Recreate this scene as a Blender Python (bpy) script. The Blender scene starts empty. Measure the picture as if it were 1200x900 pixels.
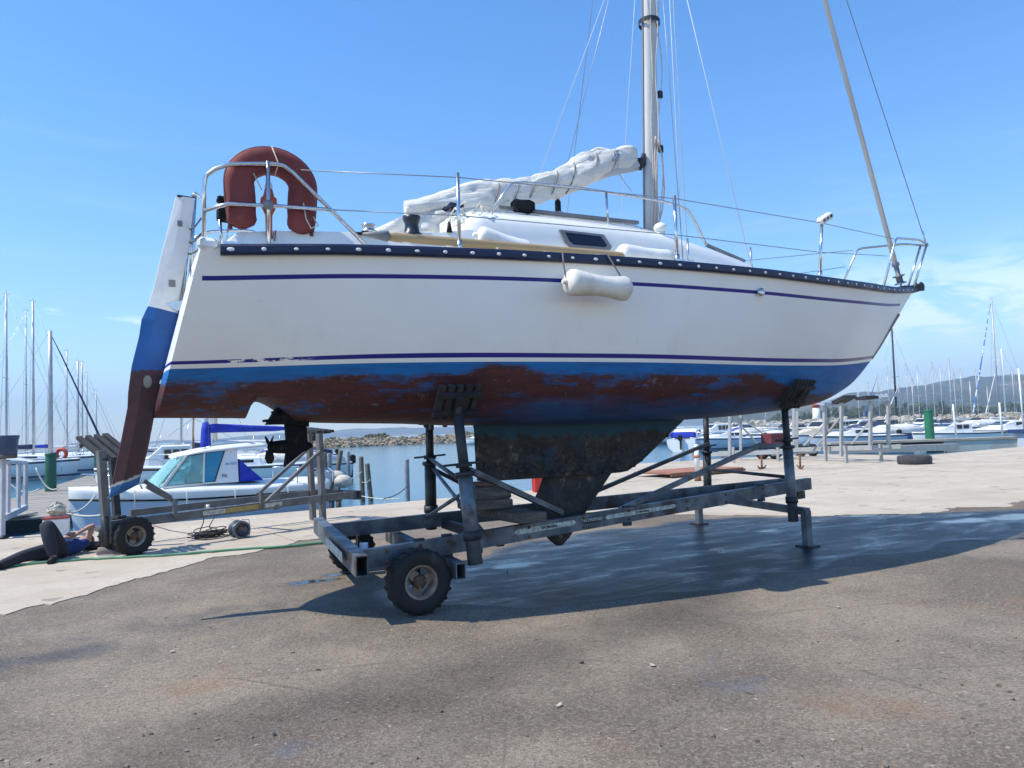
import bpy, math, random
from mathutils import Vector, Matrix, noise
RND = random.Random(11)
SC = bpy.context.scene
COL = SC.collection
PI = math.pi

# ------------------------------------------------------------------ camera, sky, sun, exposure
CF, CH, CHY, CROLL = 850.0, 1.5, 505.0, 0.033          # focal (px of a 1200 wide picture), eye height, horizon row, roll
_p = math.atan((CHY - 450) / CF)
_F = Vector((0, math.cos(_p), math.sin(_p)))
_R0 = Vector((1, 0, 0)); _U0 = _R0.cross(_F)
CR = math.cos(CROLL) * _R0 - math.sin(CROLL) * _U0
CU = CR.cross(_F)
CC = Vector((0, 0, CH))
cd = bpy.data.cameras.new('camera'); cam = bpy.data.objects.new('camera', cd); COL.objects.link(cam)
cam.matrix_world = Matrix(((CR.x, CU.x, -_F.x, CC.x), (CR.y, CU.y, -_F.y, CC.y), (CR.z, CU.z, -_F.z, CC.z), (0, 0, 0, 1)))
cd.sensor_width = 36.0; cd.lens = 36.0 * CF / 1200.0
cd.clip_start = 0.05; cd.clip_end = 20000
SC.camera = cam

def ray(x, y): return _F + CR * ((x - 600) / CF) + CU * ((450 - y) / CF)
def G(x, y, z=0.0):                                     # the point of height z seen at a place of the photograph
    d = ray(x, y); return CC + d * ((z - CH) / d.z)
def W(x, y, Y):                                         # the point at distance Y seen at a place of the photograph
    d = ray(x, y); return CC + d * (Y / d.y)

TH = math.radians(26)                                   # heading of the boat on its cradle
BU = Vector((math.cos(TH), math.sin(TH), 0)); BV = Vector((math.sin(TH), -math.cos(TH), 0))
B0 = Vector((-1.2, 7.1, 0))
def L(a, b, z): return Vector((a, -b, z))               # boat frame (a forward, b to starboard) as local coordinates
def BW(a, b, z): return B0 + BU * a + BV * b + Vector((0, 0, z))

LD = (BU * 0.66 + BV * 0.12 + Vector((0, 0, -1))).normalized()   # where the sunlight goes
sd = bpy.data.lights.new('sun', 'SUN'); sun = bpy.data.objects.new('sun', sd); COL.objects.link(sun)
sd.energy = 3.5; sd.angle = math.radians(0.53); sd.color = (1.0, 0.945, 0.83)
sun.rotation_euler = LD.to_track_quat('-Z', 'Y').to_euler(); sun.location = (-8, -4, 14)
ELEV = math.asin(-LD.z); AZ = math.atan2(-LD.x, -LD.y)

wd = bpy.data.worlds.new("World"); SC.world = wd; wd.use_nodes = True
SC.view_settings.view_transform = 'Standard'; SC.view_settings.look = 'None'
SC.view_settings.gamma = 1.0; SC.view_settings.exposure = 0.82

# ------------------------------------------------------------------ node helpers
class NT:
    def __init__(s, tree): s.t = tree; s.n = tree.nodes; s.l = tree.links
    def node(s, typ, **kw):
        n = s.n.new(typ)
        for k, v in kw.items(): setattr(n, k, v)
        return n
    def put(s, sock, v):
        if hasattr(v, 'is_output'): s.l.new(v, sock)
        elif isinstance(v, (tuple, list)) and len(v) == 3 and sock.type == 'RGBA': sock.default_value = (*v, 1)
        else: sock.default_value = v
    def m(s, op, a, b=0.0, c=0.0, clamp=False):
        n = s.node('ShaderNodeMath', operation=op, use_clamp=clamp)
        s.put(n.inputs[0], a); s.put(n.inputs[1], b); s.put(n.inputs[2], c); return n.outputs[0]
    def ss(s, x, lo, hi):                               # smooth step
        n = s.node('ShaderNodeMapRange', interpolation_type='SMOOTHSTEP')
        s.put(n.inputs['Value'], x); s.put(n.inputs['From Min'], lo); s.put(n.inputs['From Max'], hi)
        return n.outputs[0]
    def lin(s, x, lo, hi, a, b):
        n = s.node('ShaderNodeMapRange'); s.put(n.inputs['Value'], x)
        for k, v in (('From Min', lo), ('From Max', hi), ('To Min', a), ('To Max', b)): s.put(n.inputs[k], v)
        return n.outputs[0]
    def mix(s, f, a, b, blend='MIX'):
        n = s.node('ShaderNodeMix', data_type='RGBA', blend_type=blend)
        s.put(n.inputs[0], f); s.put(n.inputs[6], a); s.put(n.inputs[7], b); return n.outputs[2]
    def noise(s, vec, scale, detail=4, rough=.55, dist=0.0):
        n = s.node('ShaderNodeTexNoise'); s.put(n.inputs['Vector'], vec)
        for k, v in (('Scale', scale), ('Detail', detail), ('Roughness', rough), ('Distortion', dist)): s.put(n.inputs[k], v)
        return n.outputs[0]
    def voro(s, vec, scale, feature='F1'):
        n = s.node('ShaderNodeTexVoronoi', feature=feature); s.put(n.inputs['Vector'], vec); s.put(n.inputs['Scale'], scale); return n
    def mapv(s, vec, sc=(1, 1, 1), rot=(0, 0, 0)):
        n = s.node('ShaderNodeMapping'); s.put(n.inputs['Vector'], vec); n.inputs['Scale'].default_value = sc; n.inputs['Rotation'].default_value = rot; return n.outputs[0]
    def attr(s, name):
        n = s.node('ShaderNodeAttribute', attribute_name=name); return n.outputs['Fac']
    def sep(s, v):
        n = s.node('ShaderNodeSeparateXYZ'); s.put(n.inputs[0], v); return n.outputs
    def bump(s, h, strength=.3, dist=.01):
        n = s.node('ShaderNodeBump'); s.put(n.inputs['Height'], h); s.put(n.inputs['Strength'], strength); s.put(n.inputs['Distance'], dist); return n.outputs[0]

def new_mat(name):
    m = bpy.data.materials.new(name); m.use_nodes = True; t = NT(m.node_tree)
    b = [n for n in t.n if n.type == 'BSDF_PRINCIPLED'][0]
    return m, t, b

def M(name, col, col2=None, scale=6.0, lo=.35, hi=.7, rough=.5, metal=0.0, bump=0.0, bscale=40.0, dirt=None, dlo=.58, dhi=.75, dscale=2.5, stretch=None, trans=0.0, ior=1.45, rvar=.12, coat=0.0):
    """plain procedural surface: two colours blended by noise, patches of dirt, fine relief, uneven gloss"""
    m, t, b = new_mat(name)
    tc = t.node('ShaderNodeTexCoord').outputs['Object']
    oi = t.node('ShaderNodeObjectInfo').outputs['Random']
    off = t.node('ShaderNodeVectorMath', operation='ADD'); t.put(off.inputs[0], tc)
    cx = t.node('ShaderNodeCombineXYZ')
    for i in range(3): t.put(cx.inputs[i], t.m('MULTIPLY', oi, 37.0))
    t.put(off.inputs[1], cx.outputs[0]); v = off.outputs[0]
    vs = t.mapv(v, stretch) if stretch else v
    n1 = t.noise(vs, scale, 5)
    c = t.mix(t.ss(n1, lo, hi), col, col2 if col2 else tuple(x * .86 for x in col))
    if dirt:
        c = t.mix(t.ss(t.noise(vs, dscale, 7, .65), dlo, dhi), c, dirt)
    t.put(b.inputs['Base Color'], c)
    t.put(b.inputs['Roughness'], t.lin(n1, .3, .7, max(.03, rough - rvar), min(1, rough + rvar)))
    b.inputs['Metallic'].default_value = metal
    b.inputs['IOR'].default_value = ior
    b.inputs['Transmission Weight'].default_value = trans
    b.inputs['Coat Weight'].default_value = coat
    if bump: t.put(b.inputs['Normal'], t.bump(t.noise(v, bscale, 4), bump, .01))
    return m

# ------------------------------------------------------------------ sky: clear Nishita sky with a bank of soft low cloud to the right
w = NT(wd.node_tree); bg = [n for n in w.n if n.type == 'BACKGROUND'][0]
sky = w.node('ShaderNodeTexSky', sky_type='NISHITA', sun_disc=False)
sky.sun_elevation = ELEV; sky.sun_rotation = AZ; sky.altitude = 0; sky.air_density = 1.0; sky.dust_density = 0.15; sky.ozone_density = 3.0
tcw = w.node('ShaderNodeTexCoord').outputs['Generated']
sx, sy, sz = w.sep(tcw)
el = w.m('ARCSINE', sz)
cv = w.mapv(tcw, (7, 7, 20))
cn = w.noise(cv, 1.5, 8, .62, .4)
big = w.noise(w.mapv(tcw, (1.6, 1.6, 3)), 1.1, 2)
side = w.ss(sx, .36, .54)
dens = w.m('ADD', cn, w.m('MULTIPLY', w.m('SUBTRACT', big, .5), .5))
dens = w.m('ADD', dens, w.m('MULTIPLY', w.m('SUBTRACT', side, 1.0), .16))
band = w.m('MULTIPLY', w.ss(el, .03, .075), w.m('SUBTRACT', 1.0, w.ss(el, .13, .22)))
cm = w.m('MULTIPLY', w.ss(dens, .40, .56), band)
# thin high streaks
ci = w.ss(w.noise(w.mapv(tcw, (2.2, 2.2, 22), (0, .25, .3)), 1.7, 6, .6, .6), .50, .82)
ci = w.m('MULTIPLY', w.m('MULTIPLY', ci, w.ss(el, .05, .16)), w.m('SUBTRACT', 1.0, w.ss(el, .28, .5)))
cm2 = w.m('ADD', w.m('MULTIPLY', cm, .62), w.m('MULTIPLY', ci, .07), clamp=True)
hs = w.node('ShaderNodeHueSaturation'); w.put(hs.inputs['Color'], sky.outputs[0])
hs.inputs['Hue'].default_value = 0.503; hs.inputs['Saturation'].default_value = 1.3; hs.inputs['Value'].default_value = 1.0
skycol = w.mix(cm2, hs.outputs[0], (5.9, 6.5, 7.6))
w.put(bg.inputs['Color'], skycol); bg.inputs['Strength'].default_value = 0.15

# ------------------------------------------------------------------ mesh builder
class MB:
    """collects shapes and links them as ONE mesh object; o is the origin that is taken off every point"""
    def __init__(s, o=(0, 0, 0)): s.v = []; s.f = []; s.s = []; s.o = Vector(o)
    def add(s, vs, fs, sm=False):
        n = len(s.v); s.v += [tuple(Vector(p) - s.o) for p in vs]
        s.f += [tuple(i + n for i in f) for f in fs]; s.s += [sm] * len(fs); return s
    def hexa(s, lo, hi, sm=False):                      # two quads of corners
        return s.add(list(lo) + list(hi), [(3, 2, 1, 0), (4, 5, 6, 7), (0, 1, 5, 4), (1, 2, 6, 5), (2, 3, 7, 6), (3, 0, 4, 7)], sm)
    def box(s, c, size, rz=0.0, tilt=None, taper=1.0):
        hx, hy, hz = (d / 2 for d in size); r = Matrix.Rotation(rz, 3, 'Z')
        if tilt is not None: r = r @ tilt
        c = Vector(c); P = lambda x, y, z: c + r @ Vector((x, y, z))
        return s.hexa([P(-hx, -hy, -hz), P(hx, -hy, -hz), P(hx, hy, -hz), P(-hx, hy, -hz)],
                      [P(-hx * taper, -hy * taper, hz), P(hx * taper, -hy * taper, hz), P(hx * taper, hy * taper, hz), P(-hx * taper, hy * taper, hz)])
    def rbox(s, c, size, bev=.01, rz=0.0, tilt=None):   # box with bevelled edges
        hx, hy, hz = (d / 2 for d in size); r = Matrix.Rotation(rz, 3, 'Z')
        if tilt is not None: r = r @ tilt
        c = Vector(c); rings = []
        for zz, k in ((-hz, 1), (-hz + bev, 0), (hz - bev, 0), (hz, 1)):
            q = bev * k; ring = []
            for (x, y) in ((-1, -1), (1, -1), (1, 1), (-1, 1)):
                X = hx - q; Y = hy - q; e = bev * .7
                a = Vector((x * X, y * (Y - e), zz)); b2 = Vector((x * (X - e), y * Y, zz))
                ring += [a, b2] if x * y < 0 else [b2, a]
            rings.append([c + r @ p for p in ring])
        return s.loft(rings, closed=True, caps=True)
    def bar(s, p, q, wd_, ht, up=(0, 0, 1), off=0.0):   # rectangular bar from p to q
        p, q = Vector(p), Vector(q); d = (q - p).normalized(); u = Vector(up)
        sd_ = d.cross(u)
        if sd_.length < 1e-5: sd_ = d.cross(Vector((1, 0, 0)))
        sd_.normalize(); u = sd_.cross(d).normalized(); a = sd_ * wd_ / 2; b = u * ht / 2; o = u * off
        return s.hexa([p - a - b + o, p + a - b + o, p + a + b + o, p - a + b + o], [q - a - b + o, q + a - b + o, q + a + b + o, q - a + b + o])
    def boxtube(s, p, q, wd_, ht, th=.008):             # hollow rectangular tube, open at both ends
        p, q = Vector(p), Vector(q); d = (q - p).normalized(); sd_ = d.cross(Vector((0, 0, 1))).normalized(); u = sd_.cross(d)
        a, b = wd_ / 2, ht / 2
        for (cx, cz, sx_, sz_) in ((0, b - th / 2, wd_, th), (0, -b + th / 2, wd_, th), (a - th / 2, 0, th, ht - 2 * th), (-a + th / 2, 0, th, ht - 2 * th)):
            o = sd_ * cx + u * cz; s.bar(p + o, q + o, sx_, sz_)
        return s
    def loft(s, rings, closed=True, caps=False, sm=False, flip=False):
        n = len(rings[0]); vs = [p for r in rings for p in r]; fs = []
        for i in range(len(rings) - 1):
            for j in range(n if closed else n - 1):
                k = (j + 1) % n; f = (i * n + j, i * n + k, (i + 1) * n + k, (i + 1) * n + j)
                fs.append(f[::-1] if flip else f)
        s.add(vs, fs, sm)
        if caps:
            m = len(s.v) - len(vs); s.f.append(tuple(range(m + n - 1, m - 1, -1))); s.f.append(tuple(range(m + len(vs) - n, m + len(vs)))); s.s += [False, False]
        return s
    def tube(s, path, r, n=8, caps=True, sm=True, squash=1.0):
        P = [Vector(p) for p in path]; rs = r if isinstance(r, (list, tuple)) else [r] * len(P); rings = []; u = None
        for i, p in enumerate(P):
            t = (P[min(i + 1, len(P) - 1)] - P[max(i - 1, 0)]).normalized()
            if u is None: u = t.orthogonal().normalized() if abs(t.z) > .9 else t.cross(Vector((0, 0, 1))).normalized()
            u = (u - t * u.dot(t)).normalized(); v = t.cross(u)
            rings.append([p + (u * math.cos(2 * PI * k / n) + v * math.sin(2 * PI * k / n) * squash) * rs[i] for k in range(n)])
        return s.loft(rings, True, caps, sm)
    def lathe(s, prof, c, ax, n=20, sm=True, caps=False):   # profile of (radius, height along the axis)
        c = Vector(c); ax = Vector(ax).normalized(); u = ax.orthogonal().normalized(); v = ax.cross(u)
        rings = [[c + ax * h + (u * math.cos(2 * PI * k / n) + v * math.sin(2 * PI * k / n)) * max(r, 1e-4) for k in range(n)] for r, h in prof]
        return s.loft(rings, True, caps, sm)
    def ball(s, c, r, n=12, m=8):
        r = Vector(r) if not isinstance(r, (int, float)) else Vector((r, r, r)); c = Vector(c)
        rings = [[c + Vector((r.x * math.sin(t) * math.cos(2 * PI * k / n), r.y * math.sin(t) * math.sin(2 * PI * k / n), r.z * math.cos(t))) for k in range(n)]
                 for t in [PI * min(max(i / m, .001), .999) for i in range(m + 1)]]
        return s.loft(rings, True, False, True, True)
    def prism(s, poly, f, t0, t1, sm=False):            # outline (x, y) carried from t0 to t1 by f(x, y, t)
        n = len(poly); s.add([f(x, y, t0) for x, y in poly] + [f(x, y, t1) for x, y in poly],
              [tuple(range(n - 1, -1, -1)), tuple(range(n, 2 * n))] + [(i, (i + 1) % n, n + (i + 1) % n, n + i) for i in range(n)], sm); return s
    def mesh(s, name):
        me = bpy.data.meshes.new(name); me.from_pydata(s.v, [], s.f); me.polygons.foreach_set('use_smooth', s.s); me.update()
        return me
    def build(s, name, m, parent=None, kind=None, label=None, fix=True):
        me = s.mesh(name); 
        if fix:
            import bmesh
            b = bmesh.new(); b.from_mesh(me); bmesh.ops.recalc_face_normals(b, faces=b.faces[:]); b.to_mesh(me); b.free()
        me.materials.append(m); o = bpy.data.objects.new(name, me); COL.objects.link(o)
        if parent: o.parent = parent
        if kind: o['kind'] = kind
        if label: o['label'] = label
        return o

def again(o, name, parent, loc=(0, 0, 0), rot=None):    # another object with the same mesh
    c = bpy.data.objects.new(name, o.data); COL.objects.link(c); c.parent = parent; c.location = loc
    if rot: c.rotation_euler = rot
    return c

def thing(name, label, cat, loc=(0, 0, 0), rz=0.0, group=None):
    o = bpy.data.objects.new(name, None); COL.objects.link(o); o.empty_display_size = .2
    o.location = loc; o.rotation_euler = (0, 0, rz); o['label'] = label; o['category'] = cat
    if group: o['group'] = group
    return o
def tag(o, label, cat, group=None):
    o['label'] = label; o['category'] = cat
    if group: o['group'] = group
    return o
def copy_tree(o, parent=None):
    c = o.copy(); COL.objects.link(c)
    if parent: c.parent = parent
    for ch in list(o.children): copy_tree(ch, c)
    return c
def words_on(text, size, mtl, parent, loc, rot, name='lettering', depth=.002, align='CENTER'):
    cu = bpy.data.curves.new(name, 'FONT'); cu.body = text; cu.size = size; cu.extrude = depth; cu.align_x = align; cu.align_y = 'CENTER'
    cu.materials.append(mtl); o = bpy.data.objects.new(name, cu); COL.objects.link(o); o.parent = parent; o.location = loc; o.rotation_euler = rot
    return o

def interp(tab, x):                                     # smooth curve through a table
    if x <= tab[0][0]: return tab[0][1]
    if x >= tab[-1][0]: return tab[-1][1]
    n = len(tab)
    i = max(k for k in range(n - 1) if tab[k][0] <= x)
    (x0, y0), (x1, y1) = tab[i], tab[i + 1]; h = x1 - x0
    sl = lambda k: (tab[k + 1][1] - tab[k][1]) / (tab[k + 1][0] - tab[k][0])
    def tan(k):
        if k == 0: return sl(0)
        if k == n - 1: return sl(n - 2)
        a, b = sl(k - 1), sl(k)
        return 0 if a * b <= 0 else 2 * a * b / (a + b)
    t = (x - x0) / h; m0, m1 = tan(i) * h, tan(i + 1) * h
    return (2*t**3 - 3*t*t + 1) * y0 + (t**3 - 2*t*t + t) * m0 + (-2*t**3 + 3*t*t) * y1 + (t**3 - t*t) * m1
def nz(x, y, z=0.0): return noise.noise(Vector((x, y, z)))
def fbm(x, y, z=0.0, o=5): return noise.fractal(Vector((x, y, z)), 1.0, 2.0, o)
def sstep(x, a, b):
    t = min(1, max(0, (x - a) / (b - a))); return t * t * (3 - 2 * t)
# ------------------------------------------------------------------ the setting: yard, apron, quay wall, sea, hills
QP = Vector((-6.7, 13.5, 0)); QD = Vector((.832, .555, 0)).normalized(); QN = Vector((QD.y, -QD.x, 0))
def Q(p, q, z=0.0): return QP + QD * p + QN * q + Vector((0, 0, z))
def boat_ab(P): d = P - B0; return d.dot(BU), d.dot(BV)
def seg_dist(P, pts):
    best = 1e9
    for a, b in zip(pts, pts[1:]):
        ab = b - a; t = max(0, min(1, (P - a).dot(ab) / ab.length_squared)); best = min(best, (P - a - ab * t).length)
    return best
WUP = [(-3, .2), (-.6, -.1), (.4, -.3), (1.36, -1.1), (2.4, -1.9), (3.7, -2.25), (5.3, -2.25), (7.8, -1.2), (10.1, 0), (13, 1.2)]
WLO = [(-3, .25), (-.6, .6), (.3, 1.05), (1.2, 1.5), (2.4, 1.5), (4.5, 1.42), (7.8, 1.35), (10, 1.1), (13, 1.3)]  # near edge of the wet patch, drawn along the hull's shadow edge
TRAIL = [G(480, 688), G(330, 708), G(190, 735), G(90, 752), G(-40, 785)]
TRAIL2 = [G(90, 765), G(-60, 790)]
STREAK = [G(180, 880), G(420, 822), G(600, 780), G(720, 745), G(830, 705)]
STREAK2 = [G(700, 840), G(860, 800), G(1080, 790)]
PUD = [(G(372, 681), .12), (G(402, 673), .14), (G(1010, 603), .22), (G(1130, 611), .26), (G(1190, 606), .3), (G(900, 622), .12), (G(610, 662), .16)]
def ground_marks(P):
    a, b = boat_ab(P)
    up, lo = interp(WUP, a), interp(WLO, a)
    n = fbm(P.x * .9, P.y * .9, 3.1) * .28
    e = min(b - up, lo - b) + n
    wet = sstep(e, -.10, .18) * sstep(a, -.8, .3)
    d = seg_dist(P, TRAIL) + fbm(P.x * .7, P.y * .7, 9) * .35
    wet = max(wet, .30 * (1 - sstep(d, .0, .6)))
    d = seg_dist(P, TRAIL2) + fbm(P.x * 1.2, P.y * 1.2, 19) * .25
    wet = max(wet, .45 * (1 - sstep(d, .02, .34)))
    damp = sstep(a, 4.5, 7.5) * (1 - sstep(abs(b - 1.9), .3, 1.3)); wet = max(wet, .38 * damp * (0.6 + fbm(P.x * .8, P.y * .8, 5)))
    pud = 0.0
    for c, r in PUD:
        dd = Vector((P.x - c.x, P.y - c.y, 0)); k = math.hypot(dd.dot(BU) / 2.2, dd.dot(BV)) / r + fbm(P.x * 2.3, P.y * 2.3, 1) * .5
        pud = max(pud, 1 - sstep(k, .55, 1.05))
    st = .95 * (1 - sstep(seg_dist(P, STREAK) + fbm(P.x * .9, P.y * .9, 30) * .3, .08, .62))
    st = max(st, .5 * (1 - sstep(seg_dist(P, STREAK2) + fbm(P.x, P.y, 40) * .4, .0, .5)))
    st = max(st, sstep(fbm(P.x * .45, P.y * .45, 70), .12, .55) * .45)
    return max(0, wet), pud, st

m_yard, t, b = new_mat('asphalt')
tc = t.node('ShaderNodeTexCoord').outputs['Object']
wet = t.attr('wet'); pud = t.attr('puddle'); sta = t.attr('stain')
n_big = t.noise(tc, .55, 5, .6); n_mid = t.noise(tc, 3.2, 6, .65); n_f = t.noise(tc, 55, 3, .7)
vo = t.voro(tc, 85); vo2 = t.voro(tc, 34)
dry = t.mix(t.ss(n_big, .38, .62), (.140, .110, .081), (.240, .194, .143))
dry = t.mix(t.m('MULTIPLY', t.ss(n_mid, .45, .75), .55), dry, (.135, .118, .102))
agg = t.sep(vo.outputs['Color'])[0]
dry = t.mix(t.m('MULTIPLY', t.ss(agg, .55, 1.0), .38), dry, (.36, .31, .25))
dry = t.mix(t.m('MULTIPLY', t.ss(agg, .42, .08), .42), dry, (.055, .05, .047))
dry = t.mix(t.m('MULTIPLY', t.ss(n_f, .52, .75), .4), dry, (.085, .075, .066))
# pale chips, dark tar crumbs, rust and paint marks
chip = t.m('MULTIPLY', t.ss(t.sep(vo2.outputs['Color'])[1], .978, .992), t.ss(vo2.outputs['Distance'], .42, .3))
dry = t.mix(t.m('MULTIPLY', chip, .55), dry, (.45, .42, .36))
vo3 = t.voro(tc, 9.5); crumb = t.m('MULTIPLY', t.ss(t.sep(vo3.outputs['Color'])[2], .90, .93), t.ss(vo3.outputs['Distance'], .16, .1))
dry = t.mix(t.m('MULTIPLY', crumb, .5), dry, (.03, .028, .027))
rust = t.m('MULTIPLY', t.ss(t.noise(tc, .8, 5), .56, .74), .34); dry = t.mix(rust, dry, (.30, .155, .07))
blu = t.m('MULTIPLY', t.ss(t.noise(t.mapv(tc, (1, 1, 1), (0, 0, 1.2)), .62, 4), .635, .74), .45); dry = t.mix(blu, dry, (.07, .11, .19))
dry = t.mix(t.m('MULTIPLY', sta, .75), dry, t.mix(1.0, dry, (.52, .53, .55), 'MULTIPLY'))
# hair cracks
vc = t.voro(t.mapv(tc, (.55, .8, 1)), 1.0, 'DISTANCE_TO_EDGE'); 
crk = t.m('MULTIPLY', t.ss(t.m('ADD', vc.outputs['Distance'], t.m('MULTIPLY', n_mid, .02)), .0155, .011), t.ss(n_big, .45, .55))
dry = t.mix(t.m('MULTIPLY', crk, .4), dry, (.05, .045, .04))
wm = t.m('MULTIPLY', wet, t.ss(t.m('ADD', n_mid, t.m('MULTIPLY', wet, .62)), .44, .80), clamp=True)
wm = t.m('MAXIMUM', wm, pud)
wet_shade_col = t.mix(1.0, dry, (.085, .10, .135), 'MULTIPLY')  # wet darkening, with the hull's shade deepened and blued in the colour
strk = t.noise(t.mapv(t.mapv(tc, (1, 1, 1), (0, 0, -.454)), (.55, 1.6, 1)), 1.7, 8, .72, .3)
slick = t.m('MULTIPLY', wm, t.ss(t.m('ADD', strk, t.m('MULTIPLY', t.m('SUBTRACT', n_f, .5), .14)), .43, .74))
slick = t.m('MAXIMUM', slick, pud)
t.put(b.inputs['Base Color'], t.mix(wm, dry, wet_shade_col))
rg = t.lin(wm, 0, .6, .92, .40); rg = t.m('SUBTRACT', rg, t.m('MULTIPLY', slick, .24)); rg = t.m('SUBTRACT', rg, t.m('MULTIPLY', pud, .09)); t.put(b.inputs['Roughness'], rg)
b.inputs['IOR'].default_value = 1.4
t.put(b.inputs['Specular IOR Level'], t.m('ADD', t.lin(wm, 0, 1, .5, .22), t.m('MULTIPLY', slick, .30)))
hgt = t.m('ADD', t.m('MULTIPLY', vo.outputs['Distance'], .7), t.m('MULTIPLY', n_f, .8))
bn = t.node('ShaderNodeBump'); t.put(bn.inputs['Height'], hgt); bn.inputs['Distance'].default_value = .006
t.put(bn.inputs['Strength'], t.m('MULTIPLY', t.m('SUBTRACT', 1.0, t.m('MAXIMUM', t.m('MULTIPLY', slick, .7), t.m('MULTIPLY', pud, .96))), t.lin(wm, 0, 1, .75, .45))); t.put(b.inputs['Normal'], bn.outputs[0])

def axis(lo, hi, dlo, dhi, step, coarse):
    xs = []; x = lo
    while x < dlo: xs.append(x); x += coarse
    x = dlo
    while x < dhi: xs.append(x); x += step
    while x < hi: xs.append(x); x += coarse
    xs.append(hi); return xs
ps = axis(-80, 140, -7, 15, .10, 8); qs = axis(.05, 90, 2.2, 15.4, .10, 6)
vs = []; A1 = []; A2 = []; A3 = []
for q in qs:
    for p in ps:
        P = Q(p, q); P.z = 0.0; vs.append(tuple(P))
        if -8 < p < 16 and 2 < q < 16: x = ground_marks(P)
        else: x = (0, 0, 0)
        A1.append(x[0]); A2.append(x[1]); A3.append(x[2])
n = len(ps)
fs = [(j * n + i, (j + 1) * n + i, (j + 1) * n + i + 1, j * n + i + 1) for j in range(len(qs) - 1) for i in range(n - 1)]
me = bpy.data.meshes.new('yard'); me.from_pydata(vs, [], fs); me.update()
for nm, A in (('wet', A1), ('puddle', A2), ('stain', A3)):
    at = me.attributes.new(nm, 'FLOAT', 'POINT'); at.data.foreach_set('value', A)
me.materials.append(m_yard); yard = bpy.data.objects.new('asphalt_yard', me); COL.objects.link(yard); yard['kind'] = 'structure'
if me.polygons[0].normal.z < 0: me.flip_normals()

m_conc, t, b = new_mat('concrete')
tc = t.node('ShaderNodeTexCoord').outputs['Object']
n1 = t.noise(tc, .5, 6, .65); n2 = t.noise(t.mapv(tc, (1, 1, 1), (0, 0, -.588)), 2.4, 6, .65); n3 = t.noise(tc, 60, 3, .7)
st = t.noise(t.mapv(t.mapv(tc, (1, 1, 1), (0, 0, -.588)), (.35, 5, 1)), .8, 5, .6)
c = t.mix(t.ss(n1, .35, .68), (.415, .345, .260), (.55, .475, .375))
c = t.mix(t.m('MULTIPLY', t.ss(n2, .48, .72), .55), c, (.36, .30, .235))
c = t.mix(t.m('MULTIPLY', t.ss(st, .5, .72), .45), c, (.35, .28, .21))
c = t.mix(t.m('MULTIPLY', t.ss(n3, .5, .75), .35), c, (.30, .27, .23))
c = t.mix(t.m('MULTIPLY', t.ss(t.noise(tc, 1.3, 7, .7), .62, .72), .5), c, (.22, .19, .16))
c = t.mix(t.m('MULTIPLY', t.ss(t.sep(t.voro(tc, 7).outputs['Color'])[0], .985, .99), .5), c, (.1, .09, .08))
spk = t.noise(tc, 26, 5, .7)
c = t.mix(t.m('MULTIPLY', t.m('MULTIPLY', t.ss(n1, .46, .60), t.ss(spk, .50, .62)), .55), c, (.20, .165, .125))
t.put(b.inputs['Base Color'], c); b.inputs['Roughness'].default_value = .9
t.put(b.inputs['Normal'], t.bump(t.m('ADD', n3, t.m('MULTIPLY', n2, 2)), .6, .008))

apron = thing('concrete_apron', 'pale concrete apron of slabs along the quay edge', 'apron'); del apron['category']; del apron['label']; apron['kind'] = 'structure'
EDGE = [(-30, 12), (-12, 9.2), (-4, 7.4), (-2.1, 6.8), (-.7, 5.6), (.5, 4.85), (1.9, 4.0), (3.3, 3.5), (5, 3.45), (6.3, 4.4), (7.2, 6.2), (8.2, 7.7), (9.7, 8.7), (12, 9.4), (30, 12.5), (90, 14)]
def slab(p0, p1, q0, q1f, top):
    k = max(1, int((p1 - p0) / .05)) if callable(q1f) else 1
    xs = [p0 + (p1 - p0) * i / k for i in range(k + 1)]
    m = MB(); q1 = (lambda p: q1f(p) + fbm(p * 1.1, 2.2) * .35 + fbm(p * 4, 8.2) * .16 + nz(p * 17, 3.3) * .05) if callable(q1f) else (lambda p: q1f)
    a = [Q(p, q0) for p in xs]; c_ = [Q(p, q1(p)) for p in xs]
    up = lambda P, z: Vector((P.x, P.y, z))
    rings = [[up(A, -.03), up(C, -.03), up(C, top), up(A, top)] for A, C in zip(a, c_)]
    m.loft(rings, True, True); return m.build('concrete_slab', m_conc, apron)
gap = .012
cuts = [-30, -18, -12, -7.5, -3.1, 1.3, 5.7, 10.1, 14.5, 19, 25, 32, 42, 60, 90]
for i, (p0, p1) in enumerate(zip(cuts, cuts[1:])):
    tz = lambda: .006 + RND.random() * .005
    slab(p0 + gap, p1 - gap, .03, 1.45 - gap, tz())
    slab(p0 + gap, p1 - gap, 1.45 + gap, 2.85 - gap, tz())
    slab(p0 + gap, p1 - gap, 2.85 + gap, lambda p: interp(EDGE, p), tz())

hd_pts = [Q(8.6, .0), Vector((4.7, 29.5, 0)), Vector((13.4, 33.0, 0)), Q(27.5, .0)]
q = MB(); up = [Vector((p.x, p.y, .010)) for p in hd_pts]; q.loft([[Vector((p.x, p.y, -2.6)) for p in hd_pts], up], True, True); q.build('concrete_slab', m_conc, apron)
m_wall = M('quay_concrete', (.27, .25, .22), (.17, .16, .14), 3, dirt=(.05, .055, .045), dlo=.5, rough=.9, bump=.5)
mw = MB(); mw.bar(Q(-60, .12, -1.51), Q(140, .12, -1.51), .24, 3.0); qw = mw.build('quay_wall', m_wall); qw['kind'] = 'structure'

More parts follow.
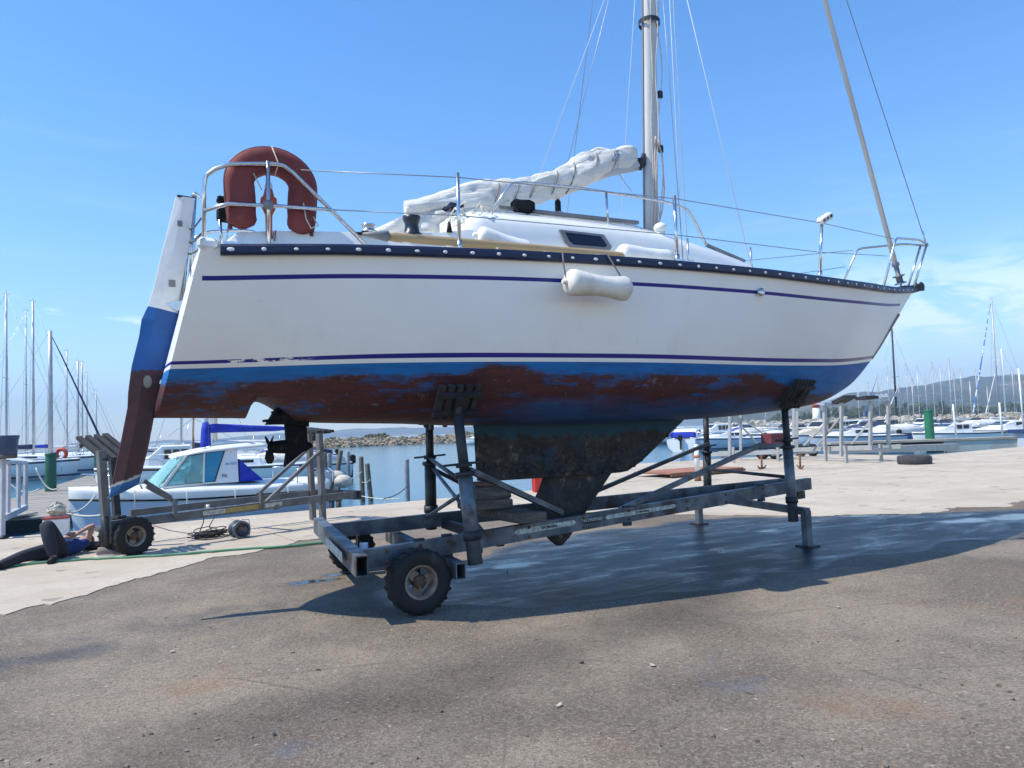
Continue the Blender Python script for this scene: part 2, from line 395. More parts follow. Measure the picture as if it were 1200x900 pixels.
# ---- sea
m_sea, t, b = new_mat('sea_water')
tc = t.node('ShaderNodeTexCoord').outputs['Object']
wv = t.noise(t.mapv(tc, (1, 1, 1)), 2.6, 5, .62, .6); wv2 = t.noise(tc, .35, 4, .6); wv3 = t.noise(tc, 9, 3, .6)
t.put(b.inputs['Base Color'], t.mix(t.ss(wv2, .4, .6), (.02, .105, .17), (.03, .13, .20)))
b.inputs['Roughness'].default_value = .10; b.inputs['IOR'].default_value = 1.33
t.put(b.inputs['Normal'], t.bump(t.m('ADD', t.m('ADD', wv, t.m('MULTIPLY', wv2, 1.2)), t.m('MULTIPLY', wv3, .35)), .16, .12))
ms = MB(); ms.add([(-3800, -90, -.7), (3800, -90, -.7), (3800, 3900, -.7), (-3800, 3900, -.7)], [(0, 1, 2, 3)])
sea = ms.build('sea', m_sea, fix=False); sea['kind'] = 'structure'

# ---- hills
m_hill, t, b = new_mat('scrub_hillside')
tc = t.node('ShaderNodeTexCoord').outputs['Object']
h1 = t.noise(tc, .012, 6, .65); h2 = t.noise(tc, .06, 5, .7); h3 = t.noise(tc, .004, 4)
c = t.mix(t.ss(h1, .4, .62), (.024, .036, .024), (.050, .060, .036)); c = t.mix(t.m('MULTIPLY', t.ss(h2, .5, .72), .7), c, (.018, .030, .013))
c = t.mix(t.m('MULTIPLY', t.ss(h3, .52, .64), .55), c, (.22, .17, .11)); c = t.mix(t.m('MULTIPLY', t.ss(t.noise(tc, .02, 3), .66, .72), .8), c, (.45, .40, .34))
t.put(b.inputs['Base Color'], c); b.inputs['Roughness'].default_value = 1.0; b.inputs['Specular IOR Level'].default_value = .1
def ridge_hill(name, ridge, Y0, near, far, amp, az0, az1, na, nr):
    tab = []
    for px, py in ridge:
        P = W(px, py, Y0); tab.append((math.atan2(P.x, P.y), P.z, P.x, P.y))
    Ht = [(a, z) for a, z, _, _ in tab]; Rt = [(a, math.hypot(x, y)) for a, z, x, y in tab]
    vs = []
    for i in range(na + 1):
        az = az0 + (az1 - az0) * i / na; H = interp(Ht, az); R0 = interp(Rt, az)
        for j in range(nr + 1):
            s = j / nr; r = R0 * (near + (far - near) * s); u = (r / R0 - near) / (1 - near) if r < R0 else 1 - (r / R0 - 1) / (far - 1)
            z = H * .80 * sstep(u, 0, 1) ** .8 + fbm(r * math.sin(az) * .006, r * math.cos(az) * .006, 2) * amp * min(1, u * 2.2) * (.4 if u > .93 else 1)
            vs.append((r * math.sin(az), r * math.cos(az), max(-1.5, z - 1.0)))
    n = nr + 1; fs = [(i * n + j, i * n + j + 1, (i + 1) * n + j + 1, (i + 1) * n + j) for i in range(na) for j in range(nr)]
    m = MB(); m.add(vs, fs, True); o = m.build(name, m_hill, fix=False); o['kind'] = 'structure'
    if o.data.polygons[0].normal.z < 0: o.data.flip_normals()
    return o
ridge_hill('coastal_hill', [(880, 481), (930, 474), (962, 468), (1000, 457), (1030, 454), (1056, 450), (1088, 446), (1110, 444), (1130, 441), (1141, 437), (1153, 440), (1180, 436), (1200, 434), (1300, 428), (1450, 436), (1700, 452), (1900, 470)], 1500, .42, 1.35, 15, .26, 1.05, 150, 40)
ridge_hill('far_shore', [(150, 517.2), (230, 515.2), (300, 509), (360, 504), (420, 501.5), (500, 499), (560, 498), (640, 497), (700, 495), (800, 490), (900, 482), (1000, 476)], 3000, .82, 1.12, 10, -.55, .45, 110, 14)

# ---- breakwaters of loose stone, low spit with scrub
m_rock = M('limestone_rock', (.44, .40, .34), (.22, .20, .17), .9, dirt=(.08, .075, .065), dlo=.5, dscale=.7, rough=.9, bump=.5, bscale=4)
def rock(m, c, r):
    vs = []; base = [(1, 1, 1), (-1, 1, 1), (-1, -1, 1), (1, -1, 1), (1, 1, -1), (-1, 1, -1), (-1, -1, -1), (1, -1, -1)]
    k = Matrix.Rotation(RND.random() * 6.3, 3, 'Z') @ Matrix.Rotation((RND.random() - .5) * 1.4, 3, 'X')
    sc_ = Vector((r * RND.uniform(.7, 1.3), r * RND.uniform(.6, 1.1), r * RND.uniform(.45, .8)))
    for p in base:
        q = Vector(p) * RND.uniform(.55, .9); vs.append(Vector(c) + k @ Vector((q.x * sc_.x, q.y * sc_.y, q.z * sc_.z)))
    m.add(vs, [(0, 1, 2, 3), (7, 6, 5, 4), (0, 4, 5, 1), (1, 5, 6, 2), (2, 6, 7, 3), (3, 7, 4, 0)])
def rock_bank(name, pts, width, hgt, count, r0, r1):
    m = MB(); mm = MB()
    tot = [0]
    for a, b_ in zip(pts, pts[1:]): tot.append(tot[-1] + (b_ - a).length)
    def at(s):
        for k in range(len(pts) - 1):
            if s <= tot[k + 1]: return pts[k].lerp(pts[k + 1], (s - tot[k]) / (tot[k + 1] - tot[k])), (pts[k + 1] - pts[k]).normalized()
        return pts[-1], (pts[-1] - pts[-2]).normalized()
    for i in range(count):
        P, d = at(RND.random() * tot[-1]); n_ = Vector((-d.y, d.x, 0)); u = RND.uniform(-1, 1)
        c = P + n_ * u * width; c.z = -.8 + hgt * (1 - abs(u) ** 1.6) * RND.uniform(.75, 1.05)
        rock(m, c, RND.uniform(r0, r1))
    rings = []
    for k in range(25):
        P, d = at(tot[-1] * k / 24); n_ = Vector((-d.y, d.x, 0))
        rings.append([P + n_ * u * width * 1.02 + Vector((0, 0, -1.2 - P.z + (hgt + .2) * (1 - abs(u) ** 1.6))) for u in (-1, -.6, -.2, .2, .6, 1)])
    mm.loft(rings, False); o = m.build(name, m_rock, kind='stuff'); q = mm.build('rubble_core', m_rock, kind='stuff'); q.parent = o
    return o
rock_bank('breakwater_rocks', [W(840, 497, 120), W(980, 491, 104), W(1120, 488, 92), W(1300, 484, 84)], 5.5, 2.3, 3600, .26, .58)
m_rock_b = m_rock; m_rock = M('sandy_rock', (.33, .26, .17), (.22, .17, .11), .5, dirt=(.13, .12, .06), dlo=.5, dscale=.25, rough=.95)
rock_bank('spit_rocks', [W(345, 514, 150), W(430, 512, 160), W(520, 509, 168), W(640, 507, 180)], 6.5, 1.7, 1500, .22, .55)
m_scrub = M('scrub_leaf', (.075, .085, .03), (.13, .115, .05), 1.2, rough=.9)
m_twig = M('twig', (.16, .11, .07), rough=.9)
def bush(name, label, P, r, h, n, group):
    o = thing(name, label, 'bush', P, 0, group); m = MB(); tw = MB()
    for i in range(n):
        a = RND.random() * 6.3; u = RND.random() ** .5; z = RND.random() ** .7
        c = Vector((math.cos(a) * r * u * (1 - .5 * z), math.sin(a) * r * .7 * u, h * z * (1 - .35 * u)))
        s_ = RND.uniform(.10, .24) * h; d1 = Vector((RND.gauss(0, 1), RND.gauss(0, 1), RND.gauss(0, .6))).normalized(); d2 = d1.orthogonal().normalized()
        m.add([c - d1 * s_, c + d2 * s_ * .6, c + d1 * s_, c - d2 * s_ * .6], [(0, 1, 2, 3)])
    for i in range(7):
        a = i * .9; tw.tube([(0, 0, -.2), (math.cos(a) * r * .35, math.sin(a) * r * .3, h * .5), (math.cos(a) * r * .6, math.sin(a) * r * .5, h * .8)], [.05, .03, .01], 4)
    m.build('foliage', m_scrub, o, fix=False); tw.build('stem', m_twig, o)
for i, (px, r, h, lb) in enumerate([(366, 2.3, 1.6, 'low green bush at the near end of the rocky spit'), (390, 3.0, 1.0, 'wide low scrub bush beside a dark post on the spit'), (434, 2.6, 1.5, 'round brown bush in the middle of the rocky spit'), (447, 2.9, 1.7, 'darkest round bush of a pair on the rocky spit'), (412, 3.5, .9, 'long flat tuft of scrub along the spit top'), (500, 2.2, 1.3, 'small bush on the spit beyond the far cradle post'), (545, 3.4, 1.4, 'olive scrub bush at the far end of the spit')]):
    P = W(px, 514.5 - (px - 360) * .03, 157 + (px - 360) * .13); P.z = .5
    bush('scrub_bush', lb, P, r, h, 260, 'bushes on the rocky spit')
# trees along the shore under the hill: one mass
mt = MB()
for i in range(2600):
    px = RND.uniform(905, 1330); Y = RND.uniform(330, 520); P = W(px, 480, Y); P.z = 0
    h = RND.uniform(3, 9.5) * (.55 + .45 * sstep(px, 940, 1000)) * (1 if px < 1110 else .75)
    for k in range(2):
        c = P + Vector((RND.uniform(-2, 2), RND.uniform(-2, 2), RND.uniform(.15, .95) * h)); s_ = RND.uniform(.8, 2.2)
        d1 = Vector((RND.gauss(0, 1), RND.gauss(0, 1), RND.gauss(0, .7))).normalized(); d2 = d1.orthogonal().normalized(); d3 = d1.cross(d2)
        mt.add([c + d1 * s_, c - d1 * s_, c + d2 * s_, c - d2 * s_, c + d3 * s_, c - d3 * s_], [(0, 2, 4), (0, 4, 3), (0, 3, 5), (0, 5, 2), (1, 4, 2), (1, 3, 4), (1, 5, 3), (1, 2, 5)])
m_far_leaf = M('far_leaf', (.035, .055, .022), (.07, .08, .035), .08, rough=1.0)
mt.build('shore_wood', m_far_leaf, kind='stuff', fix=False)
ml = MB(); ml.add([W(870, 495, 215) * 1.0, W(1500, 478, 190), W(1500, 478, 700), W(870, 495, 700)], [(0, 1, 2, 3)])
for k in range(4): ml.v[k] = (ml.v[k][0], ml.v[k][1], -.25)
lo_ = ml.build('shore_ground', M('shore_soil', (.30, .25, .18), (.16, .15, .09), .05, rough=1.0)); lo_['kind'] = 'structure'
# ------------------------------------------------------------------ shared materials
m_steel = M('stainless_steel', (.62, .63, .64), (.50, .50, .50), 20, rough=.25, metal=.95, rvar=.08)
m_galv = M('galvanised_steel', (.155, .175, .20), (.088, .10, .116), 4, lo=.38, hi=.62, rough=.5, metal=.45, bump=.2, bscale=60, dirt=(.060, .040, .030), dlo=.50, dhi=.68, dscale=3.2)
m_galv_dark = M('weathered_steel', (.045, .05, .058), (.026, .028, .032), 4, rough=.55, metal=.4, dirt=(.16, .085, .05), dlo=.58, dhi=.78, bump=.2)
m_rust = M('rusted_steel', (.24, .11, .055), (.12, .055, .035), 9, rough=.85, metal=.1, bump=.4, bscale=30)
m_rubber = M('tyre_rubber', (.007, .0075, .0085), (.015, .015, .0155), 8, rough=.75, dirt=(.07, .064, .056), dlo=.58, dhi=.85, dscale=5, bump=.15)
m_black = M('black_plastic', (.009, .009, .010), (.020, .020, .021), 9, rough=.6, ior=1.3)
m_drive = M('fouled_outdrive', (.010, .010, .011), (.035, .033, .030), 14, lo=.5, hi=.75, rough=.9, ior=1.2, bump=.5, bscale=30)
m_alu = M('anodised_aluminium', (.56, .565, .57), (.46, .465, .47), 3, rough=.6, metal=.1, stretch=(1, 1, .2), dirt=(.30, .29, .27), dlo=.55, dhi=.8)
m_gel = M('white_gelcoat', (.80, .80, .78), (.72, .72, .69), 1.5, rough=.28, dirt=(.55, .53, .47), dlo=.62, dhi=.85, dscale=3, coat=.2)
m_gel2 = M('chalky_gelcoat', (.78, .77, .73), (.68, .66, .61), 2.5, rough=.5, dirt=(.45, .42, .36), dlo=.6, dhi=.8)
m_sailcloth, t, b = new_mat('creased_sail_cloth'); tc = t.node('ShaderNodeTexCoord').outputs['Object']
n1 = t.noise(t.mapv(tc, (1.2, 5, 5)), 1.6, 7, .68, .8); n2 = t.noise(t.mapv(tc, (2.5, 9, 9), (0, .3, .2)), 2.2, 6, .66, .6); n3 = t.noise(tc, 2.2, 5)
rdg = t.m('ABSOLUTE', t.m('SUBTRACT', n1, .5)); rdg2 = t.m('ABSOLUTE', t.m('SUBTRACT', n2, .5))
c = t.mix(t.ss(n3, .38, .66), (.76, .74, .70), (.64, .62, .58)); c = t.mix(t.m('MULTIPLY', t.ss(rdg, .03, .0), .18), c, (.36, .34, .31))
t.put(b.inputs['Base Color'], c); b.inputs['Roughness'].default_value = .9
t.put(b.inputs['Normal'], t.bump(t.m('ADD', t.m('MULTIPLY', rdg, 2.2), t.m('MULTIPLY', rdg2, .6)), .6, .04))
m_rope = M('white_rope', (.66, .63, .55), (.45, .43, .38), 60, rough=.9, bump=.4, bscale=200)
m_darkrope = M('grey_rope', (.16, .16, .17), (.10, .10, .11), 60, rough=.9)
m_wire = M('rigging_wire', (.30, .31, .33), (.24, .25, .26), 30, rough=.4, metal=.6)
m_wire_pale = M('covered_wire', (.72, .74, .76), rough=.5)
m_navy = M('navy_vinyl', (.006, .012, .045), (.010, .018, .06), 5, rough=.45, dirt=(.05, .06, .10), dlo=.63, dhi=.8, dscale=6)
m_bolt = M('white_cap', (.74, .75, .76), rough=.4)
m_glass_dark = M('dark_acrylic', (.012, .013, .03), rough=.08, rvar=.02)
m_grayframe = M('grey_frame', (.20, .20, .205), rough=.5)
m_vinyl = M('fender_vinyl', (.74, .71, .65), (.62, .58, .51), 7, rough=.45, dirt=(.36, .30, .23), dlo=.55, dhi=.78, dscale=6)
m_vinyl2 = M('clean_vinyl', (.80, .80, .78), rough=.4)
m_teak = M('varnished_spar', (.40, .285, .15), (.31, .21, .10), 3, rough=.4, stretch=(.4, 6, 6))
m_white = M('white_paint', (.78, .78, .77), (.66, .66, .64), 4, rough=.5, dirt=(.4, .38, .34), dlo=.62)
m_red_foam = M('faded_red_canvas', (.20, .040, .036), (.145, .030, .030), 4, rough=.8, bump=.5, bscale=16, dirt=(.24, .085, .07), dlo=.55, dhi=.8)
m_orange = M('orange_plastic', (.62, .10, .035), rough=.45)
m_foul = None

# ---- hull paint
m_hull, t, b = new_mat('hull_paint')
tc = t.node('ShaderNodeTexCoord').outputs['Object']
wl = t.attr('wl'); sh = t.attr('below_sheer'); aa = t.attr('along')
white = t.mix(t.ss(t.noise(tc, 1.2, 5), .4, .7), (.88, .88, .87), (.845, .84, .825))
white = t.mix(t.m('MULTIPLY', t.ss(t.noise(t.mapv(tc, (2.2, 2.2, .35)), 1.6, 6, .65), .56, .78), .14), white, (.55, .52, .45))
white = t.mix(t.m('MULTIPLY', t.ss(t.noise(tc, 14, 4, .6), .70, .78), .4), white, (.42, .40, .36))
drip = t.m('MULTIPLY', t.ss(t.noise(t.mapv(tc, (7, 7, .22)), 1.6, 5, .6), .60, .76), t.ss(t.m('ADD', sh, t.m('MULTIPLY', t.noise(tc, 3, 3), .4)), .85, .1))
white = t.mix(t.m('MULTIPLY', drip, .22), white, (.50, .45, .36))
scuff = t.m('MULTIPLY', t.ss(t.noise(t.mapv(tc, (.8, .8, 9), (0, .12, 0)), 3.0, 6, .7), .64, .70), t.ss(t.noise(tc, 1.1, 3), .52, .6))
white = t.mix(t.m('MULTIPLY', scuff, .35), white, (.34, .34, .35))
lowst = t.m('MULTIPLY', t.ss(wl, .42, .09), t.ss(t.noise(t.mapv(tc, (1.4, 1.4, .6)), 2, 6, .65), .38, .7))
white = t.mix(t.m('MULTIPLY', lowst, .12), white, (.58, .52, .40))
def rect(x, lo, hi, e=.002):
    lo_a, lo_b = (lo - e, lo + e) if isinstance(lo, (int, float)) else (t.m('SUBTRACT', lo, e), t.m('ADD', lo, e))
    hi_a, hi_b = (hi - e, hi + e) if isinstance(hi, (int, float)) else (t.m('SUBTRACT', hi, e), t.m('ADD', hi, e))
    return t.m('MULTIPLY', t.ss(x, lo_a, lo_b), t.m('SUBTRACT', 1.0, t.ss(x, hi_a, hi_b)))
navy = (.010, .012, .22)
s1 = t.m('MULTIPLY', rect(sh, .205, .238), rect(aa, -1.74, 7.45, .004))
col = t.mix(s1, white, navy)
worn = t.noise(t.mapv(tc, (5, 5, 16)), 1.5, 5, .7)
wornmask = t.m('MULTIPLY', t.ss(worn, .50, .56), t.m('SUBTRACT', 1.0, t.ss(aa, -1.05, -.85)))
wornmask = t.m('MULTIPLY', wornmask, t.ss(aa, -1.62, -1.5))
lo_ = t.lin(aa, -2, -.9, .032, .036)
s2 = t.m('MULTIPLY', rect(wl, lo_, t.lin(aa, -1.8, 0, .058, .076)), t.m('SUBTRACT', 1.0, wornmask))
nv2 = t.mix(t.ss(aa, 4.8, 6.2), navy, (.075, .075, .19))
col = t.mix(s2, col, nv2)
n1 = t.noise(t.mapv(tc, (.85, .85, 3.0)), 1.15, 7, .66); n2 = t.noise(t.mapv(tc, (1.0, 1.0, 6.5)), 3.0, 8, .74); n3 = t.noise(tc, 9, 5, .65)
blue = t.mix(t.ss(n2, .4, .65), (.001, .155, .46), (.003, .11, .34))
red = t.mix(t.ss(n2, .38, .66), (.085, .020, .018), (.042, .015, .017))
red = t.mix(t.m('MULTIPLY', t.ss(n3, .60, .74), .45), red, (.11, .062, .047))
red = t.mix(t.m('MULTIPLY', t.ss(t.noise(tc, 30, 3), .66, .74), .6), red, (.34, .24, .19))
thr = t.m('ADD', t.m('ADD', t.lin(aa, 4.0, 5.6, -.10, -.36), t.m('MULTIPLY', t.ss(t.m('ABSOLUTE', t.m('SUBTRACT', aa, .75)), .45, .12), .07)), t.m('MULTIPLY', t.m('SUBTRACT', n1, .5), .22))
thr = t.m('ADD', thr, t.m('MULTIPLY', t.m('SUBTRACT', n2, .5), .10))
thr = t.m('ADD', thr, t.m('MULTIPLY', t.m('SUBTRACT', t.noise(t.mapv(tc, (6, 6, 20)), 3, 6, .75), .5), .10))
toRed = t.ss(t.m('SUBTRACT', thr, wl), -.02, .035)
patch = t.ss(t.m('ADD', t.noise(t.mapv(tc, (1.0, 1.0, 3.4), (.1, 0, .3)), 1.5, 7, .66), t.m('MULTIPLY', t.m('SUBTRACT', n2, .5), .55)), .52, .66)          # blue showing through the red
deep = t.ss(t.m('SUBTRACT', t.m('MULTIPLY', t.m('SUBTRACT', n1, .5), .5), wl), .27, .50)
deepzone = t.m('MULTIPLY', deep, rect(aa, 1.0, 5.2, .6))
patch = t.m('MAXIMUM', t.m('MULTIPLY', patch, .80), t.m('MULTIPLY', deepzone, .70))
af = t.mix(toRed, blue, t.mix(patch, red, t.mix(.22, blue, (.02, .035, .075))))
af = t.mix(t.m('MULTIPLY', t.ss(n3, .60, .7), .35), af, t.mix(1.0, af, (.45, .45, .5), 'MULTIPLY'))
af = t.mix(t.m('MULTIPLY', t.m('MULTIPLY', t.ss(t.noise(tc, 6, 6, .7), .60, .72), toRed), .45), af, (.22, .23, .25))
scr = t.m('MULTIPLY', t.ss(t.noise(t.mapv(tc, (2.5, 2.5, 26), (0, .05, 0)), 2.2, 6, .75), .60, .66), toRed)
af = t.mix(t.m('MULTIPLY', scr, .5), af, (.19, .13, .11))
scr2 = t.m('MULTIPLY', t.ss(t.noise(t.mapv(tc, (1.7, 1.7, 20), (0, -.04, .4)), 2.0, 7, .75), .62, .67), 1.0)
af = t.mix(t.m('MULTIPLY', scr2, .4), af, (.02, .035, .09))
isaf = t.ss(wl, .002, -.002)
t.put(b.inputs['Base Color'], t.mix(isaf, col, af))
t.put(b.inputs['Roughness'], t.lin(isaf, 0, 1, .30, .62))
t.put(b.inputs['Normal'], t.bump(t.m('MULTIPLY', t.m('ADD', n3, n2), isaf), .5, .006))
b.inputs['Coat Weight'].default_value = .0

# ------------------------------------------------------------------ the sailing boat
boat = thing('sailing_boat', 'large white sailing boat with worn blue and red bottom propped on a cradle', 'sailboat', B0, TH)
ZS = [(-1.75, 2.955), (-.55, 3.00), (.99, 3.032), (2.46, 3.05), (4.4, 3.09), (5.66, 3.155), (6.8, 3.25), (7.96, 3.405)]
HB = [(-1.75, 1.12), (-.55, 1.32), (.99, 1.46), (2.2, 1.5), (3.37, 1.44), (4.4, 1.28), (5.66, .94), (6.8, .50), (7.5, .20), (7.96, .015)]
ZN = [(-1.15, 1.69), (-1.12, 1.86), (-1.03, 1.855), (-.93, 1.79), (-.80, 1.66)]
ZB = [(-1.75, 1.71), (-1.15, 1.69), (-.6, 1.635), (.19, 1.605), (.88, 1.57), (2.2, 1.555), (3.58, 1.565), (4.67, 1.615), (5.72, 1.715), (6.39, 1.93), (6.93, 2.31), (7.4, 2.78), (7.96, 3.37)]
EX = [(-1.75, .66), (-1.0, .50), (-.2, .34), (.6, .27), (2, .24), (4, .36), (5.5, .52), (6.8, .72), (7.96, .9)]
ZW = [(-1.93, 2.085), (-.2, 2.112), (3.4, 2.125), (5.4, 2.178), (6.94, 2.31), (8, 2.44)]
zs = lambda a: interp(ZS, a); hb = lambda a: interp(HB, a)
def hull_pt(a, k):                                      # k: 0 keel line .. 1 sheer
    z0, z1 = interp(ZB, a), zs(a); z = z0 + (z1 - z0) * k; bb = hb(a) * (k ** interp(EX, a)) * (1 if k > 0 else 0)
    rake = .215 * (z1 - z) / .9 * max(0, 1 - (a + 1.75) / 1.6)
    if ZN[0][0] < a < ZN[-1][0]: z = max(z, interp(ZN, a))
    return a - rake, bb, z
KS = [0, .002, .008, .02, .04, .07, .105, .14, .18, .22, .26, .3, .35, .4, .46, .52, .58, .64, .7, .76, .82, .88, .94, 1]
stn = [-1.75 + .13 * i for i in range(60)]; stn = sorted([a for a in stn if a < 5.6 and not -1.24 < a < -.7] + [-1.22, -1.16, -1.15, -1.13, -1.12, -1.08, -1.03, -.98, -.93, -.86, -.80, -.72]) + [5.6 + .118 * i for i in range(20)] + [7.9, 7.96]
rings = []; wlv = []; shv = []; av = []
for a in stn:
    half = [hull_pt(a, k) for k in KS]
    ring = [L(x, -y, z) for x, y, z in half[::-1]] + [L(x, y, z) for x, y, z in half[1:]]
    rings.append(ring)
    for p in ring: wlv.append(p.z - interp(ZW, p.x)); shv.append(zs(p.x) - p.z); av.append(p.x)
mh = MB(); mh.loft(rings, False, False, True); hull = mh.build('hull', m_hull, boat, fix=False)
for nm, A in (('wl', wlv), ('below_sheer', shv), ('along', av)):
    at = hull.data.attributes.new(nm, 'FLOAT', 'POINT'); at.data.foreach_set('value', A)
# transom, slightly crowned
mt = MB(); rows = []
for k in KS:
    x, y, z = hull_pt(-1.75, k)
    rows.append([L(x - .045 * (1 - u * u), y * u, z) for u in [i / 8 - 1 for i in range(17)]])
mt.loft(rows, False, False, True); tr = mt.build('transom', m_hull, boat)
for nm, fn in (('wl', lambda p: p.z - 2.085), ('below_sheer', lambda p: 5.0), ('along', lambda p: -3.0)):
    at = tr.data.attributes.new(nm, 'FLOAT', 'POINT'); at.data.foreach_set('value', [fn(Vector(v.co)) for v in tr.data.vertices])
words_on('L.S', .11, M('black_letters', (.05, .05, .05)), tr, L(-1.815, .93, 2.80), (math.radians(90), 0, math.radians(-90)))
# deck
md = MB(); rows = []
for a in stn: rows.append([L(a, hb(a) * u, zs(a) - .012 + .05 * (1 - u * u) * min(1, hb(a))) for u in (-1, -.5, 0, .5, 1)])
md.loft(rows, False, False, True); md.build('deck', m_gel2, boat)
# toe of the deck showing white above the rail at the stern corner
mc = MB(); mc.rbox(L(-1.70, .62, 2.975), (.16, 1.06, .10), .03); mc.build('stern_moulding', m_gel, boat)
# rub rail with its bolt caps
mr = MB()
for sgn in (1, -1):
    rings = []
    for a in stn:
        if a < -1.68: continue
        z = zs(a); y = hb(a)
        rings.append([L(a, sgn * (y - .01), z + .012), L(a, sgn * (y + .024), z + .008), L(a, sgn * (y + .036), z - .012), L(a, sgn * (y + .036), z - .058), L(a, sgn * (y + .022), z - .074), L(a, sgn * (y - .01), z - .074)])
    mr.loft(rings, True, True)
rail = mr.build('rub_rail', m_navy, boat)
cap = None; a = -1.55
while a < 7.8:
    d = (hb(a + .05) - hb(a - .05)) / .1; ang = math.atan(d)
    if cap is None:
        mcap = MB(); mcap.lathe([(.0, .006), (.018, .0055), (.023, .003), (.024, 0)], (0, 0, 0), (0, -1, 0), 10); cap = mcap.build('bolt_cap', m_bolt, rail); cap.location = L(a, hb(a) + .036, zs(a) - .036); cap.rotation_euler = (0, 0, -ang); cap.scale = (1.2, 1, .65)
    else:
        c = again(cap, 'bolt_cap', rail, L(a, hb(a) + .036, zs(a) - .036), (0, 0, -ang)); c.scale = (RND.uniform(.7, 1.0), 1, RND.uniform(.42, .62))
    a += .232
# stem guard plate and bow roller, hull drain fitting
mg = MB(); P = [(7.36, 2.70), (7.55, 2.86), (7.42, 2.82), (6.97, 2.33), (6.93, 2.33)]
st_r = []
for z in (2.34, 2.5, 2.7, 2.9, 3.0):
    a = [x for x in [6.9 + .01 * i for i in range(110)] if interp(ZB, x) <= z][-1]
    st_r.append([L(a + .03, 0, z), L(a - .12, hull_pt(a - .12, max(0.001, (z - interp(ZB, a - .12)) / (zs(a) - interp(ZB, a - .12))))[1] + .006, z), L(a - .13, 0, z), L(a - .12, -hull_pt(a - .12, max(.001, (z - interp(ZB, a - .12)) / (zs(a) - interp(ZB, a - .12))))[1] - .006, z)])
mg.loft(st_r, True, True); mg.build('stem_plate', m_galv, boat)
mb_ = MB(); mb_.bar(L(7.78, .045, 3.37), L(8.14, .045, 3.42), .012, .10); mb_.bar(L(7.78, -.045, 3.37), L(8.14, -.045, 3.42), .012, .10); mb_.lathe([(.02, -.04), (.07, -.04), (.045, 0), (.07, .04), (.02, .04)], L(8.10, 0, 3.43), (0, 1, 0), 14)
mb_.bar(L(7.7, 0, 3.41), L(8.08, 0, 3.42), .12, .02); mb_.build('bow_roller', m_galv_dark, boat)
mf = MB(); xx = hull_pt(3.55, .80); mf.lathe([(.0, .02), (.02, .02), (.042, .012), (.042, -.01)], L(3.55, hb(3.55) * .975, 2.845), (0, -1, .1), 14); mf.build('hull_fitting', m_steel, boat)

# keel stub, swing keel, skeg
m_foul, t, b = new_mat('fouled_keel')
tc = t.node('ShaderNodeTexCoord').outputs['Object']; f1 = t.noise(tc, 4.5, 7, .72, .4); f2 = t.noise(tc, 18, 6, .72); f3 = t.noise(t.mapv(tc, (1, 1, .7)), 2, 5)
zz = t.sep(tc)[2]
c = t.mix(t.ss(f1, .38, .62), (.022, .022, .024), (.052, .042, .034)); c = t.mix(t.m('MULTIPLY', t.ss(f2, .56, .70), .7), c, (.14, .125, .105)); c = t.mix(t.m('MULTIPLY', t.ss(f1, .60, .68), .7), c, (.24, .22, .19))
bl = t.m('MULTIPLY', t.ss(t.m('ADD', zz, t.m('MULTIPLY', t.m('SUBTRACT', f1, .5), .45)), 1.41, 1.47), .8)
bl = t.m('MAXIMUM', bl, t.m('MULTIPLY', t.ss(f3, .57, .64), .55))
c = t.mix(bl, c, (.012, .07, .125))
t.put(b.inputs['Base Color'], c); b.inputs['Roughness'].default_value = .85; t.put(b.inputs['Normal'], t.bump(t.m('ADD', f2, f1), .9, .02))
def foil(m, rows, n=14):
    """rows of (z, trailing a, leading a, half thickness) lofted as a foil"""
    rings = []
    for z, a0, a1, th in rows:
        ring = []
        for k in range(n):
            u = k / (n - 1); ring.append(L(a0 + (a1 - a0) * u, th * (max(0, u * (1 - u)) ** .55) * 2.0, z))
        for k in range(n - 2, 0, -1):
            u = k / (n - 1); ring.append(L(a0 + (a1 - a0) * u, -th * (max(0, u * (1 - u)) ** .55) * 2.0, z))
        rings.append(ring)
    m.loft(rings, True, True, False)
mk = MB(); foil(mk, [(1.66, .85, 3.72, .20), (1.53, .88, 3.56, .17), (1.30, .885, 3.24, .15), (1.10, .89, 2.96, .14), (1.00, .90, 2.76, .13), (.99, 1.0, 2.66, .05)], 22)
# ragged growth on the stub
for i in range(260):
    u = RND.random(); z = RND.uniform(1.02, 1.42); a0 = .9; a1 = 2.76 + (z - 1.0) * 1.5; a = a0 + (a1 - a0) * u
    th = .145 * (max(.01, u * (1 - u)) ** .55) * 2; r = RND.uniform(.012, .032); mk.ball(L(a, th + .002, z), (r * 1.6, r * .7, r), 6, 4)
mk.build('keel_stub', m_foul, boat)
mk = MB(); foil(mk, [(1.03, 1.68, 2.58, .075), (.85, 1.60, 2.42, .07), (.62, 1.46, 2.22, .062), (.45, 1.60, 2.08, .055), (.32, 1.72, 1.96, .045), (.255, 1.80, 1.87, .03)], 14); mk.build('swing_keel', m_foul, boat)
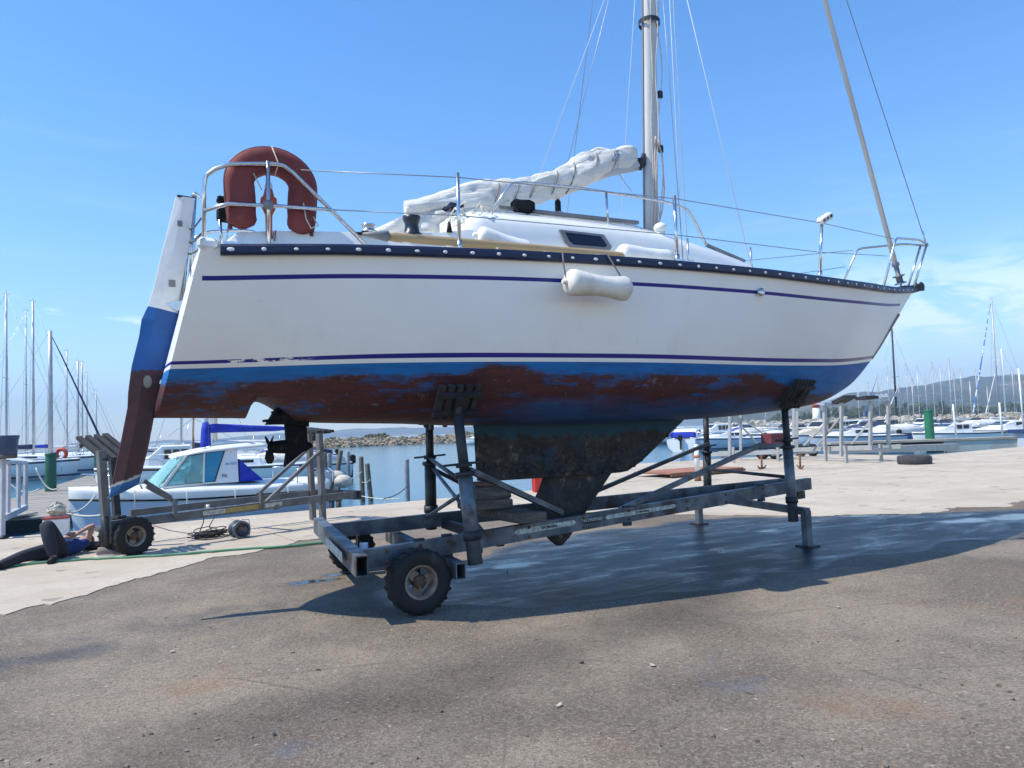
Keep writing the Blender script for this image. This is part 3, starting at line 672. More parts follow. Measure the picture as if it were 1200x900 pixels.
# outdrive leg with propeller
md = MB()
def outl(poly, t0, bev=.012):
    n = len(poly); cx = sum(p[0] for p in poly) / n; cz = sum(p[1] for p in poly) / n; k = .93
    inn = [(cx + (x - cx) * k, cz + (z - cz) * k) for x, z in poly]
    return [[L(x, -t0, z) for x, z in inn], [L(x, -t0 + bev, z) for x, z in poly], [L(x, t0 - bev, z) for x, z in poly], [L(x, t0, z) for x, z in inn]]
md.loft(outl([(-1.16, 1.63), (-1.02, 1.86), (-.80, 1.80), (-.80, 1.60), (-1.0, 1.63)], .13), True, True)
md.bar(L(-1.18, 0, 1.665), L(-.84, 0, 1.675), .22, .022); md.bar(L(-1.10, 0, 1.74), L(-.82, 0, 1.755), .26, .03)
md.loft(outl([(-1.0, 1.66), (-.815, 1.70), (-.80, 1.46), (-.83, 1.38), (-1.01, 1.24), (-.985, 1.42)], .055), True, True)
md.lathe([(.02, -.16), (.05, -.15), (.062, -.05), (.066, .05), (.05, .18), (.015, .24)], L(-.99, 0, 1.425), (1, 0, 0), 14)
leg = md.build('outdrive', m_drive, boat)
mp = MB()
for k in range(3):
    an = k * 2.094 + .5; u = Vector((0, math.cos(an), math.sin(an))); v_ = Vector((0, -math.sin(an), math.cos(an))); c0 = L(-1.13, 0, 1.425)
    mp.loft([[c0 + u * .03 + v_ * -.03 + Vector((.02, 0, 0)), c0 + u * .03 + v_ * .03 - Vector((.02, 0, 0)), c0 + u * .03 + v_ * .03 - Vector((.03, 0, 0)), c0 + u * .03 + v_ * -.03 + Vector((.01, 0, 0))],
             [c0 + u * .10 + v_ * -.06 + Vector((.03, 0, 0)), c0 + u * .10 + v_ * .06 - Vector((.03, 0, 0)), c0 + u * .10 + v_ * .06 - Vector((.04, 0, 0)), c0 + u * .10 + v_ * -.06 + Vector((.02, 0, 0))],
             [c0 + u * .15 + v_ * -.02 + Vector((.015, 0, 0)), c0 + u * .15 + v_ * .03 - Vector((.015, 0, 0)), c0 + u * .15 + v_ * .03 - Vector((.02, 0, 0)), c0 + u * .15 + v_ * -.02 + Vector((.01, 0, 0))]], True, True)
mp.build('propeller', m_drive, leg)

# rudder
m_rud, t, b = new_mat('rudder_paint')
tc = t.node('ShaderNodeTexCoord').outputs['Object']; xs_, ys_, zz = t.sep(tc)
n1 = t.noise(tc, 3.5, 6, .65); n2 = t.noise(tc, 14, 5, .7); lvl = t.m('SUBTRACT', zz, t.m('MULTIPLY', xs_, -.30))
zq = t.m('ADD', zz, t.m('MULTIPLY', xs_, .22))
wht = t.mix(t.ss(n1, .4, .7), (.76, .75, .73), (.66, .65, .62)); blu = t.mix(t.ss(n1, .4, .66), (.002, .085, .30), (.003, .065, .24)); redc = t.mix(t.ss(n2, .4, .65), (.072, .013, .013), (.045, .012, .014))
blu = t.mix(t.m('MULTIPLY', t.ss(n2, .64, .70), .6), blu, (.05, .03, .08))
c = t.mix(t.ss(zq, 2.195, 2.20), blu, wht)
c = t.mix(t.ss(t.m('ADD', zz, t.m('MULTIPLY', t.m('SUBTRACT', n2, .5), .1)), 2.125, 2.105), c, redc)
vo = t.voro(t.mapv(tc, (1, 0.001, 1)), 5.2); spot = t.m('MULTIPLY', t.ss(vo.outputs['Distance'], .115, .085), t.ss(zz, 2.15, 2.1)); spot = t.m('MULTIPLY', spot, t.ss(t.sep(vo.outputs['Color'])[0], .45, .5))
c = t.mix(t.m('MULTIPLY', spot, .75), c, (.32, .20, .17))
tipz = t.m('ADD', t.m('SUBTRACT', zz, t.m('MULTIPLY', xs_, .34)), t.m('MULTIPLY', t.m('SUBTRACT', n2, .5), .05))
c = t.mix(t.ss(tipz, 1.985, 1.975), c, (.45, .42, .36)); c = t.mix(t.ss(tipz, 1.965, 1.955), c, (.02, .10, .25))
t.put(b.inputs['Base Color'], c); t.put(b.inputs['Roughness'], t.lin(zz, 2.6, 2.7, .55, .35)); t.put(b.inputs['Normal'], t.bump(n2, .2, .006))
RUD = [(3.64, -1.905, -1.74), (3.2, -2.0, -1.79), (2.78, -2.09, -1.86), (2.66, -2.125, -1.875), (2.55, -2.17, -1.885), (2.40, -2.19, -1.905), (2.15, -2.245, -1.975), (1.93, -2.27, -2.02), (1.80, -2.275, -2.06), (1.45, -2.335, -2.12), (1.155, -2.39, -2.19), (1.10, -2.40, -2.30), (1.06, -2.41, -2.40)]
mr = MB(); rings = []
for z, a0, a1 in RUD:
    wdt = a1 - a0; th = .046
    if z < 1.12: th *= .6
    e = min(.085, wdt * .36)
    rings.append([L(a0, .012, z), L(a0 + e, th, z), L(a1 - .02, th, z), L(a1, .012, z), L(a1, -.012, z), L(a1 - .02, -th, z), L(a0 + e, -th, z), L(a0, -.012, z)])
mr.loft(rings[::-1], True, True); rud = mr.build('rudder', m_rud, boat)
hz = Vector((-1.95, 0, 2.3)); rt = Matrix.Translation(hz) @ Matrix.Rotation(math.radians(9), 4, Vector((.28, 0, .96))) @ Matrix.Translation(-hz); rud.data.transform(rt)
mq = MB(); mq.bar(L(-1.895, 0, 3.645), L(-1.745, 0, 3.642), .075, .016); mq.build('rudder_cap', m_black, rud).data.transform(rt)
mq = MB(); mq.tube([L(-1.745, .055, 3.66), L(-1.80, .055, 2.74)], .014, 8); mq.tube([L(-1.70, .03, 3.66), L(-1.745, .055, 3.69), L(-1.77, .055, 3.66)], .014, 8); mq.tube([L(-1.785, .02, 3.4), L(-1.85, .05, 2.72)], .012, 8); mq.build('uphaul_rod', m_steel, rud)
mq = MB()
for z, a in ((2.69, -1.84), (2.38, -1.92), (2.02, -2.0)):
    mq.bar(L(a - .05, .041, z), L(a + .05, .041, z - .01), .010, .036); mq.bar(L(a - .05, -.041, z), L(a + .05, -.041, z - .01), .010, .036); mq.lathe([(.0, -.05), (.016, -.05), (.016, .05), (.0, .05)], L(a + .02, 0, z), (0, 0, 1), 8)
mq.prism([(-1.99, 2.69), (-1.83, 2.73), (-1.82, 2.65), (-1.90, 2.63)], lambda x, y, tt: L(x, tt, y), .04, .07); mq.build('pintle', m_steel, rud)
mq = MB(); mq.bar(L(-1.90, .048, 3.40), L(-1.86, .048, 3.40), .01, .05); mq.bar(L(-1.965, .048, 2.87), L(-1.915, .048, 2.87), .01, .06); mq.build('builder_plate', m_grayframe, rud).data.transform(rt)
mq = MB(); mq.ball(L(-2.13, .0455, 2.02), (.035, .003, .055), 12, 6); mq.build('filler_patch', M('pale_filler', (.30, .29, .20)), rud).data.transform(rt)
mq = MB()
for i, z in enumerate((3.34, 3.22, 3.12)): mq.tube([L(-1.80, .0, z + .03), L(-1.76, .25, z + .03 - .04), L(-1.72, .5 - i * .05, z)], .008, 5)
mq.build('tiller_line', m_darkrope, rud)

# cockpit coamings, cabin
mc = MB()
for sgn in (1, -1):
    prof = [(-1.62, .04), (-1.48, .17), (-1.2, .20), (-.4, .235), (.2, .27), (.5, .32), (.56, .32)]
    mc.loft([[L(a, sgn * .98, zs(a) - .02), L(a, sgn * .90, zs(a) + h), L(a, sgn * .74, zs(a) + h), L(a, sgn * .70, zs(a) - .02)] for a, h in prof], True, True)
mc.build('cockpit_coaming', m_gel, boat)
CAB = [(.52, .82, 3.50, 3.62), (.70, .81, 3.545, 3.70), (1.4, .80, 3.57, 3.75), (2.3, .78, 3.565, 3.76), (2.75, .76, 3.56, 3.745), (3.15, .73, 3.525, 3.70), (3.6, .68, 3.475, 3.62), (4.1, .60, 3.405, 3.51), (4.6, .50, 3.31, 3.375), (5.0, .40, 3.19, 3.215), (5.2, .33, 3.13, 3.14)]
mc = MB(); rings = []
for a, w_, s_, c_ in CAB:
    zd = zs(a) - .03; half = [(w_ + .10, zd), (w_ + .02, s_ - .10), (w_ - .015, s_ - .03), (w_ - .07, s_ + .012), (w_ * .6, s_ + (c_ - s_) * .72), (w_ * .25, c_ - .008)]
    rings.append([L(a, y, z) for y, z in half] + [L(a, 0, c_)] + [L(a, -y, z) for y, z in half[::-1]])
mc.loft(rings, True, True, True); cabin = mc.build('cabin', m_gel, boat)
cabin.data.polygons.foreach_set('use_smooth', [len(p.vertices) == 4 for p in cabin.data.polygons])
def cabside(a, z):                                      # outboard face of the cabin side
    ws = interp([(c[0], c[1]) for c in CAB], a); s_ = interp([(c[0], c[2]) for c in CAB], a); zd = zs(a) - .03
    return ws + .02 + .08 * max(0, (s_ - .10 - z)) / max(.05, (s_ - .10 - zd)) - (.05 * max(0, z - s_ + .10) / .10)
mw = MB(); wpoly = [(1.50, 3.455), (2.02, 3.455), (2.10, 3.33), (2.07, 3.295), (1.60, 3.285), (1.545, 3.33)]
mw.prism(wpoly, lambda x, y, tt: L(x, cabside(x, y) + tt, y), -.01, .022); wf = mw.build('window', m_grayframe, cabin)
mw = MB(); cx, cz = 1.80, 3.372
mw.prism([(cx + (x - cx) * .80, cz + (y - cz) * .70) for x, y in wpoly], lambda x, y, tt: L(x, cabside(x, y) + tt, y), .012, .026); mw.build('pane', m_glass_dark, wf)
mw = MB(); mw.bar(L(1.02, .46, 3.735), L(2.72, .46, 3.745), .05, .035); mw.build('grab_rail', m_grayframe, cabin)
mw = MB(); mw.rbox(L(1.28, .50, 3.765), (.24, .12, .13), .03); mw.build('rope_clutch', m_black, cabin)
mw = MB(); mw.rbox(L(.60, .30, 3.74), (.16, .22, .05), .02); mw.build('instrument_pod', m_navy, cabin)
mw = MB(); mw.ball(L(2.9, .62, 3.66), (.075, .075, .06), 14, 8); mw.tube([L(2.9, .62, 3.5), L(2.9, .62, 3.64)], .05, 10); mw.build('deck_vent', m_vinyl2, boat)
# winches and deck gear
def winch(a, b_, z0, h, r, m):
    mw = MB(); mw.lathe([(0, 0), (r * 1.25, 0), (r * 1.25, h * .18), (r * .9, h * .3), (r * .8, h * .62), (r * 1.02, h * .84), (r * 1.05, h), (r * .4, h + .01), (0, h + .01)], L(a, b_, z0), (0, 0, 1), 18); return mw.build('winch', m, boat)
winch(-.02, .86, zs(0) + .21, .20, .075, M('winch_black', (.03, .035, .05), rough=.35, metal=.3))
winch(-.02, -.86, zs(0) + .21, .20, .075, m_steel)
winch(-.42, .90, zs(0) + .215, .07, .06, m_steel)
mw = MB(); mw.bar(L(-.55, .92, zs(0) + .195), L(-.32, .92, zs(0) + .20), .05, .018); mw.tube([L(.32, .9, 3.30), L(.32, .9, 3.40)], [.03, .012], 8); mw.build('sheet_track', m_black, boat)
mw = MB()
for (a, b_) in ((-1.5, 1.0), (2.62, 1.36), (6.4, .52)): mw.bar(L(a - .09, b_, zs(a) + .06), L(a + .09, b_, zs(a) + .06), .02, .02); mw.tube([L(a - .03, b_, zs(a)), L(a - .03, b_, zs(a) + .06)], .01, 6); mw.tube([L(a + .03, b_, zs(a)), L(a + .03, b_, zs(a) + .06)], .01, 6)
mw.build('deck_cleat', m_steel, boat)
mw = MB(); mw.bar(L(3.62, .52, 3.56), L(4.25, .46, 3.43), .03, .03); mw.build('jib_track', m_grayframe, boat)
# bundle of white line at the after end of the cabin
mw = MB()
for i in range(34):
    c = Vector((.56 + RND.uniform(-.06, .30), RND.uniform(.25, .75), 3.48 + RND.uniform(-.12, .20))); r = RND.uniform(.05, .12); n_ = Vector((RND.gauss(0, 1), RND.gauss(0, 1), RND.gauss(0, 1))).normalized(); u = n_.orthogonal().normalized(); v_ = n_.cross(u)
    pts = [c + (u * math.cos(k * .62) + v_ * math.sin(k * .62)) * r * RND.uniform(.7, 1.1) for k in range(RND.randint(5, 9))]
    pts = [Vector((p.x, -p.y, p.z)) for p in pts]; mw.tube(pts, .008, 5)
mw.build('rope_bundle', m_rope, boat)

# rails
def rail_part(name, paths, r=.0165, m=m_steel, parent=boat):
    q = MB()
    for p in paths: q.tube(p, r, 8)
    return q.build(name, m, parent)
def bend(pts, k=.06):                                   # round off the corners of a path
    out = [pts[0]]
    for a, b_, c in zip(pts, pts[1:], pts[2:]):
        a, b_, c = Vector(a), Vector(b_), Vector(c); p = b_ + (a - b_).normalized() * min(k, (a - b_).length * .45); q = b_ + (c - b_).normalized() * min(k, (c - b_).length * .45)
        out += [p, p.lerp(b_, .55).lerp(q.lerp(b_, .55), .33), p.lerp(b_, .55).lerp(q.lerp(b_, .55), .67), q]
    return out + [pts[-1]]
pp = rail_part('pushpit', [])  if False else None
for sgn in (1, -1):
    o = 0 if sgn == 1 else 0
    paths = [bend([L(-1.72, sgn * .93, 3.0), L(-1.72, sgn * .95, 3.56), L(-1.56, sgn * 1.0, 3.645), L(-1.13, sgn * 1.02, 3.70), L(-.50, sgn * 1.10, zs(-.5) + .07)], .10),
             [L(-1.73, sgn * .95, 3.27), L(-1.55, sgn * 1.0, 3.33), L(-1.2, sgn * 1.02, 3.345), L(-.77, sgn * 1.07, 3.345)],
             [L(-1.255, sgn * 1.02, 3.0), L(-1.255, sgn * 1.02, 3.70)]]
    p = rail_part('pushpit', paths)
    q = MB(); q.ball(L(-1.255, sgn * 1.02, 3.345), (.045, .04, .045), 10, 6); q.build('rail_clamp', m_grayframe, p)
q = MB(); q.rbox(L(-1.50, .80, 3.42), (.24, .10, .05), .015); q.rbox(L(-1.56, .80, 3.30), (.12, .10, .12), .02); q.build('stern_lamp', m_black, boat)
q = MB(); q.tube([L(-1.60, .80, 3.28), L(-1.58, .79, 3.02)], .014, 8); q.tube([L(-1.52, .80, 3.30), L(-1.56, .8, 3.02)], .008, 6); q.build('lamp_bracket', m_steel, boat)
for a0, z1 in ((.245, 3.70), (2.47, 3.73), (4.72, 3.80)):
    b_ = hb(a0) - .09; lean = .0 if a0 < 4 else .10
    q = MB(); q.tube([L(a0, b_, zs(a0) - .01), L(a0 + lean, b_, z1)], .017, 8); q.tube([L(a0, b_, zs(a0) - .01), L(a0 + lean * .2, b_, zs(a0) + .10)], .024, 8); q.build('stanchion', m_steel, boat)
    q = MB(); q.tube([L(a0, -b_, zs(a0) - .01), L(a0 + lean, -b_, z1)], .017, 8); q.build('stanchion', m_steel, boat)
q = MB()
for k in range(6): q.lathe([(.02, -.03), (.042, -.02), (.042, .02), (.02, .03)], L(4.80 + .055 * (k % 3), hb(4.72) - .09 + .03 * (k // 3), 3.80 + .03 * ((k * 7) % 3) - .01), (.2, 1, .3), 8)
q.build('snap_hook', m_white, boat)
for sgn in (1, -1):
    bs = lambda a: sgn * (hb(a) - .09)
    up_ = [L(-1.0, sgn * 1.03, 3.66), L(.245, bs(.245), 3.66), L(2.47, bs(2.47), 3.70), L(4.81, bs(4.72), 3.765), L(7.15, sgn * .33, 3.985)]
    lo2 = [L(-.77, sgn * 1.07, 3.345), L(.245, bs(.245), 3.33), L(2.47, bs(2.47), 3.34), L(4.75, bs(4.72), 3.42), L(6.98, sgn * .34, 3.73)]
    for path in (up_, lo2): q = MB(); q.tube(path, .0048, 5); q.build('lifeline', m_wire, boat)
# pulpit
pul = MB()
for sgn in (1, -1):
    pul.tube(bend([L(6.78, sgn * .38, zs(6.8) - .01), L(7.22, sgn * .31, 4.01), L(8.0, sgn * .12, 4.10), L(8.33, sgn * .03, 4.08), L(8.36, 0, 4.07)], .09), .0165, 8)
    pul.tube([L(8.28, sgn * .05, 4.09), L(7.90, sgn * .05, zs(7.9) + .0)], .0165, 8)
pul.build('pulpit', m_steel, boat)
# stainless hoop over the cabin
q = MB()
for sgn in (1, -1):
    q.tube(bend([L(.88, sgn * .55, 3.62), L(1.16, sgn * .52, 4.0), L(1.9, sgn * .50, 4.035), L(3.1, sgn * .46, 4.03), L(3.48, sgn * .42, 3.99), L(3.73, sgn * .40, 3.60)], .14), .0155, 8)
    q.tube([L(2.30, sgn * .50, 3.66), L(2.30, sgn * .49, 4.03)], .0135, 8)
q.build('mast_guard_rail', m_steel, boat)

# mast, boom, sail, rigging
mm = MB(); rings = []
ma = lambda z: 3.245 + (z - 3.83) * .0455
for z in [3.60 + i * .7 for i in range(16)]:
    rings.append([L(ma(z) + .092 * math.cos(2 * PI * k / 20), .082 * math.sin(2 * PI * k / 20), z) for k in range(20)])
mm.loft(rings, True, True, True); mast = mm.build('mast', m_alu, boat)
q = MB()
for z in [3.9 + .1 * i for i in range(70)]: pass
q.bar(L(ma(3.7) - .096, 0, 3.75), L(ma(13) - .096, 0, 13.0), .022, .012, up=(1, 0, 0)); q.build('sail_track', m_grayframe, mast)
q = MB()
for z in (4.82, 5.5): q.rbox(L(ma(z) + .10, .075, z), (.06, .04, .10), .012)
q.lathe([(.13, -.03), (.13, .03)], L(ma(6.42), 0, 6.42), (0, 0, 1), 16); q.rbox(L(3.16, .02, 3.70), (.34, .28, .08), .02); q.build('mast_fitting', m_galv_dark, mast)
q = MB()
for (dx, y0, wob) in ((.03, .095, .02), (.10, .07, .03), (-.05, .098, .012)):
    q.tube([L(ma(z) + dx + wob * math.sin(z * 5 + dx * 40), y0 + .008, z) for z in [3.75 + .12 * i for i in range(60)]], .0065, 5)
q.build('halyard', m_rope, mast)
q = MB(); q.tube([L(3.33, .10, 4.9), L(3.37, .12, 4.72), L(3.38, .12, 4.3), L(3.34, .11, 4.05), L(3.24, .12, 3.8)], .011, 6); q.tube([L(3.30, .10, 4.95), L(3.26, .12, 4.7), L(3.26, .11, 4.2), L(3.22, .10, 3.85)], .009, 6); q.ball(L(3.33, .11, 4.88), (.03, .03, .05), 8, 6); q.build('cleated_line', M('red_flecked_line', (.5, .36, .32), (.62, .55, .5), 30), mast)
bm = MB(); bm.tube([L(.25, 0, 3.72), L(3.08, 0, 4.60)], .06, 12); boom = bm.build('boom', m_alu, boat)
q = MB(); q.bar(L(3.02, 0, 4.62), L(3.2, 0, 4.66), .06, .10); q.tube([L(3.1, .03, 4.55), L(3.17, .03, 4.74)], .03, 8); q.build('gooseneck', m_galv_dark, boom)
SP = [(.20, 3.78, .075), (.30, 3.785, .10), (.6, 3.865, .135), (.95, 3.95, .17), (1.25, 4.02, .165), (1.5, 4.08, .155), (1.8, 4.19, .165), (2.05, 4.29, .19), (2.3, 4.41, .195), (2.55, 4.54, .185), (2.75, 4.61, .15), (2.95, 4.67, .135), (3.06, 4.70, .095)]
ms = MB(); rings = []; N = 44
for i in range(96):
    a = .20 + (3.06 - .20) * i / 95; z = interp([(p[0], p[1]) for p in SP], a); r = interp([(p[0], p[2]) for p in SP], a)
    pinch = 1 - .09 * max(0, 1 - min(abs(a - c) for c in (1.18, 1.42, 1.62, 1.9, 2.12, 2.42, 2.72)) / .06)
    ring = []
    for k in range(N):
        th = 2 * PI * k / N; rr = r * pinch * (1 + .22 * nz(a * 2.4, math.cos(th) * 1.1 + 3, math.sin(th) * 1.1) + .11 * math.sin(th * 3 + a * 3.5 + nz(a * 2, 7) * 3) + .11 * (abs(nz(a * 2.6, math.cos(th) * 3.2, math.sin(th) * 3.2)) * 2 - .5) + .05 * nz(a * 11, math.cos(th) * 4, math.sin(th) * 4))
        ring.append(L(a, math.cos(th) * rr * .72, z + math.sin(th) * rr))
    rings.append(ring)
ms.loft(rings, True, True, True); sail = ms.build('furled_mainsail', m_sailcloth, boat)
ms = MB(); rings = []                                    # loose foot of the sail hanging below the boom's after end
for i in range(30):
    a = -.18 + 1.5 * i / 29; zt = interp([(-.18, 3.50), (.3, 3.71), (.8, 3.80), (1.4, 3.98)], a); zb_ = interp([(-.18, 3.46), (.1, 3.43), (.5, 3.52), (1.0, 3.66), (1.4, 3.9)], a)
    rings.append([L(a, .10 + .05 * nz(a * 4, v * 3) + .02 * math.sin(a * 14 + v * 4), zt + (zb_ - zt) * v) for v in (0, .2, .4, .6, .8, 1)] + [L(a, .04 + .05 * nz(a * 4, v * 3, 4), zt + (zb_ - zt) * v) for v in (1, .8, .6, .4, .2, 0)])
ms.loft(rings, True, True, True); ms.build('sail_foot', m_sailcloth, sail)
for a in (1.18, 1.42, 1.62, 1.9, 2.12, 2.42, 2.72):
    z = interp([(p[0], p[1]) for p in SP], a); r = interp([(p[0], p[2]) for p in SP], a) * 1.0; q = MB()
    q.tube([L(a + .05 * math.sin(2 * PI * k / 20), math.cos(2 * PI * k / 20) * r * .74, z + math.sin(2 * PI * k / 20) * r * 1.0) for k in range(21)], .0085, 5, False); q.build('sail_tie', m_grayframe, sail)
q = MB(); q.tube([L(2.72, .12, 4.55), L(2.74, .13, 4.40), L(2.83, .14, 4.28), L(2.9, .13, 4.22)], .006, 5)
for k in range(9): q.tube([L(2.70 + RND.uniform(-.06, .06), .13, 4.62 + RND.uniform(-.08, .08)) for _ in range(4)], .007, 5)
q.build('knotted_line', M('blue_flecked_rope', (.30, .38, .48), (.6, .6, .58), 40), sail)
# boom vang / mainsheet block hanging from the boom
q = MB(); q.tube([L(1.98, 0, 4.16), L(1.98, 0, 4.06)], .008, 6); q.rbox(L(1.98, 0, 3.99), (.07, .04, .15), .02); q.build('sheet_block', m_black, boom)
q = MB()
for k in range(6): q.tube([L(1.96 + .012 * k, .01 * (k % 3), 3.93), L(1.98 + .03 * k * RND.uniform(.6, 1.4), .03 * (k % 3 - 1), 3.82), L(1.95 + .05 * k, .02 * k, 3.70)], .0075, 5)
q.build('mainsheet', m_rope, boom)
mtop = L(ma(13.6), 0, 13.6)
for nm, pts, r, m in (
    ('shroud', [L(2.66, 1.34, 3.06), L(ma(12.4), .06, 12.4)], .0042, m_wire_pale), ('shroud', [L(2.58, 1.36, 3.06), L(ma(8.6), .08, 8.6)], .0038, m_wire),
    ('shroud', [L(3.55, 1.28, 3.08), L(ma(8.6), .08, 8.6)], .0042, m_wire_pale),
    ('shroud', [L(2.66, -1.34, 3.06), L(ma(12.4), -.06, 12.4)], .0042, m_wire), ('shroud', [L(2.3, -1.36, 3.06), L(ma(8.6), -.08, 8.6)], .0042, m_wire), ('shroud', [L(3.55, -1.28, 3.08), L(ma(8.6), -.08, 8.6)], .004, m_wire_pale),
    ('topping_lift', [L(1.75, 0, 4.30), L(ma(8.0) - .10, 0, 8.0)], .0036, m_wire_pale),
    ('flag_halyard', [L(2.62, 1.30, 3.12), L(3.28, .5, 7.8)], .0032, m_wire_pale), ('spinnaker_halyard', [L(8.29, .02, 4.12), L(6.93, 0, 7.57), L(4.6, 0, 13.2)], .0052, m_darkrope)):
    q = MB(); q.tube(pts, r, 5); q.build(nm, m, boat)
q = MB(); q.tube([L(8.29, .02, 4.1), L(8.24, .02, 4.28)], .012, 6); q.tube([L(2.66, 1.34, 3.02), L(2.67, 1.33, 3.34)], .011, 6); q.tube([L(3.55, 1.28, 3.05), L(3.55, 1.27, 3.34)], .011, 6); q.build('turnbuckle', m_steel, boat)
fs0 = L(7.70, 0, 3.42); fs1 = L(7.70 - 1.225 * 10 / 3.96 * .98, 0, 13.42)
q = MB(); q.tube([fs0 + (fs1 - fs0) * .035, fs1], [.034, .030], 10); q.build('furling_forestay', m_alu, boat)
d_ = (fs1 - fs0).normalized()
q = MB(); q.lathe([(.012, 0), (.012, .03), (.085, .035), (.085, .045), (.045, .06), (.045, .13), (.085, .145), (.085, .155), (.03, .17), (.036, .30)], fs0, d_, 16); q.lathe([(.05, .30), (.052, .34), (.04, .36)], fs0, d_, 12)
q.build('furling_drum', m_galv, boat)

# ------------------------------------------------------------------ loose gear on the boat (things of their own)
def tube_fender(name, label, P, Q2, r, m, group=None, kink=0.0, lines=(), sag=0):
    P, Q2 = Vector(P), Vector(Q2); mid = (P + Q2) / 2; o = thing(name, label, 'fender', BW(mid.x, mid.y, mid.z), TH, group); off = L(*mid)
    A, Bp = L(*P), L(*Q2); ln = (Bp - A).length; prof = [(0, .02), (.012, .5), (.03, .8), (.07, .97), (.12, 1.0), (.3, .94 - kink), (.5, .86 - kink * 1.4), (.7, .88 - kink), (.88, .95), (.94, .9), (.975, .7), (.99, .45), (1, .02)]
    q = MB(off); n_ = 18; rings = []
    d = (Bp - A).normalized(); u = Vector((0, 0, 1)) - d * d.z; u.normalize(); v_ = d.cross(u)
    for s_, k in prof: rings.append([A + d * ln * s_ + Vector((0, 0, -sag * (4 * s_ * (1 - s_)))) + (u * math.cos(2 * PI * j / n_) + v_ * math.sin(2 * PI * j / n_)) * r * k for j in range(n_)])
    q.loft(rings, True, True, True); q.build('fender_body', m, o)
    for e, sg in ((A, -1), (Bp, 1)):
        q = MB(off); q.tube([e - d * sg * .03, e + d * sg * .035], [.028, .02], 8); q.build('fender_eye', m, o)
    for l_ in lines: q = MB(off); q.tube([L(*p) for p in l_], .0075, 6); q.build('fender_line', m_darkrope, o)
    return o
bo = hb(1.4) + .14
tube_fender('hanging_fender', 'stained white fender hanging on two lines against the hull side', (1.09, bo, 2.755), (1.74, bo, 2.725), .118, m_vinyl, None, .07, [[(1.10, bo, 2.76), (1.11, bo - .06, 2.9), (1.13, hb(1.1) + .045, 3.035), (1.16, hb(1.1) - .06, 3.06)], [(1.73, bo, 2.73), (1.64, bo - .05, 2.92), (1.58, hb(1.6) + .045, 3.05), (1.52, hb(1.6) - .06, 3.07)]])
tube_fender('deck_fender', 'clean white fender lying on the side deck below the cabin window', (1.93, 1.20, 3.17), (2.55, 1.22, 3.15), .095, m_vinyl2, 'fenders lying on the side deck')
tube_fender('deck_fender', 'white fender with a pointed end tilted against the after end of the cabin', (.50, 1.10, 3.24), (1.02, 1.12, 3.13), .095, m_vinyl2, 'fenders lying on the side deck')
o = thing('spinnaker_pole', 'wooden coloured spar with white bands lying along the side deck', 'spar', BW(1.0, 1.22, 3.12), TH); off = L(1.0, 1.22, 3.12)
q = MB(off); q.tube([L(-.36, 1.19, 3.13), L(-.28, 1.19, 3.13), L(2.45, 1.24, 3.135), L(2.55, 1.24, 3.135)], [.028, .041, .041, .028], 12); q.build('spar', m_teak, o)
for a in (-.22, .16, .62, 1.08, 1.45): q = MB(off); q.tube([L(a, 1.19 + .018 * a, 3.13), L(a + .07, 1.19 + .018 * a, 3.13)], .044, 12); q.build('band', m_vinyl2, o)
for a0, a1 in ((-.55, -.34), (2.53, 2.74)):
    q = MB(off); q.tube([L(a0 if a0 < 0 else a1, 1.2, 3.13), L((a0 + a1) / 2, 1.2, 3.13), L(a1 if a0 < 0 else a0, 1.2, 3.13)], [.012, .030, .046], 10); q.build('pole_end', m_grayframe, o)
# horseshoe buoy
o = thing('horseshoe_buoy', 'faded red horseshoe lifebuoy hung upside down on the stern rail', 'lifebuoy', BW(-1.22, .92, 3.25), TH); off = L(-1.22, .92, 3.25)
q = MB(off); rings = []; pth = []
for i in range(41):
    u = i / 40
    if u < .28: x = -.245 + .012 * math.sin(u / .28 * PI); z = 3.31 + (3.68 - 3.31) * (u / .28)
    elif u > .72: x = .245 - .012 * math.sin((1 - u) / .28 * PI); z = 3.31 + (3.68 - 3.31) * ((1 - u) / .28)
    else:
        th = PI - (u - .28) / .44 * PI; x = .245 * math.cos(th); z = 3.68 + .205 * math.sin(th)
    if min(u, 1 - u) < .10: x *= 1 - .9 * (.10 - min(u, 1 - u)) ; z = z + .0
    pth.append(L(-1.215 + x, .92, z - .145))
for i, p in enumerate(pth):
    u = i / 40; tgt = (pth[min(40, i + 1)] - pth[max(0, i - 1)]).normalized(); s_ = Vector((0, 1, 0)); v_ = tgt.cross(s_); k = min(1, (min(u, 1 - u) / .035)) ** .5 if min(u, 1 - u) < .035 else 1; k = max(k, .25)
    wr = 1 + .03 * nz(u * 30, 2)
    rings.append([p + (s_ * math.copysign(abs(math.cos(a)) ** .8, math.cos(a)) * .075 + v_ * math.copysign(abs(math.sin(a)) ** .8, math.sin(a)) * .112) * k * wr for a in [2 * PI * j / 18 for j in range(18)]])
q.loft(rings, True, True, True); q.build('buoy_body', m_red_foam, o)
q = MB(off); q.tube([p + Vector((0, 0, 0)) + (p - L(-1.215, .92, 3.45)).normalized() * .112 + Vector((0, -.0, 0)) for p in pth[2:-2]], .014, 6); q.build('piping', M('dark_red_piping', (.10, .03, .03)), o)
q = MB(off); q.tube([L(-1.36, .99, 3.60), L(-1.30, 1.0, 3.47)], .005, 5); q.tube([L(-.98, 1.0, 3.40), L(-.96, 1.0, 3.27), L(-.92, .99, 3.2), L(-.86, .98, 3.23), L(-.9, .98, 3.3)], .006, 5); q.tube([L(-1.22, .99, 3.84), L(-1.17, 1.005, 3.70), L(-1.20, .995, 3.60)], .005, 5); q.build('cord', m_rope, o)
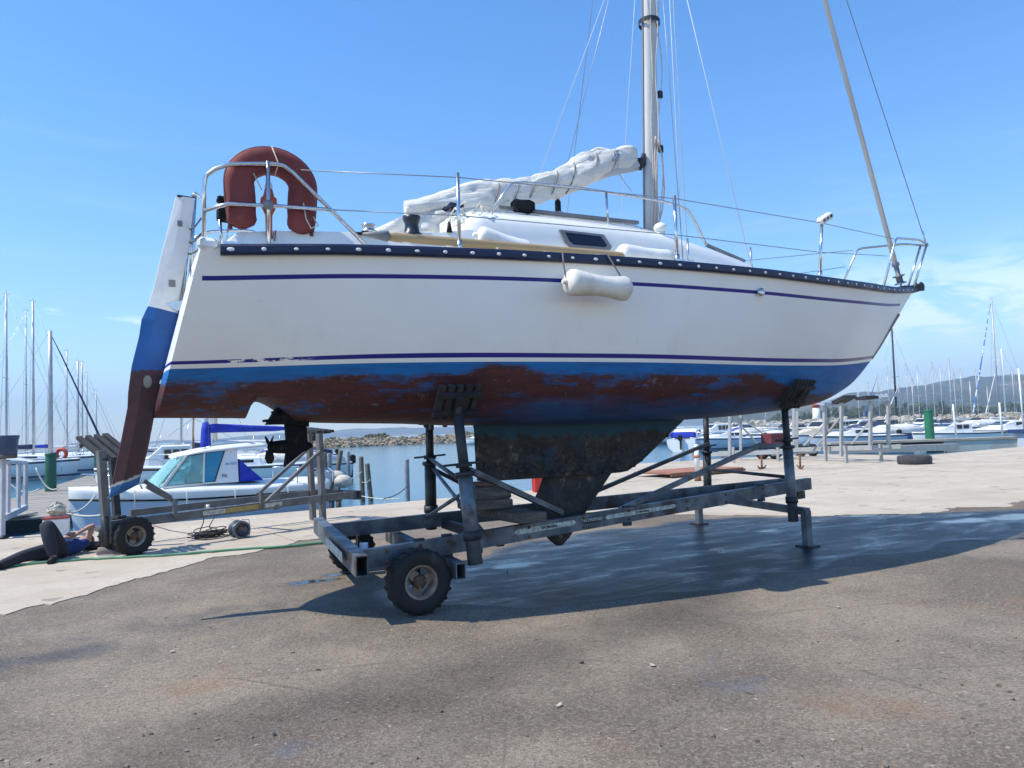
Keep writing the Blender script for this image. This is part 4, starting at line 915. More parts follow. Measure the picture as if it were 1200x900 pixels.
o = thing('rescue_light', 'orange floating rescue light hanging inside the horseshoe buoy', 'rescue light', BW(-1.25, .96, 3.24), TH); off = L(-1.25, .96, 3.24)
q = MB(off); q.lathe([(.005, 3.510), (.03, 3.505), (.045, 3.440), (.062, 3.430), (.066, 3.380), (.05, 3.340), (.028, 3.290), (.026, 3.130), (.02, 3.115), (.0, 3.110)], L(-1.24, .93, 0), (0, 0, 1), 14); q.build('light_body', m_orange, o)
q = MB(off); q.lathe([(.0, 3.565), (.02, 3.560), (.032, 3.530), (.03, 3.500)], L(-1.24, .93, 0), (0, 0, 1), 12); q.build('lens', m_vinyl2, o)
q = MB(off); q.tube([L(-1.24, .93, 3.12), L(-1.22, .94, 3.10), L(-1.19, .95, 3.17), L(-1.20, .95, 3.08)], .006, 5); q.build('lanyard', m_darkrope, o)
# ------------------------------------------------------------------ cradle trailers
m_slat = M('black_rubber_slat', (.020, .020, .022), (.04, .038, .036), 9, rough=.7, bump=.2)
m_sticker = M('worn_sticker', (.55, .54, .47), (.34, .34, .31), 22, lo=.45, hi=.55, rough=.6)
m_ink = M('black_ink', (.03, .03, .035), rough=.6)
m_rim = M('dusty_rim', (.28, .235, .19), (.17, .12, .085), 8, rough=.7, metal=.2, dirt=(.14, .07, .04), dlo=.5)
m_hubd = M('greasy_hub', (.06, .045, .04), (.10, .05, .03), 9, rough=.7)

def cradle_post(root, base, top, r=.062, split=.62, m=m_galv, mi=m_galv_dark, handle=True, ax=(1, 0, 0)):
    base, top = Vector(base), Vector(top); d = top - base; mid = base + d * split
    q = MB(); q.tube([base, mid], r, 16); q.tube([base, base + d * .02], r * .99, 16); p = q.build('post', m, root)
    q = MB(); q.tube([mid - d * .04, top], r * .70, 14); q.build('inner_tube', mi, p)
    q = MB(); q.lathe([(r * .7, -.018), (r * 1.35, -.018), (r * 1.35, .018), (r * .7, .018)], mid, d, 16); q.build('collar', mi, p)
    if handle:
        h = base + d * (split + .06); a = Vector(ax).normalized(); q = MB(); q.lathe([(r * .7, -.02), (r * 1.1, -.02), (r * 1.1, .02), (r * .7, .02)], h, d, 12)
        q.build('screw_nut', mi, p); q = MB(); q.tube([h - a * .19, h + a * .19 + Vector((0, 0, .02))], .012, 6); q.build('handle', mi, p)
    q = MB(); s0 = base + d * .19; q.lathe([(r, -.04), (r * 1.22, -.04), (r * 1.22, .04), (r, .04)], s0, d, 16); q.build('clamp', mi, p)
    return p
def cradle_pad(root, c, u, v, wu, wv, n=5, m_frame=m_galv, neck=None):
    """pad centred at c: slats run along v and are set side by side along u"""
    c = Vector(c); u = Vector(u).normalized(); v = (Vector(v) - u * u.dot(Vector(v))).normalized(); nn = u.cross(v)
    if nn.z < 0: nn = -nn
    q = MB(); q.bar(c - u * wu * .5 - nn * .035 - v * wv * .28, c + u * wu * .5 - nn * .035 - v * wv * .28, .05, .03, up=nn); q.bar(c - u * wu * .5 - nn * .035 + v * wv * .28, c + u * wu * .5 - nn * .035 + v * wv * .28, .05, .03, up=nn)
    q.bar(c - v * wv * .26 - nn * .062, c + v * wv * .26 - nn * .062, .06, .026, up=nn)
    q.tube([c - nn * .06, c - nn * .06 - Vector((0, 0, .13)) if neck is None else Vector(neck)], .032, 8)
    p = q.build('pad', m_frame, root); sl = None
    for i in range(n):
        s_ = c + u * wu * ((i + .5) / n - .5)
        if sl is None:
            q = MB(s_); q.bar(s_ - v * wv * .5, s_ + v * wv * .5, wu / n * .62, .045, up=nn); sl = q.build('slat', m_slat, p); sl.location = s_
        else: again(sl, 'slat', p, s_)
    return p
def cradle_wheel(root, c, ax, R=.275, w_=.19, hub=True, lugs=20, toe=.0):
    c = Vector(c); ax = Vector(ax).normalized(); q = MB(c); h = w_ / 2
    q.lathe([(.05, -h * .5), (.06, -h * .6), (.06, h * .45), (.035, h * .75), (.0, h * .78)], c, ax, 14); wh = q.build('wheel', m_hubd, root); wh.location = c
    Z = Vector((0, 0, 0)); q = MB(); ri = R * .47
    q.lathe([(ri, -h * .72), (ri * 1.16, -h * .98), (R * .78, -h * 1.03), (R * .92, -h * .93), (R * .965, -h * .70), (R * .972, 0), (R * .965, h * .70), (R * .92, h * .93), (R * .78, h * 1.03), (ri * 1.16, h * .98), (ri, h * .72), (ri, -h * .72)], Z, ax, 44)
    u = ax.orthogonal().normalized(); v = ax.cross(u)
    for k in range(lugs * 2):
        a = PI * k / lugs; rr = u * math.cos(a) + v * math.sin(a); tt = ax.cross(rr); sg = 1 if k % 2 else -1
        q.bar(rr * (R * .975) + ax * sg * h * .50 - ax * .4 * h, rr * (R * .975) + ax * sg * h * .50 + ax * .4 * h, R * .10, R * .036, up=rr)
        q.bar(rr * (R * .93) + ax * sg * h * .93, rr * (R * .975) + ax * sg * h * .86, R * .10, R * .03, up=ax)
    q.build('tyre', m_rubber, wh)
    q = MB(); q.lathe([(ri * 1.02, -h * .8), (ri * .93, -h * .75), (ri * .86, h * .1), (ri * .86, h * .55), (ri * .96, h * .80), (ri * 1.10, h * .92), (ri * 1.12, h * .86), (ri * 1.0, h * .70)], Z, ax, 36)
    for k in range(3):
        a = 2 * PI * k / 3 + .5; rr = u * math.cos(a) + v * math.sin(a); tt = ax.cross(rr)
        q.hexa([rr * .05 + tt * .045 + ax * h * .15, rr * .05 - tt * .045 + ax * h * .15, rr * .05 - tt * .045 + ax * h * .42, rr * .05 + tt * .045 + ax * h * .42], [rr * ri * .9 + tt * .035 + ax * h * .2, rr * ri * .9 - tt * .035 + ax * h * .2, rr * ri * .9 - tt * .035 + ax * h * .36, rr * ri * .9 + tt * .035 + ax * h * .36])
    q.build('rim', m_rim, wh)
    for k in range(3):
        a = 2 * PI * k / 3 + .5; q = MB(); rr = u * math.cos(a) + v * math.sin(a); q.lathe([(.012, h * .5), (.012, h * .85), (0, h * .86)], rr * .042, ax, 6); q.build('wheel_nut', m_rust, wh)
    return wh
def part_bar(root, name, p, q_, w_, h_, m=m_galv, **k): q = MB(); q.bar(p, q_, w_, h_, **k); return q.build(name, m, root)
def part_tube(root, name, pts, r, m=m_galv, n=10): q = MB(); q.tube(pts, r, n); return q.build(name, m, root)

tr = thing('cradle_trailer', 'galvanised cradle trailer carrying the blue striped sailing boat on four posts', 'boat trailer', B0, TH)
# main beams run together towards the drawbar
nb0, nb1 = L(-.55, .83, .485), L(6.05, -.40, .655); fb0, fb1 = L(-.40, -1.12, .50), L(5.75, -.52, .665)
def nbp(a): k = (a + .55) / 6.6; return nb0.lerp(nb1, k)
def fbp(a): k = (a + .40) / 6.15; return fb0.lerp(fb1, k)
bm = part_bar(tr, 'main_beam', nb0 - Vector((0, 0, .015)), nb1 - Vector((0, 0, .015)), .075, .155)
part_bar(tr, 'main_beam', fb0 - Vector((0, 0, .015)), fb1 - Vector((0, 0, .015)), .075, .155)
q = MB(); q.boxtube(L(-.60, 1.17, .475), L(-.42, -1.52, .515), .10, .165, .010); q.build('rear_crossbar', m_galv, tr)
q = MB(); q.boxtube(L(.25, 1.13, .335), L(.34, -1.3, .36), .09, .14, .009); q.build('axle_beam', m_galv, tr)
q = MB(); q.bar(L(-.06, .80, .275), L(-.20, -1.2, .275), .07, .07); q.build('axle', m_galv_dark, tr)
for a, b_ in ((.0, .72), (-.1, -1.0)): part_bar(tr, 'spring_hanger', L(a, b_, .43), L(a, b_, .24), .10, .02, m_galv_dark)
part_bar(tr, 'cross_member', L(.88, .58, .46), L(.90, -1.0, .47), .07, .10, m_galv_dark)
part_bar(tr, 'cross_member', L(1.75, .42, .50), L(1.75, -.9, .51), .07, .10, m_galv_dark)
cradle_wheel(tr, L(-.08, .985, .272), (0, -1, 0), .275, .19)
cradle_wheel(tr, L(-.10, -1.27, .247), (0, 1, 0), .25, .19)
# front crossbar with its legs
fc0, fc1 = L(4.97, .52, .415), L(5.33, -1.90, .425)
part_bar(tr, 'front_crossbar', fc0, fc1, .09, .085)
for P in (L(4.97, .50, .40), L(5.33, -1.87, .41)):
    lg = part_bar(tr, 'leg', P + Vector((0, 0, .03)), Vector((P.x, P.y, .012)), .085, .085, m_galv); part_bar(lg, 'foot_plate', Vector((P.x - .10, P.y, .008)), Vector((P.x + .10, P.y, .008)), .20, .014, m_galv_dark)
# bolts and clamps on the beams
for a in (.02, .30, .62, 2.55, 4.95):
    p = nbp(a); part_bar(tr, 'beam_clamp', p + Vector((0, -.003, -.135)), p + Vector((0, -.003, .085)), .045, .092, m_galv_dark)
for a in (-.30, .02, .30, .62, 1.2, 1.9, 2.55, 3.5, 4.2, 4.95):
    for dz in (-.06, .03):
        p = nbp(a) + Vector((.012, 0, dz)); q = MB(); q.lathe([(.016, 0), (.016, .012), (.009, .013), (.009, .022), (0, .023)], p + Vector((-.007, -.0375, 0)), (-.18, -1, 0), 6); q.build('bolt', m_rust, tr)
part_bar(tr, 'drawbar_shoe', L(5.72, -.36, .50), L(5.90, -.40, .50), .10, .10, m_galv_dark)
# stickers with lettering on the near beam
def on_beam(a0, a1, z0, hgt, name, m):
    p0, p1 = nbp(a0), nbp(a1); n_ = Vector(((p1 - p0).y, -(p1 - p0).x, 0)).normalized(); 
    q = MB(); k = .25 * hgt
    A = p0 + n_ * .0395 + Vector((0, 0, z0)); B = p1 + n_ * .0395 + Vector((0, 0, z0)); dx = (B - A).normalized(); U = Vector((0, 0, 1))
    P = [A + U * hgt * .5, A + dx * hgt * .7 + U * hgt, B - dx * hgt * .7 + U * hgt, B + U * hgt * .5, B - dx * hgt * .7, A + dx * hgt * .7]
    q.add(P + [x - n_ * .003 for x in P], [(0, 5, 4, 3, 2, 1), (6, 7, 8, 9, 10, 11)] + [(i, (i + 1) % 6, 6 + (i + 1) % 6, 6 + i) for i in range(6)]); return q.build(name, m, bm)
on_beam(1.02, 1.80, -.025, .052, 'sticker', m_sticker); on_beam(2.20, 3.30, -.025, .044, 'sticker', m_sticker); on_beam(1.86, 2.16, -.035, .062, 'name_plate', m_galv_dark)
def text_on_beam(s, a, dz, size, m):
    p0, p1 = nbp(a - .1), nbp(a + .1); d = (p1 - p0); ang = math.atan2(d.y, d.x); n_ = Vector((d.y, -d.x, 0)).normalized(); p = nbp(a) + n_ * .042 + Vector((0, 0, dz))
    words_on(s, size, m, bm, p, (math.radians(90), 0, ang), depth=.0015)
text_on_beam('TECHNIMARI', 2.01, .0, .05, M('plate_white', (.6, .6, .56), rough=.6)); text_on_beam('.BA.|MARINE.', 1.45, .0, .038, m_ink); text_on_beam('TECHNI.MARINE', 2.75, -.003, .03, m_ink)
p0 = L(-.655, .35, .475); q = MB(); q.bar(L(-.655, .72, .485), L(-.585, -.30, .50), .004, .085); q.build('sticker', m_sticker, tr)
# posts: near rear, far rear, near front, far front
cradle_post(tr, L(.44, .99, .355), L(.34, .93, 1.66), .066, .60)
cradle_post(tr, L(.80, -1.16, .40), L(.77, -1.05, 1.62), .066, .62, m_galv_dark)
cradle_post(tr, L(4.94, .33, .285), L(4.90, .33, 1.66), .060, .66)
cradle_post(tr, L(5.30, -1.62, .30), L(5.28, -1.55, 1.62), .060, .6, m_galv_dark)
cradle_pad(tr, L(.33, .93, 1.775), (1, .0, .03), (0, -.66, .74), .42, .36, 5, m_galv_dark, neck=L(.34, .93, 1.64))
cradle_pad(tr, L(.77, -.95, 1.72), (0, .75, .60), (1, 0, 0), .36, .40, 5)
cradle_pad(tr, L(4.84, .60, 1.83), (.97, .2, 0), (-.1, -.62, .74), .42, .40, 6, m_galv_dark, neck=L(4.90, .33, 1.64))
cradle_pad(tr, L(5.24, -1.0, 1.84), (.95, -.1, 0), (0, .85, .55), .36, .40, 5, neck=L(5.28, -1.55, 1.60))
# braces
part_bar(tr, 'brace', L(.42, .95, 1.17), L(1.62, .46, .66), .055, .05)
part_bar(tr, 'brace', L(.80, -1.10, 1.10), L(1.65, -.95, .62), .05, .045, m_galv_dark)
part_tube(tr, 'brace', [L(.78, -1.12, 1.22), L(.42, .92, 1.03)], .022, m_galv_dark)
part_tube(tr, 'brace', [L(.80, -1.1, 1.12), L(.72, .62, .52)], .02); part_tube(tr, 'brace', [L(.42, .94, 1.0), L(.68, -.98, .56)], .02)
part_bar(tr, 'brace', L(4.90, .30, 1.22), L(4.55, .24, 1.21), .05, .05); part_bar(tr, 'brace', L(4.56, .24, 1.23), L(2.52, .18, .60), .055, .05)
part_bar(tr, 'brace', L(5.28, -1.52, 1.22), L(2.75, -.86, .68), .05, .045, m_galv_dark); part_bar(tr, 'brace', L(2.75, -.86, .70), L(2.75, -.84, .56), .05, .045, m_galv_dark)
part_tube(tr, 'brace', [L(4.92, .33, .82), L(5.29, -1.6, .84)], .022, m_galv_dark)
part_tube(tr, 'safety_chain', [L(1.62, .43, .70), L(1.60, .3, .62), L(1.50, .1, .55), L(1.42, 0, .52)], .008, m_rust, 6)
part_tube(tr, 'tail_lamp', [L(-.35, .25, .30), L(-.35, .25, .52)], .04, m_white, 10)

# ------------------------------------------------------------------ timber blocking under the keel
m_timber = M('old_timber', (.15, .125, .105), (.075, .062, .052), 3, rough=.9, stretch=(1.2, 9, 9), bump=.4, dirt=(.25, .21, .17), dlo=.6)
m_timber_red = M('reddish_timber', (.20, .085, .06), (.12, .05, .04), 4, rough=.9, bump=.4)
for (c, sz, rz, m, lb) in (
    (L(1.15, .02, .66), (.30, 1.30, .10), .08, m_timber, 'long grey timber across the trailer beams, lowest of the keel blocking'),
    (L(.97, .02, .765), (.46, .40, .10), -.03, m_timber, 'broad dark timber second from the bottom of the keel blocking'),
    (L(.99, .05, .878), (.40, .30, .125), .04, m_timber, 'thick timber block third from the bottom under the keel'),
    (L(.99, .02, .966), (.20, .26, .046), .0, m_timber_red, 'small reddish block topmost under the keel stub')):
    wp = B0 + Matrix.Rotation(TH, 3, 'Z') @ c; o = thing('timber_block', lb, 'timber', wp, TH + rz, 'timber blocks under the keel')
    q = MB(); q.rbox((0, 0, 0), sz, .012); q.build('block', m, o)

# ------------------------------------------------------------------ the empty cradle trailer by the quay (left)
A = W(128, 600, 9.75); Bq = W(419, 571, 13.2); A.z = .47; Bq.z = .50
ax2 = (Bq - A); ang2 = math.atan2(ax2.y, ax2.x); ln2 = Vector((ax2.x, ax2.y, 0)).length
t2 = thing('cradle_trailer', 'empty rusty grey cradle trailer parked along the quay in front of the white cabin boat', 'boat trailer', (A.x, A.y, 0), ang2)
def T2(P): d = Vector(P) - Vector((A.x, A.y, 0)); c, s = math.cos(ang2), math.sin(ang2); return Vector((d.x * c + d.y * s, -d.x * s + d.y * c, d.z))
def w2(px, py, y): # a point of the trailer's near side plane offset y, seen at a place of the photograph
    d = ray(px, py); n_ = Vector((-math.sin(ang2), math.cos(ang2), 0)); o_ = Vector((A.x, A.y, 0)) + n_ * y; k = (o_ - CC).dot(n_) / d.dot(n_); return T2(CC + d * k)
m_g2 = M('dull_galvanised', (.17, .17, .17), (.115, .115, .115), 5, rough=.6, metal=.35, dirt=(.15, .11, .08), dlo=.55, bump=.15)
c2x = w2(156, 630, -.16).x
bm2 = part_bar(t2, 'main_beam', (0, 0, .42), (ln2, .0, .46), .07, .12, m_g2); part_bar(t2, 'main_beam', (.75, 1.0, .46), (ln2 - .1, .75, .50), .06, .10, m_g2)
part_bar(t2, 'axle_beam', (c2x, -.1, .30), (c2x, .9, .30), .07, .07, m_g2); part_bar(t2, 'cross_member', (ln2 * .6, -.05, .40), (ln2 * .6, .9, .40), .06, .08, m_g2); part_bar(t2, 'end_plate', (ln2 - .02, -.1, .44), (ln2 - .02, .8, .44), .05, .16, m_galv_dark)
c = w2(156, 630, -.16); cradle_wheel(t2, (c.x, -.16, .262), (0, -1, 0), .262, .17); cradle_wheel(t2, (c.x, .22, .262), (0, 1, 0), .262, .17)
def post2(pxb, pyb, pxt, pyt, y, r, m=m_g2):
    b_ = w2(pxb, pyb, y); tp = w2(pxt, pyt, y); q = MB(); q.bar(b_, tp, r * 1.7, r * 1.7, up=(1, 0, 0)); return q.build('post', m, t2), tp
b_ = w2(127, 637, -.05); p_, tp = post2(126, 637, 118, 528, -.05, .055); p2_, tp2 = post2(137, 604, 131, 530, .75, .05, m_galv_dark)
cradle_pad(t2, tp.lerp(tp2, .4) + Vector((0, 0, .06)), (1, 0, .10), (-.1, 1, .42), .46, .80, 4, m_slat)
part_tube(t2, 'outer_sleeve', [w2(124, 640, -.05), w2(123, 605, -.05)], .055, m_galv_dark)
for (b0, t0, y) in (((379, 624), (374, 508), .0), ((367, 611), (362, 508), .75)):
    p_, tp_ = post2(*b0, *t0, y, .052)
    if y == 0: tpa = tp_
    else: tpb = tp_
cradle_pad(t2, tpa.lerp(tpb, .5) + Vector((0, 0, .06)), (1, 0, .02), (0, 1, .1), .42, .66, 3, m_slat)
for a, b_, y in (((312, 588), (375, 529), -.04), ((302, 579), (360, 527), .72), ((172, 570), (207, 589), .0), ((168, 563), (200, 583), .72)):
    part_bar(t2, 'brace', w2(*a, y), w2(*b_, y), .05, .05, m_g2)
part_bar(t2, 'brace_foot', w2(306, 577, -.05), w2(306, 596, -.05), .05, .05, m_g2); part_bar(t2, 'brace_foot', w2(205, 585, -.05), w2(205, 606, -.05), .05, .05, m_g2)
for x0, x1, m in ((238, 264, m_sticker), (264, 306, M('ochre_plate', (.42, .30, .10), (.30, .21, .08), 9, rough=.7)), (310, 331, m_sticker)):
    a, b_ = w2(x0, 597, -.04), w2(x1, 597, -.04); q = MB(); q.bar((a.x, -.038, .425 + a.x / ln2 * .04), (b_.x, -.038, .425 + b_.x / ln2 * .04), .006, .07); q.build('sticker', m, bm2)
part_tube(t2, 'bolt_ball', [(ln2 * .32, -.05, .50), (ln2 * .32, -.05, .56)], .025, m_white)
# ------------------------------------------------------------------ things about the quay
m_hose = M('green_hose', (.10, .26, .15), (.07, .20, .11), 8, rough=.5)
m_cable = M('black_cable', (.016, .016, .017), rough=.5)
m_bluebin = M('blue_tub_plastic', (.035, .07, .15), (.025, .05, .10), 4, rough=.45, dirt=(.10, .11, .12), dlo=.6)
m_redlid = M('red_lid', (.34, .06, .05), rough=.5)
m_bag = M('white_plastic_bag', (.58, .55, .46), (.42, .39, .32), 12, rough=.55, bump=.5, bscale=30)
m_green = M('green_pile_paint', (.008, .075, .045), (.012, .10, .058), 1.5, rough=.55, dirt=(.03, .04, .035), dlo=.62)
m_wood = M('weathered_deck_wood', (.36, .325, .275), (.25, .22, .18), 2, rough=.85, stretch=(1, 8, 8), bump=.3)
m_post = M('mooring_post_wood', (.17, .14, .105), (.10, .085, .065), 3, rough=.9, stretch=(5, 5, 1), bump=.5, dirt=(.30, .27, .22), dlo=.6)
m_postsl = M('grey_steel_post', (.26, .27, .28), (.19, .20, .21), 3, rough=.6, dirt=(.2, .13, .08))

def at_g(px, py, z=0.0): return G(px, py, z)
# hose
o = thing('garden_hose', 'green hose lying across the concrete from the cradle to the sleeping person', 'hose', G(200, 648))
hp = [G(x, y, .024) for x, y in ((392, 634), (372, 636.5), (330, 640.5), (285, 643.5), (240, 647), (195, 650.5), (150, 653.2), (105, 655), (60, 658), (20, 662.5), (-30, 669))]
pts = []
for i in range(len(hp) - 1):
    for k in range(5): pts.append(hp[i].lerp(hp[i + 1], k / 5) + Vector((0, .02 * math.sin(i * 2.1 + k), 0)))
pts.append(hp[-1]); q = MB(o.location); q.tube(pts, .019, 7); q.build('hose', m_hose, o)
# cable heap with its tail, reel
P = G(243, 631); o = thing('cable_heap', 'tangled heap of black cable on the concrete beside the cable reel', 'cable', P); q = MB()
for i in range(16):
    c = Vector((RND.gauss(0, .10), RND.gauss(0, .08), .02 + .006 * i)); r = RND.uniform(.10, .24); ph = RND.random() * 6; tl = RND.uniform(-.12, .12)
    q.tube([c + Vector((math.cos(ph + k * .5) * r * 1.25, math.sin(ph + k * .5) * r * .8, max(.008 - c.z, tl * math.cos(k * .5) * .5 + RND.uniform(-.008, .008)) if True else 0)) for k in range(14)], .008, 5)
q.tube([Vector((-.15, 0, .03)), Vector((-.05, -.02, .25)), Vector((-.02, -.05, .50)), Vector((-.04, .5, .42))], .008, 5); q.tube([Vector((.1, .05, .03)), Vector((.03, 0, .18)), Vector((.06, .3, .42))], .008, 5)
q.tube([G(243, 631, .012) - P, G(225, 626, .012) - P, G(200, 622, .012) - P, G(180, 616, .012) - P], .008, 5); q.tube([G(250, 630, .012) - P, G(262, 625, .012) - P, G(272, 622, .02) - P], .008, 5)
q.build('cable', m_cable, o)
P = G(281, 631); o = thing('cable_reel', 'grey cable reel standing on its rim with a wire handle on the concrete', 'cable reel', P, .45); q = MB()
ax_ = Vector((.30, -.95, 0)); q.lathe([(.0, -.12), (.125, -.12), (.135, -.115), (.135, -.10), (.09, -.095), (.09, .06), (.135, .065), (.135, .085), (.125, .09), (.085, .09), (.075, .02), (0, .02)], (0, 0, .137), ax_, 26); q.build('drum', m_galv, o)
q = MB(); q.lathe([(.088, .095), (.10, .10), (.088, .105), (.080, .10)], (0, 0, .137), ax_, 20); q.build('drum_core', m_black, o)
q = MB(); a_ = ax_.orthogonal().normalized(); q.tube([(.13, -.02, .01), (.15, -.03, .14), (.13, -.03, .28), (.02, -.04, .285), (-.02, -.02, .25)], .007, 6); q.build('carrying_frame', m_steel, o)
# shoes
for i, (px, py, r, lb) in enumerate(((127, 651.5, .35, 'grey trainer shoe standing beside the cradle wheel, nearer the camera'), (133, 647.5, .5, 'dark trainer shoe tucked behind the grey one against the cradle tyre'))):
    P = G(px, py); o = thing('shoe', lb, 'shoe', P, r, 'pair of shoes by the cradle wheel'); m_ = M('shoe_cloth', (.24, .20, .185) if i == 0 else (.05, .045, .045), rough=.8)
    q = MB(); q.loft([[Vector((x, -w_ + .0, .018)), Vector((x, w_, .018)), Vector((x, w_ * .82, h)), Vector((x, 0, h * 1.1)), Vector((x, -w_ * .82, h))] for x, w_, h in ((-.14, .025, .08), (-.12, .042, .115), (-.05, .042, .11), (.02, .046, .085), (.09, .05, .06), (.14, .03, .038))], True, True, True); q.build('upper', m_, o)
    q = MB(); q.loft([[Vector((x, -w_, .0)), Vector((x, w_, .0)), Vector((x, w_, .026)), Vector((x, -w_, .026))] for x, w_ in ((-.15, .03), (-.12, .047), (0, .046), (.08, .054), (.15, .025))], True, True); q.build('sole', m_white, o)
# white crate with red lid and a bag on top
P = G(66, 633); P.z = .01; o = thing('storage_box', 'white plastic box with red lid standing at the quay edge behind the person', 'box', P, .5); q = MB(); q.rbox((0, 0, .17), (.36, .30, .34), .02); q.build('box_body', m_white, o)
q = MB(); q.rbox((0, 0, .355), (.38, .32, .035), .012); q.build('lid', m_redlid, o)
P2 = P + Vector((0, 0, .375)); o = thing('plastic_bag', 'crumpled white plastic bag on top of the red lidded box', 'bag', P2, .3); q = MB(); rings = []
for i in range(9):
    t_ = i / 8; r = .125 * math.sin(PI * (.12 + .82 * t_)) ** .7; rings.append([Vector((math.cos(a) * r * (1 + .45 * nz(math.cos(a) * 2.6, math.sin(a) * 2, t_ * 3)), math.sin(a) * r * .8 * (1 + .45 * nz(math.cos(a) * 2.6 + 5, math.sin(a) * 2, t_ * 3)), .003 + t_ * .20 + .02 * nz(a * 2, t_ * 4) * t_)) for a in [2 * PI * k / 16 for k in range(16)]])
rings = [[p + Vector((RND.gauss(0, .014), RND.gauss(0, .014), RND.gauss(0, .012) if 0 < p.z else 0)) for p in r_] for r_ in rings]; q.loft(rings, True, True, False); q.build('bag', m_bag, o)

# gate railing and the blue tub on its post
p1 = G(2, 632); rdir = (W(28, 600, 14.2) - W(4, 630, 12.0)); rdir.z = 0; rdir.normalize(); o = thing('gangway_gate', 'grey metal gate railing at the head of the jetty', 'railing', p1, 0); Z = Vector((0, 0, 1))
m_rail = M('painted_rail', (.46, .46, .49), (.38, .38, .41), 5, rough=.5, dirt=(.25, .22, .2), dlo=.6)
a = Vector((0, 0, 0)); b1 = rdir * .65; b2 = rdir * 1.9; b3 = rdir * 2.9
for nm, s_, e_, w_ in (('gate_post', a, a + Z * 1.32, .07), ('gate_post', b3 + Z * .30, b3 + Z * 1.20, .06), ('upright', b1 + Z * .32, b1 + Z * 1.24, .05), ('upright', b2 + Z * .30, b2 + Z * 1.22, .055), ('top_rail', a + Z * 1.26, b3 + Z * 1.19, .055), ('bottom_rail', a + Z * .34, b3 + Z * .30, .10)):
    q = MB(); q.bar(s_, e_, w_, w_, up=(.3, .9, .1) if nm in ('gate_post', 'upright') else (0, 0, 1)); q.build(nm, m_rail, o)
q = MB(); q.rbox((0, 0, .03), (.16, .16, .06), .02); q.build('foot', m_galv_dark, o)
P = p1 + Vector((.04, .0, 1.33)); o = thing('blue_tub', 'round dark blue plastic tub set on top of the gate post', 'tub', P); q = MB()
q.lathe([(0, .0), (.145, .0), (.165, .02), (.185, .30), (.195, .33), (.20, .36), (.195, .372), (.175, .365), (.17, .33), (.15, .03), (0, .03)], (0, 0, .0), (0, 0, 1), 30); q.build('tub', m_bluebin, o)
q = MB(); q.lathe([(.150, -.012), (.170, .0), (.169, .055), (.164, .055)], (0, 0, .0), (0, 0, 1), 30); q.build('tub_base', M('brown_base', (.11, .09, .075), rough=.8), o)

# left jetty: floating deck of planks
jd = Vector((-.396, .918, 0)).normalized(); jn = Vector((.918, .396, 0)).normalized(); J0 = Vector((-18.5, 27.3, -.32))
def J(t_, s_, z=0.0): return J0 + jd * t_ + jn * s_ + Vector((0, 0, z))
jet = thing('jetty', 'long grey wooden jetty running out from the quay between the moored yachts', 'jetty', J(-9.5, 1.4)); pl = None; ang = math.atan2(jn.y, jn.x)
fr = MB(jet.location); fr.bar(J(-10, .12, -.20), J(75, .12, -.20), .16, .26); fr.bar(J(-10, 2.68, -.20), J(75, 2.68, -.20), .16, .26); fr.build('frame_beam', m_galv_dark, jet)
for i in range(160):
    P = J(-10 + .30 * i, 1.4, -.02) - jet.location
    if pl is None: q = MB(); q.box((0, 0, 0), (2.78, .275, .05), ang); pl = q.build('plank', m_wood, jet); pl.location = P
    else: again(pl, 'plank', jet, P + Vector((0, 0, RND.uniform(-.006, .006))))
q = MB(jet.location); q.bar(J(38, 1.4, -.02), J(75, 1.4, -.02), 2.78, .05); q.build('far_decking', m_wood, jet)
# gangway from the quay to the jetty
g0, g1 = Q(-5.6, .3, .02), J(-9.3, 1.6, .06); o = thing('gangway', 'sloping grey plank gangway from the quay down to the jetty', 'gangway', g0); gd = (g1 - g0); gs = gd.cross(Vector((0, 0, 1))).normalized()
for k in range(5): q = MB(g0); off = gs * (k - 2) * .24; q.bar(g0 + off, g1 + off, .22, .04); q.build('plank', m_wood, o)
def pile(name, label, P, top, r, m, group, cap=True, lean=(0, 0)):
    o = thing(name, label, 'mooring pile' if r > .12 else 'mooring post', Vector((P.x, P.y, -.7)), 0, group); q = MB(); tp = Vector((lean[0], lean[1], top + .7))
    q.tube([Vector((0, 0, -1.2)), Vector((0, 0, 0)), tp * .5, tp * .97, tp], [r, r, r * .98, r * .96, r * .88], 16 if r > .12 else 9); q.build('shaft', m, o)
    if r > .12: q = MB(); q.lathe([(r * 1.04, -.06), (r * 1.06, 0), (r * .9, .05), (0, .06)], tp, (0, 0, 1), 16); q.build('cap', m, o)
    return o
P = W(59.5, 560, 29.5); pile('mooring_pile', 'thick dark green pile on the left side of the wooden jetty', P, W(59.5, 532, 29.5).z, .21, m_green, None)
P = W(115.5, 550, 41); pile('mooring_pile', 'dark green pile half hidden behind the empty cradle pad', P, W(115.5, 527.5, 41).z, .24, m_green, None)
P = W(1089, 500, 47.5); pile('mooring_pile', 'bright green pile on the floating pontoon by the right hand boats', P, W(1089, 481, 47.5).z, .28, M('bright_green_paint', (.012, .13, .06), (.016, .16, .08), 1.2, rough=.5), None)
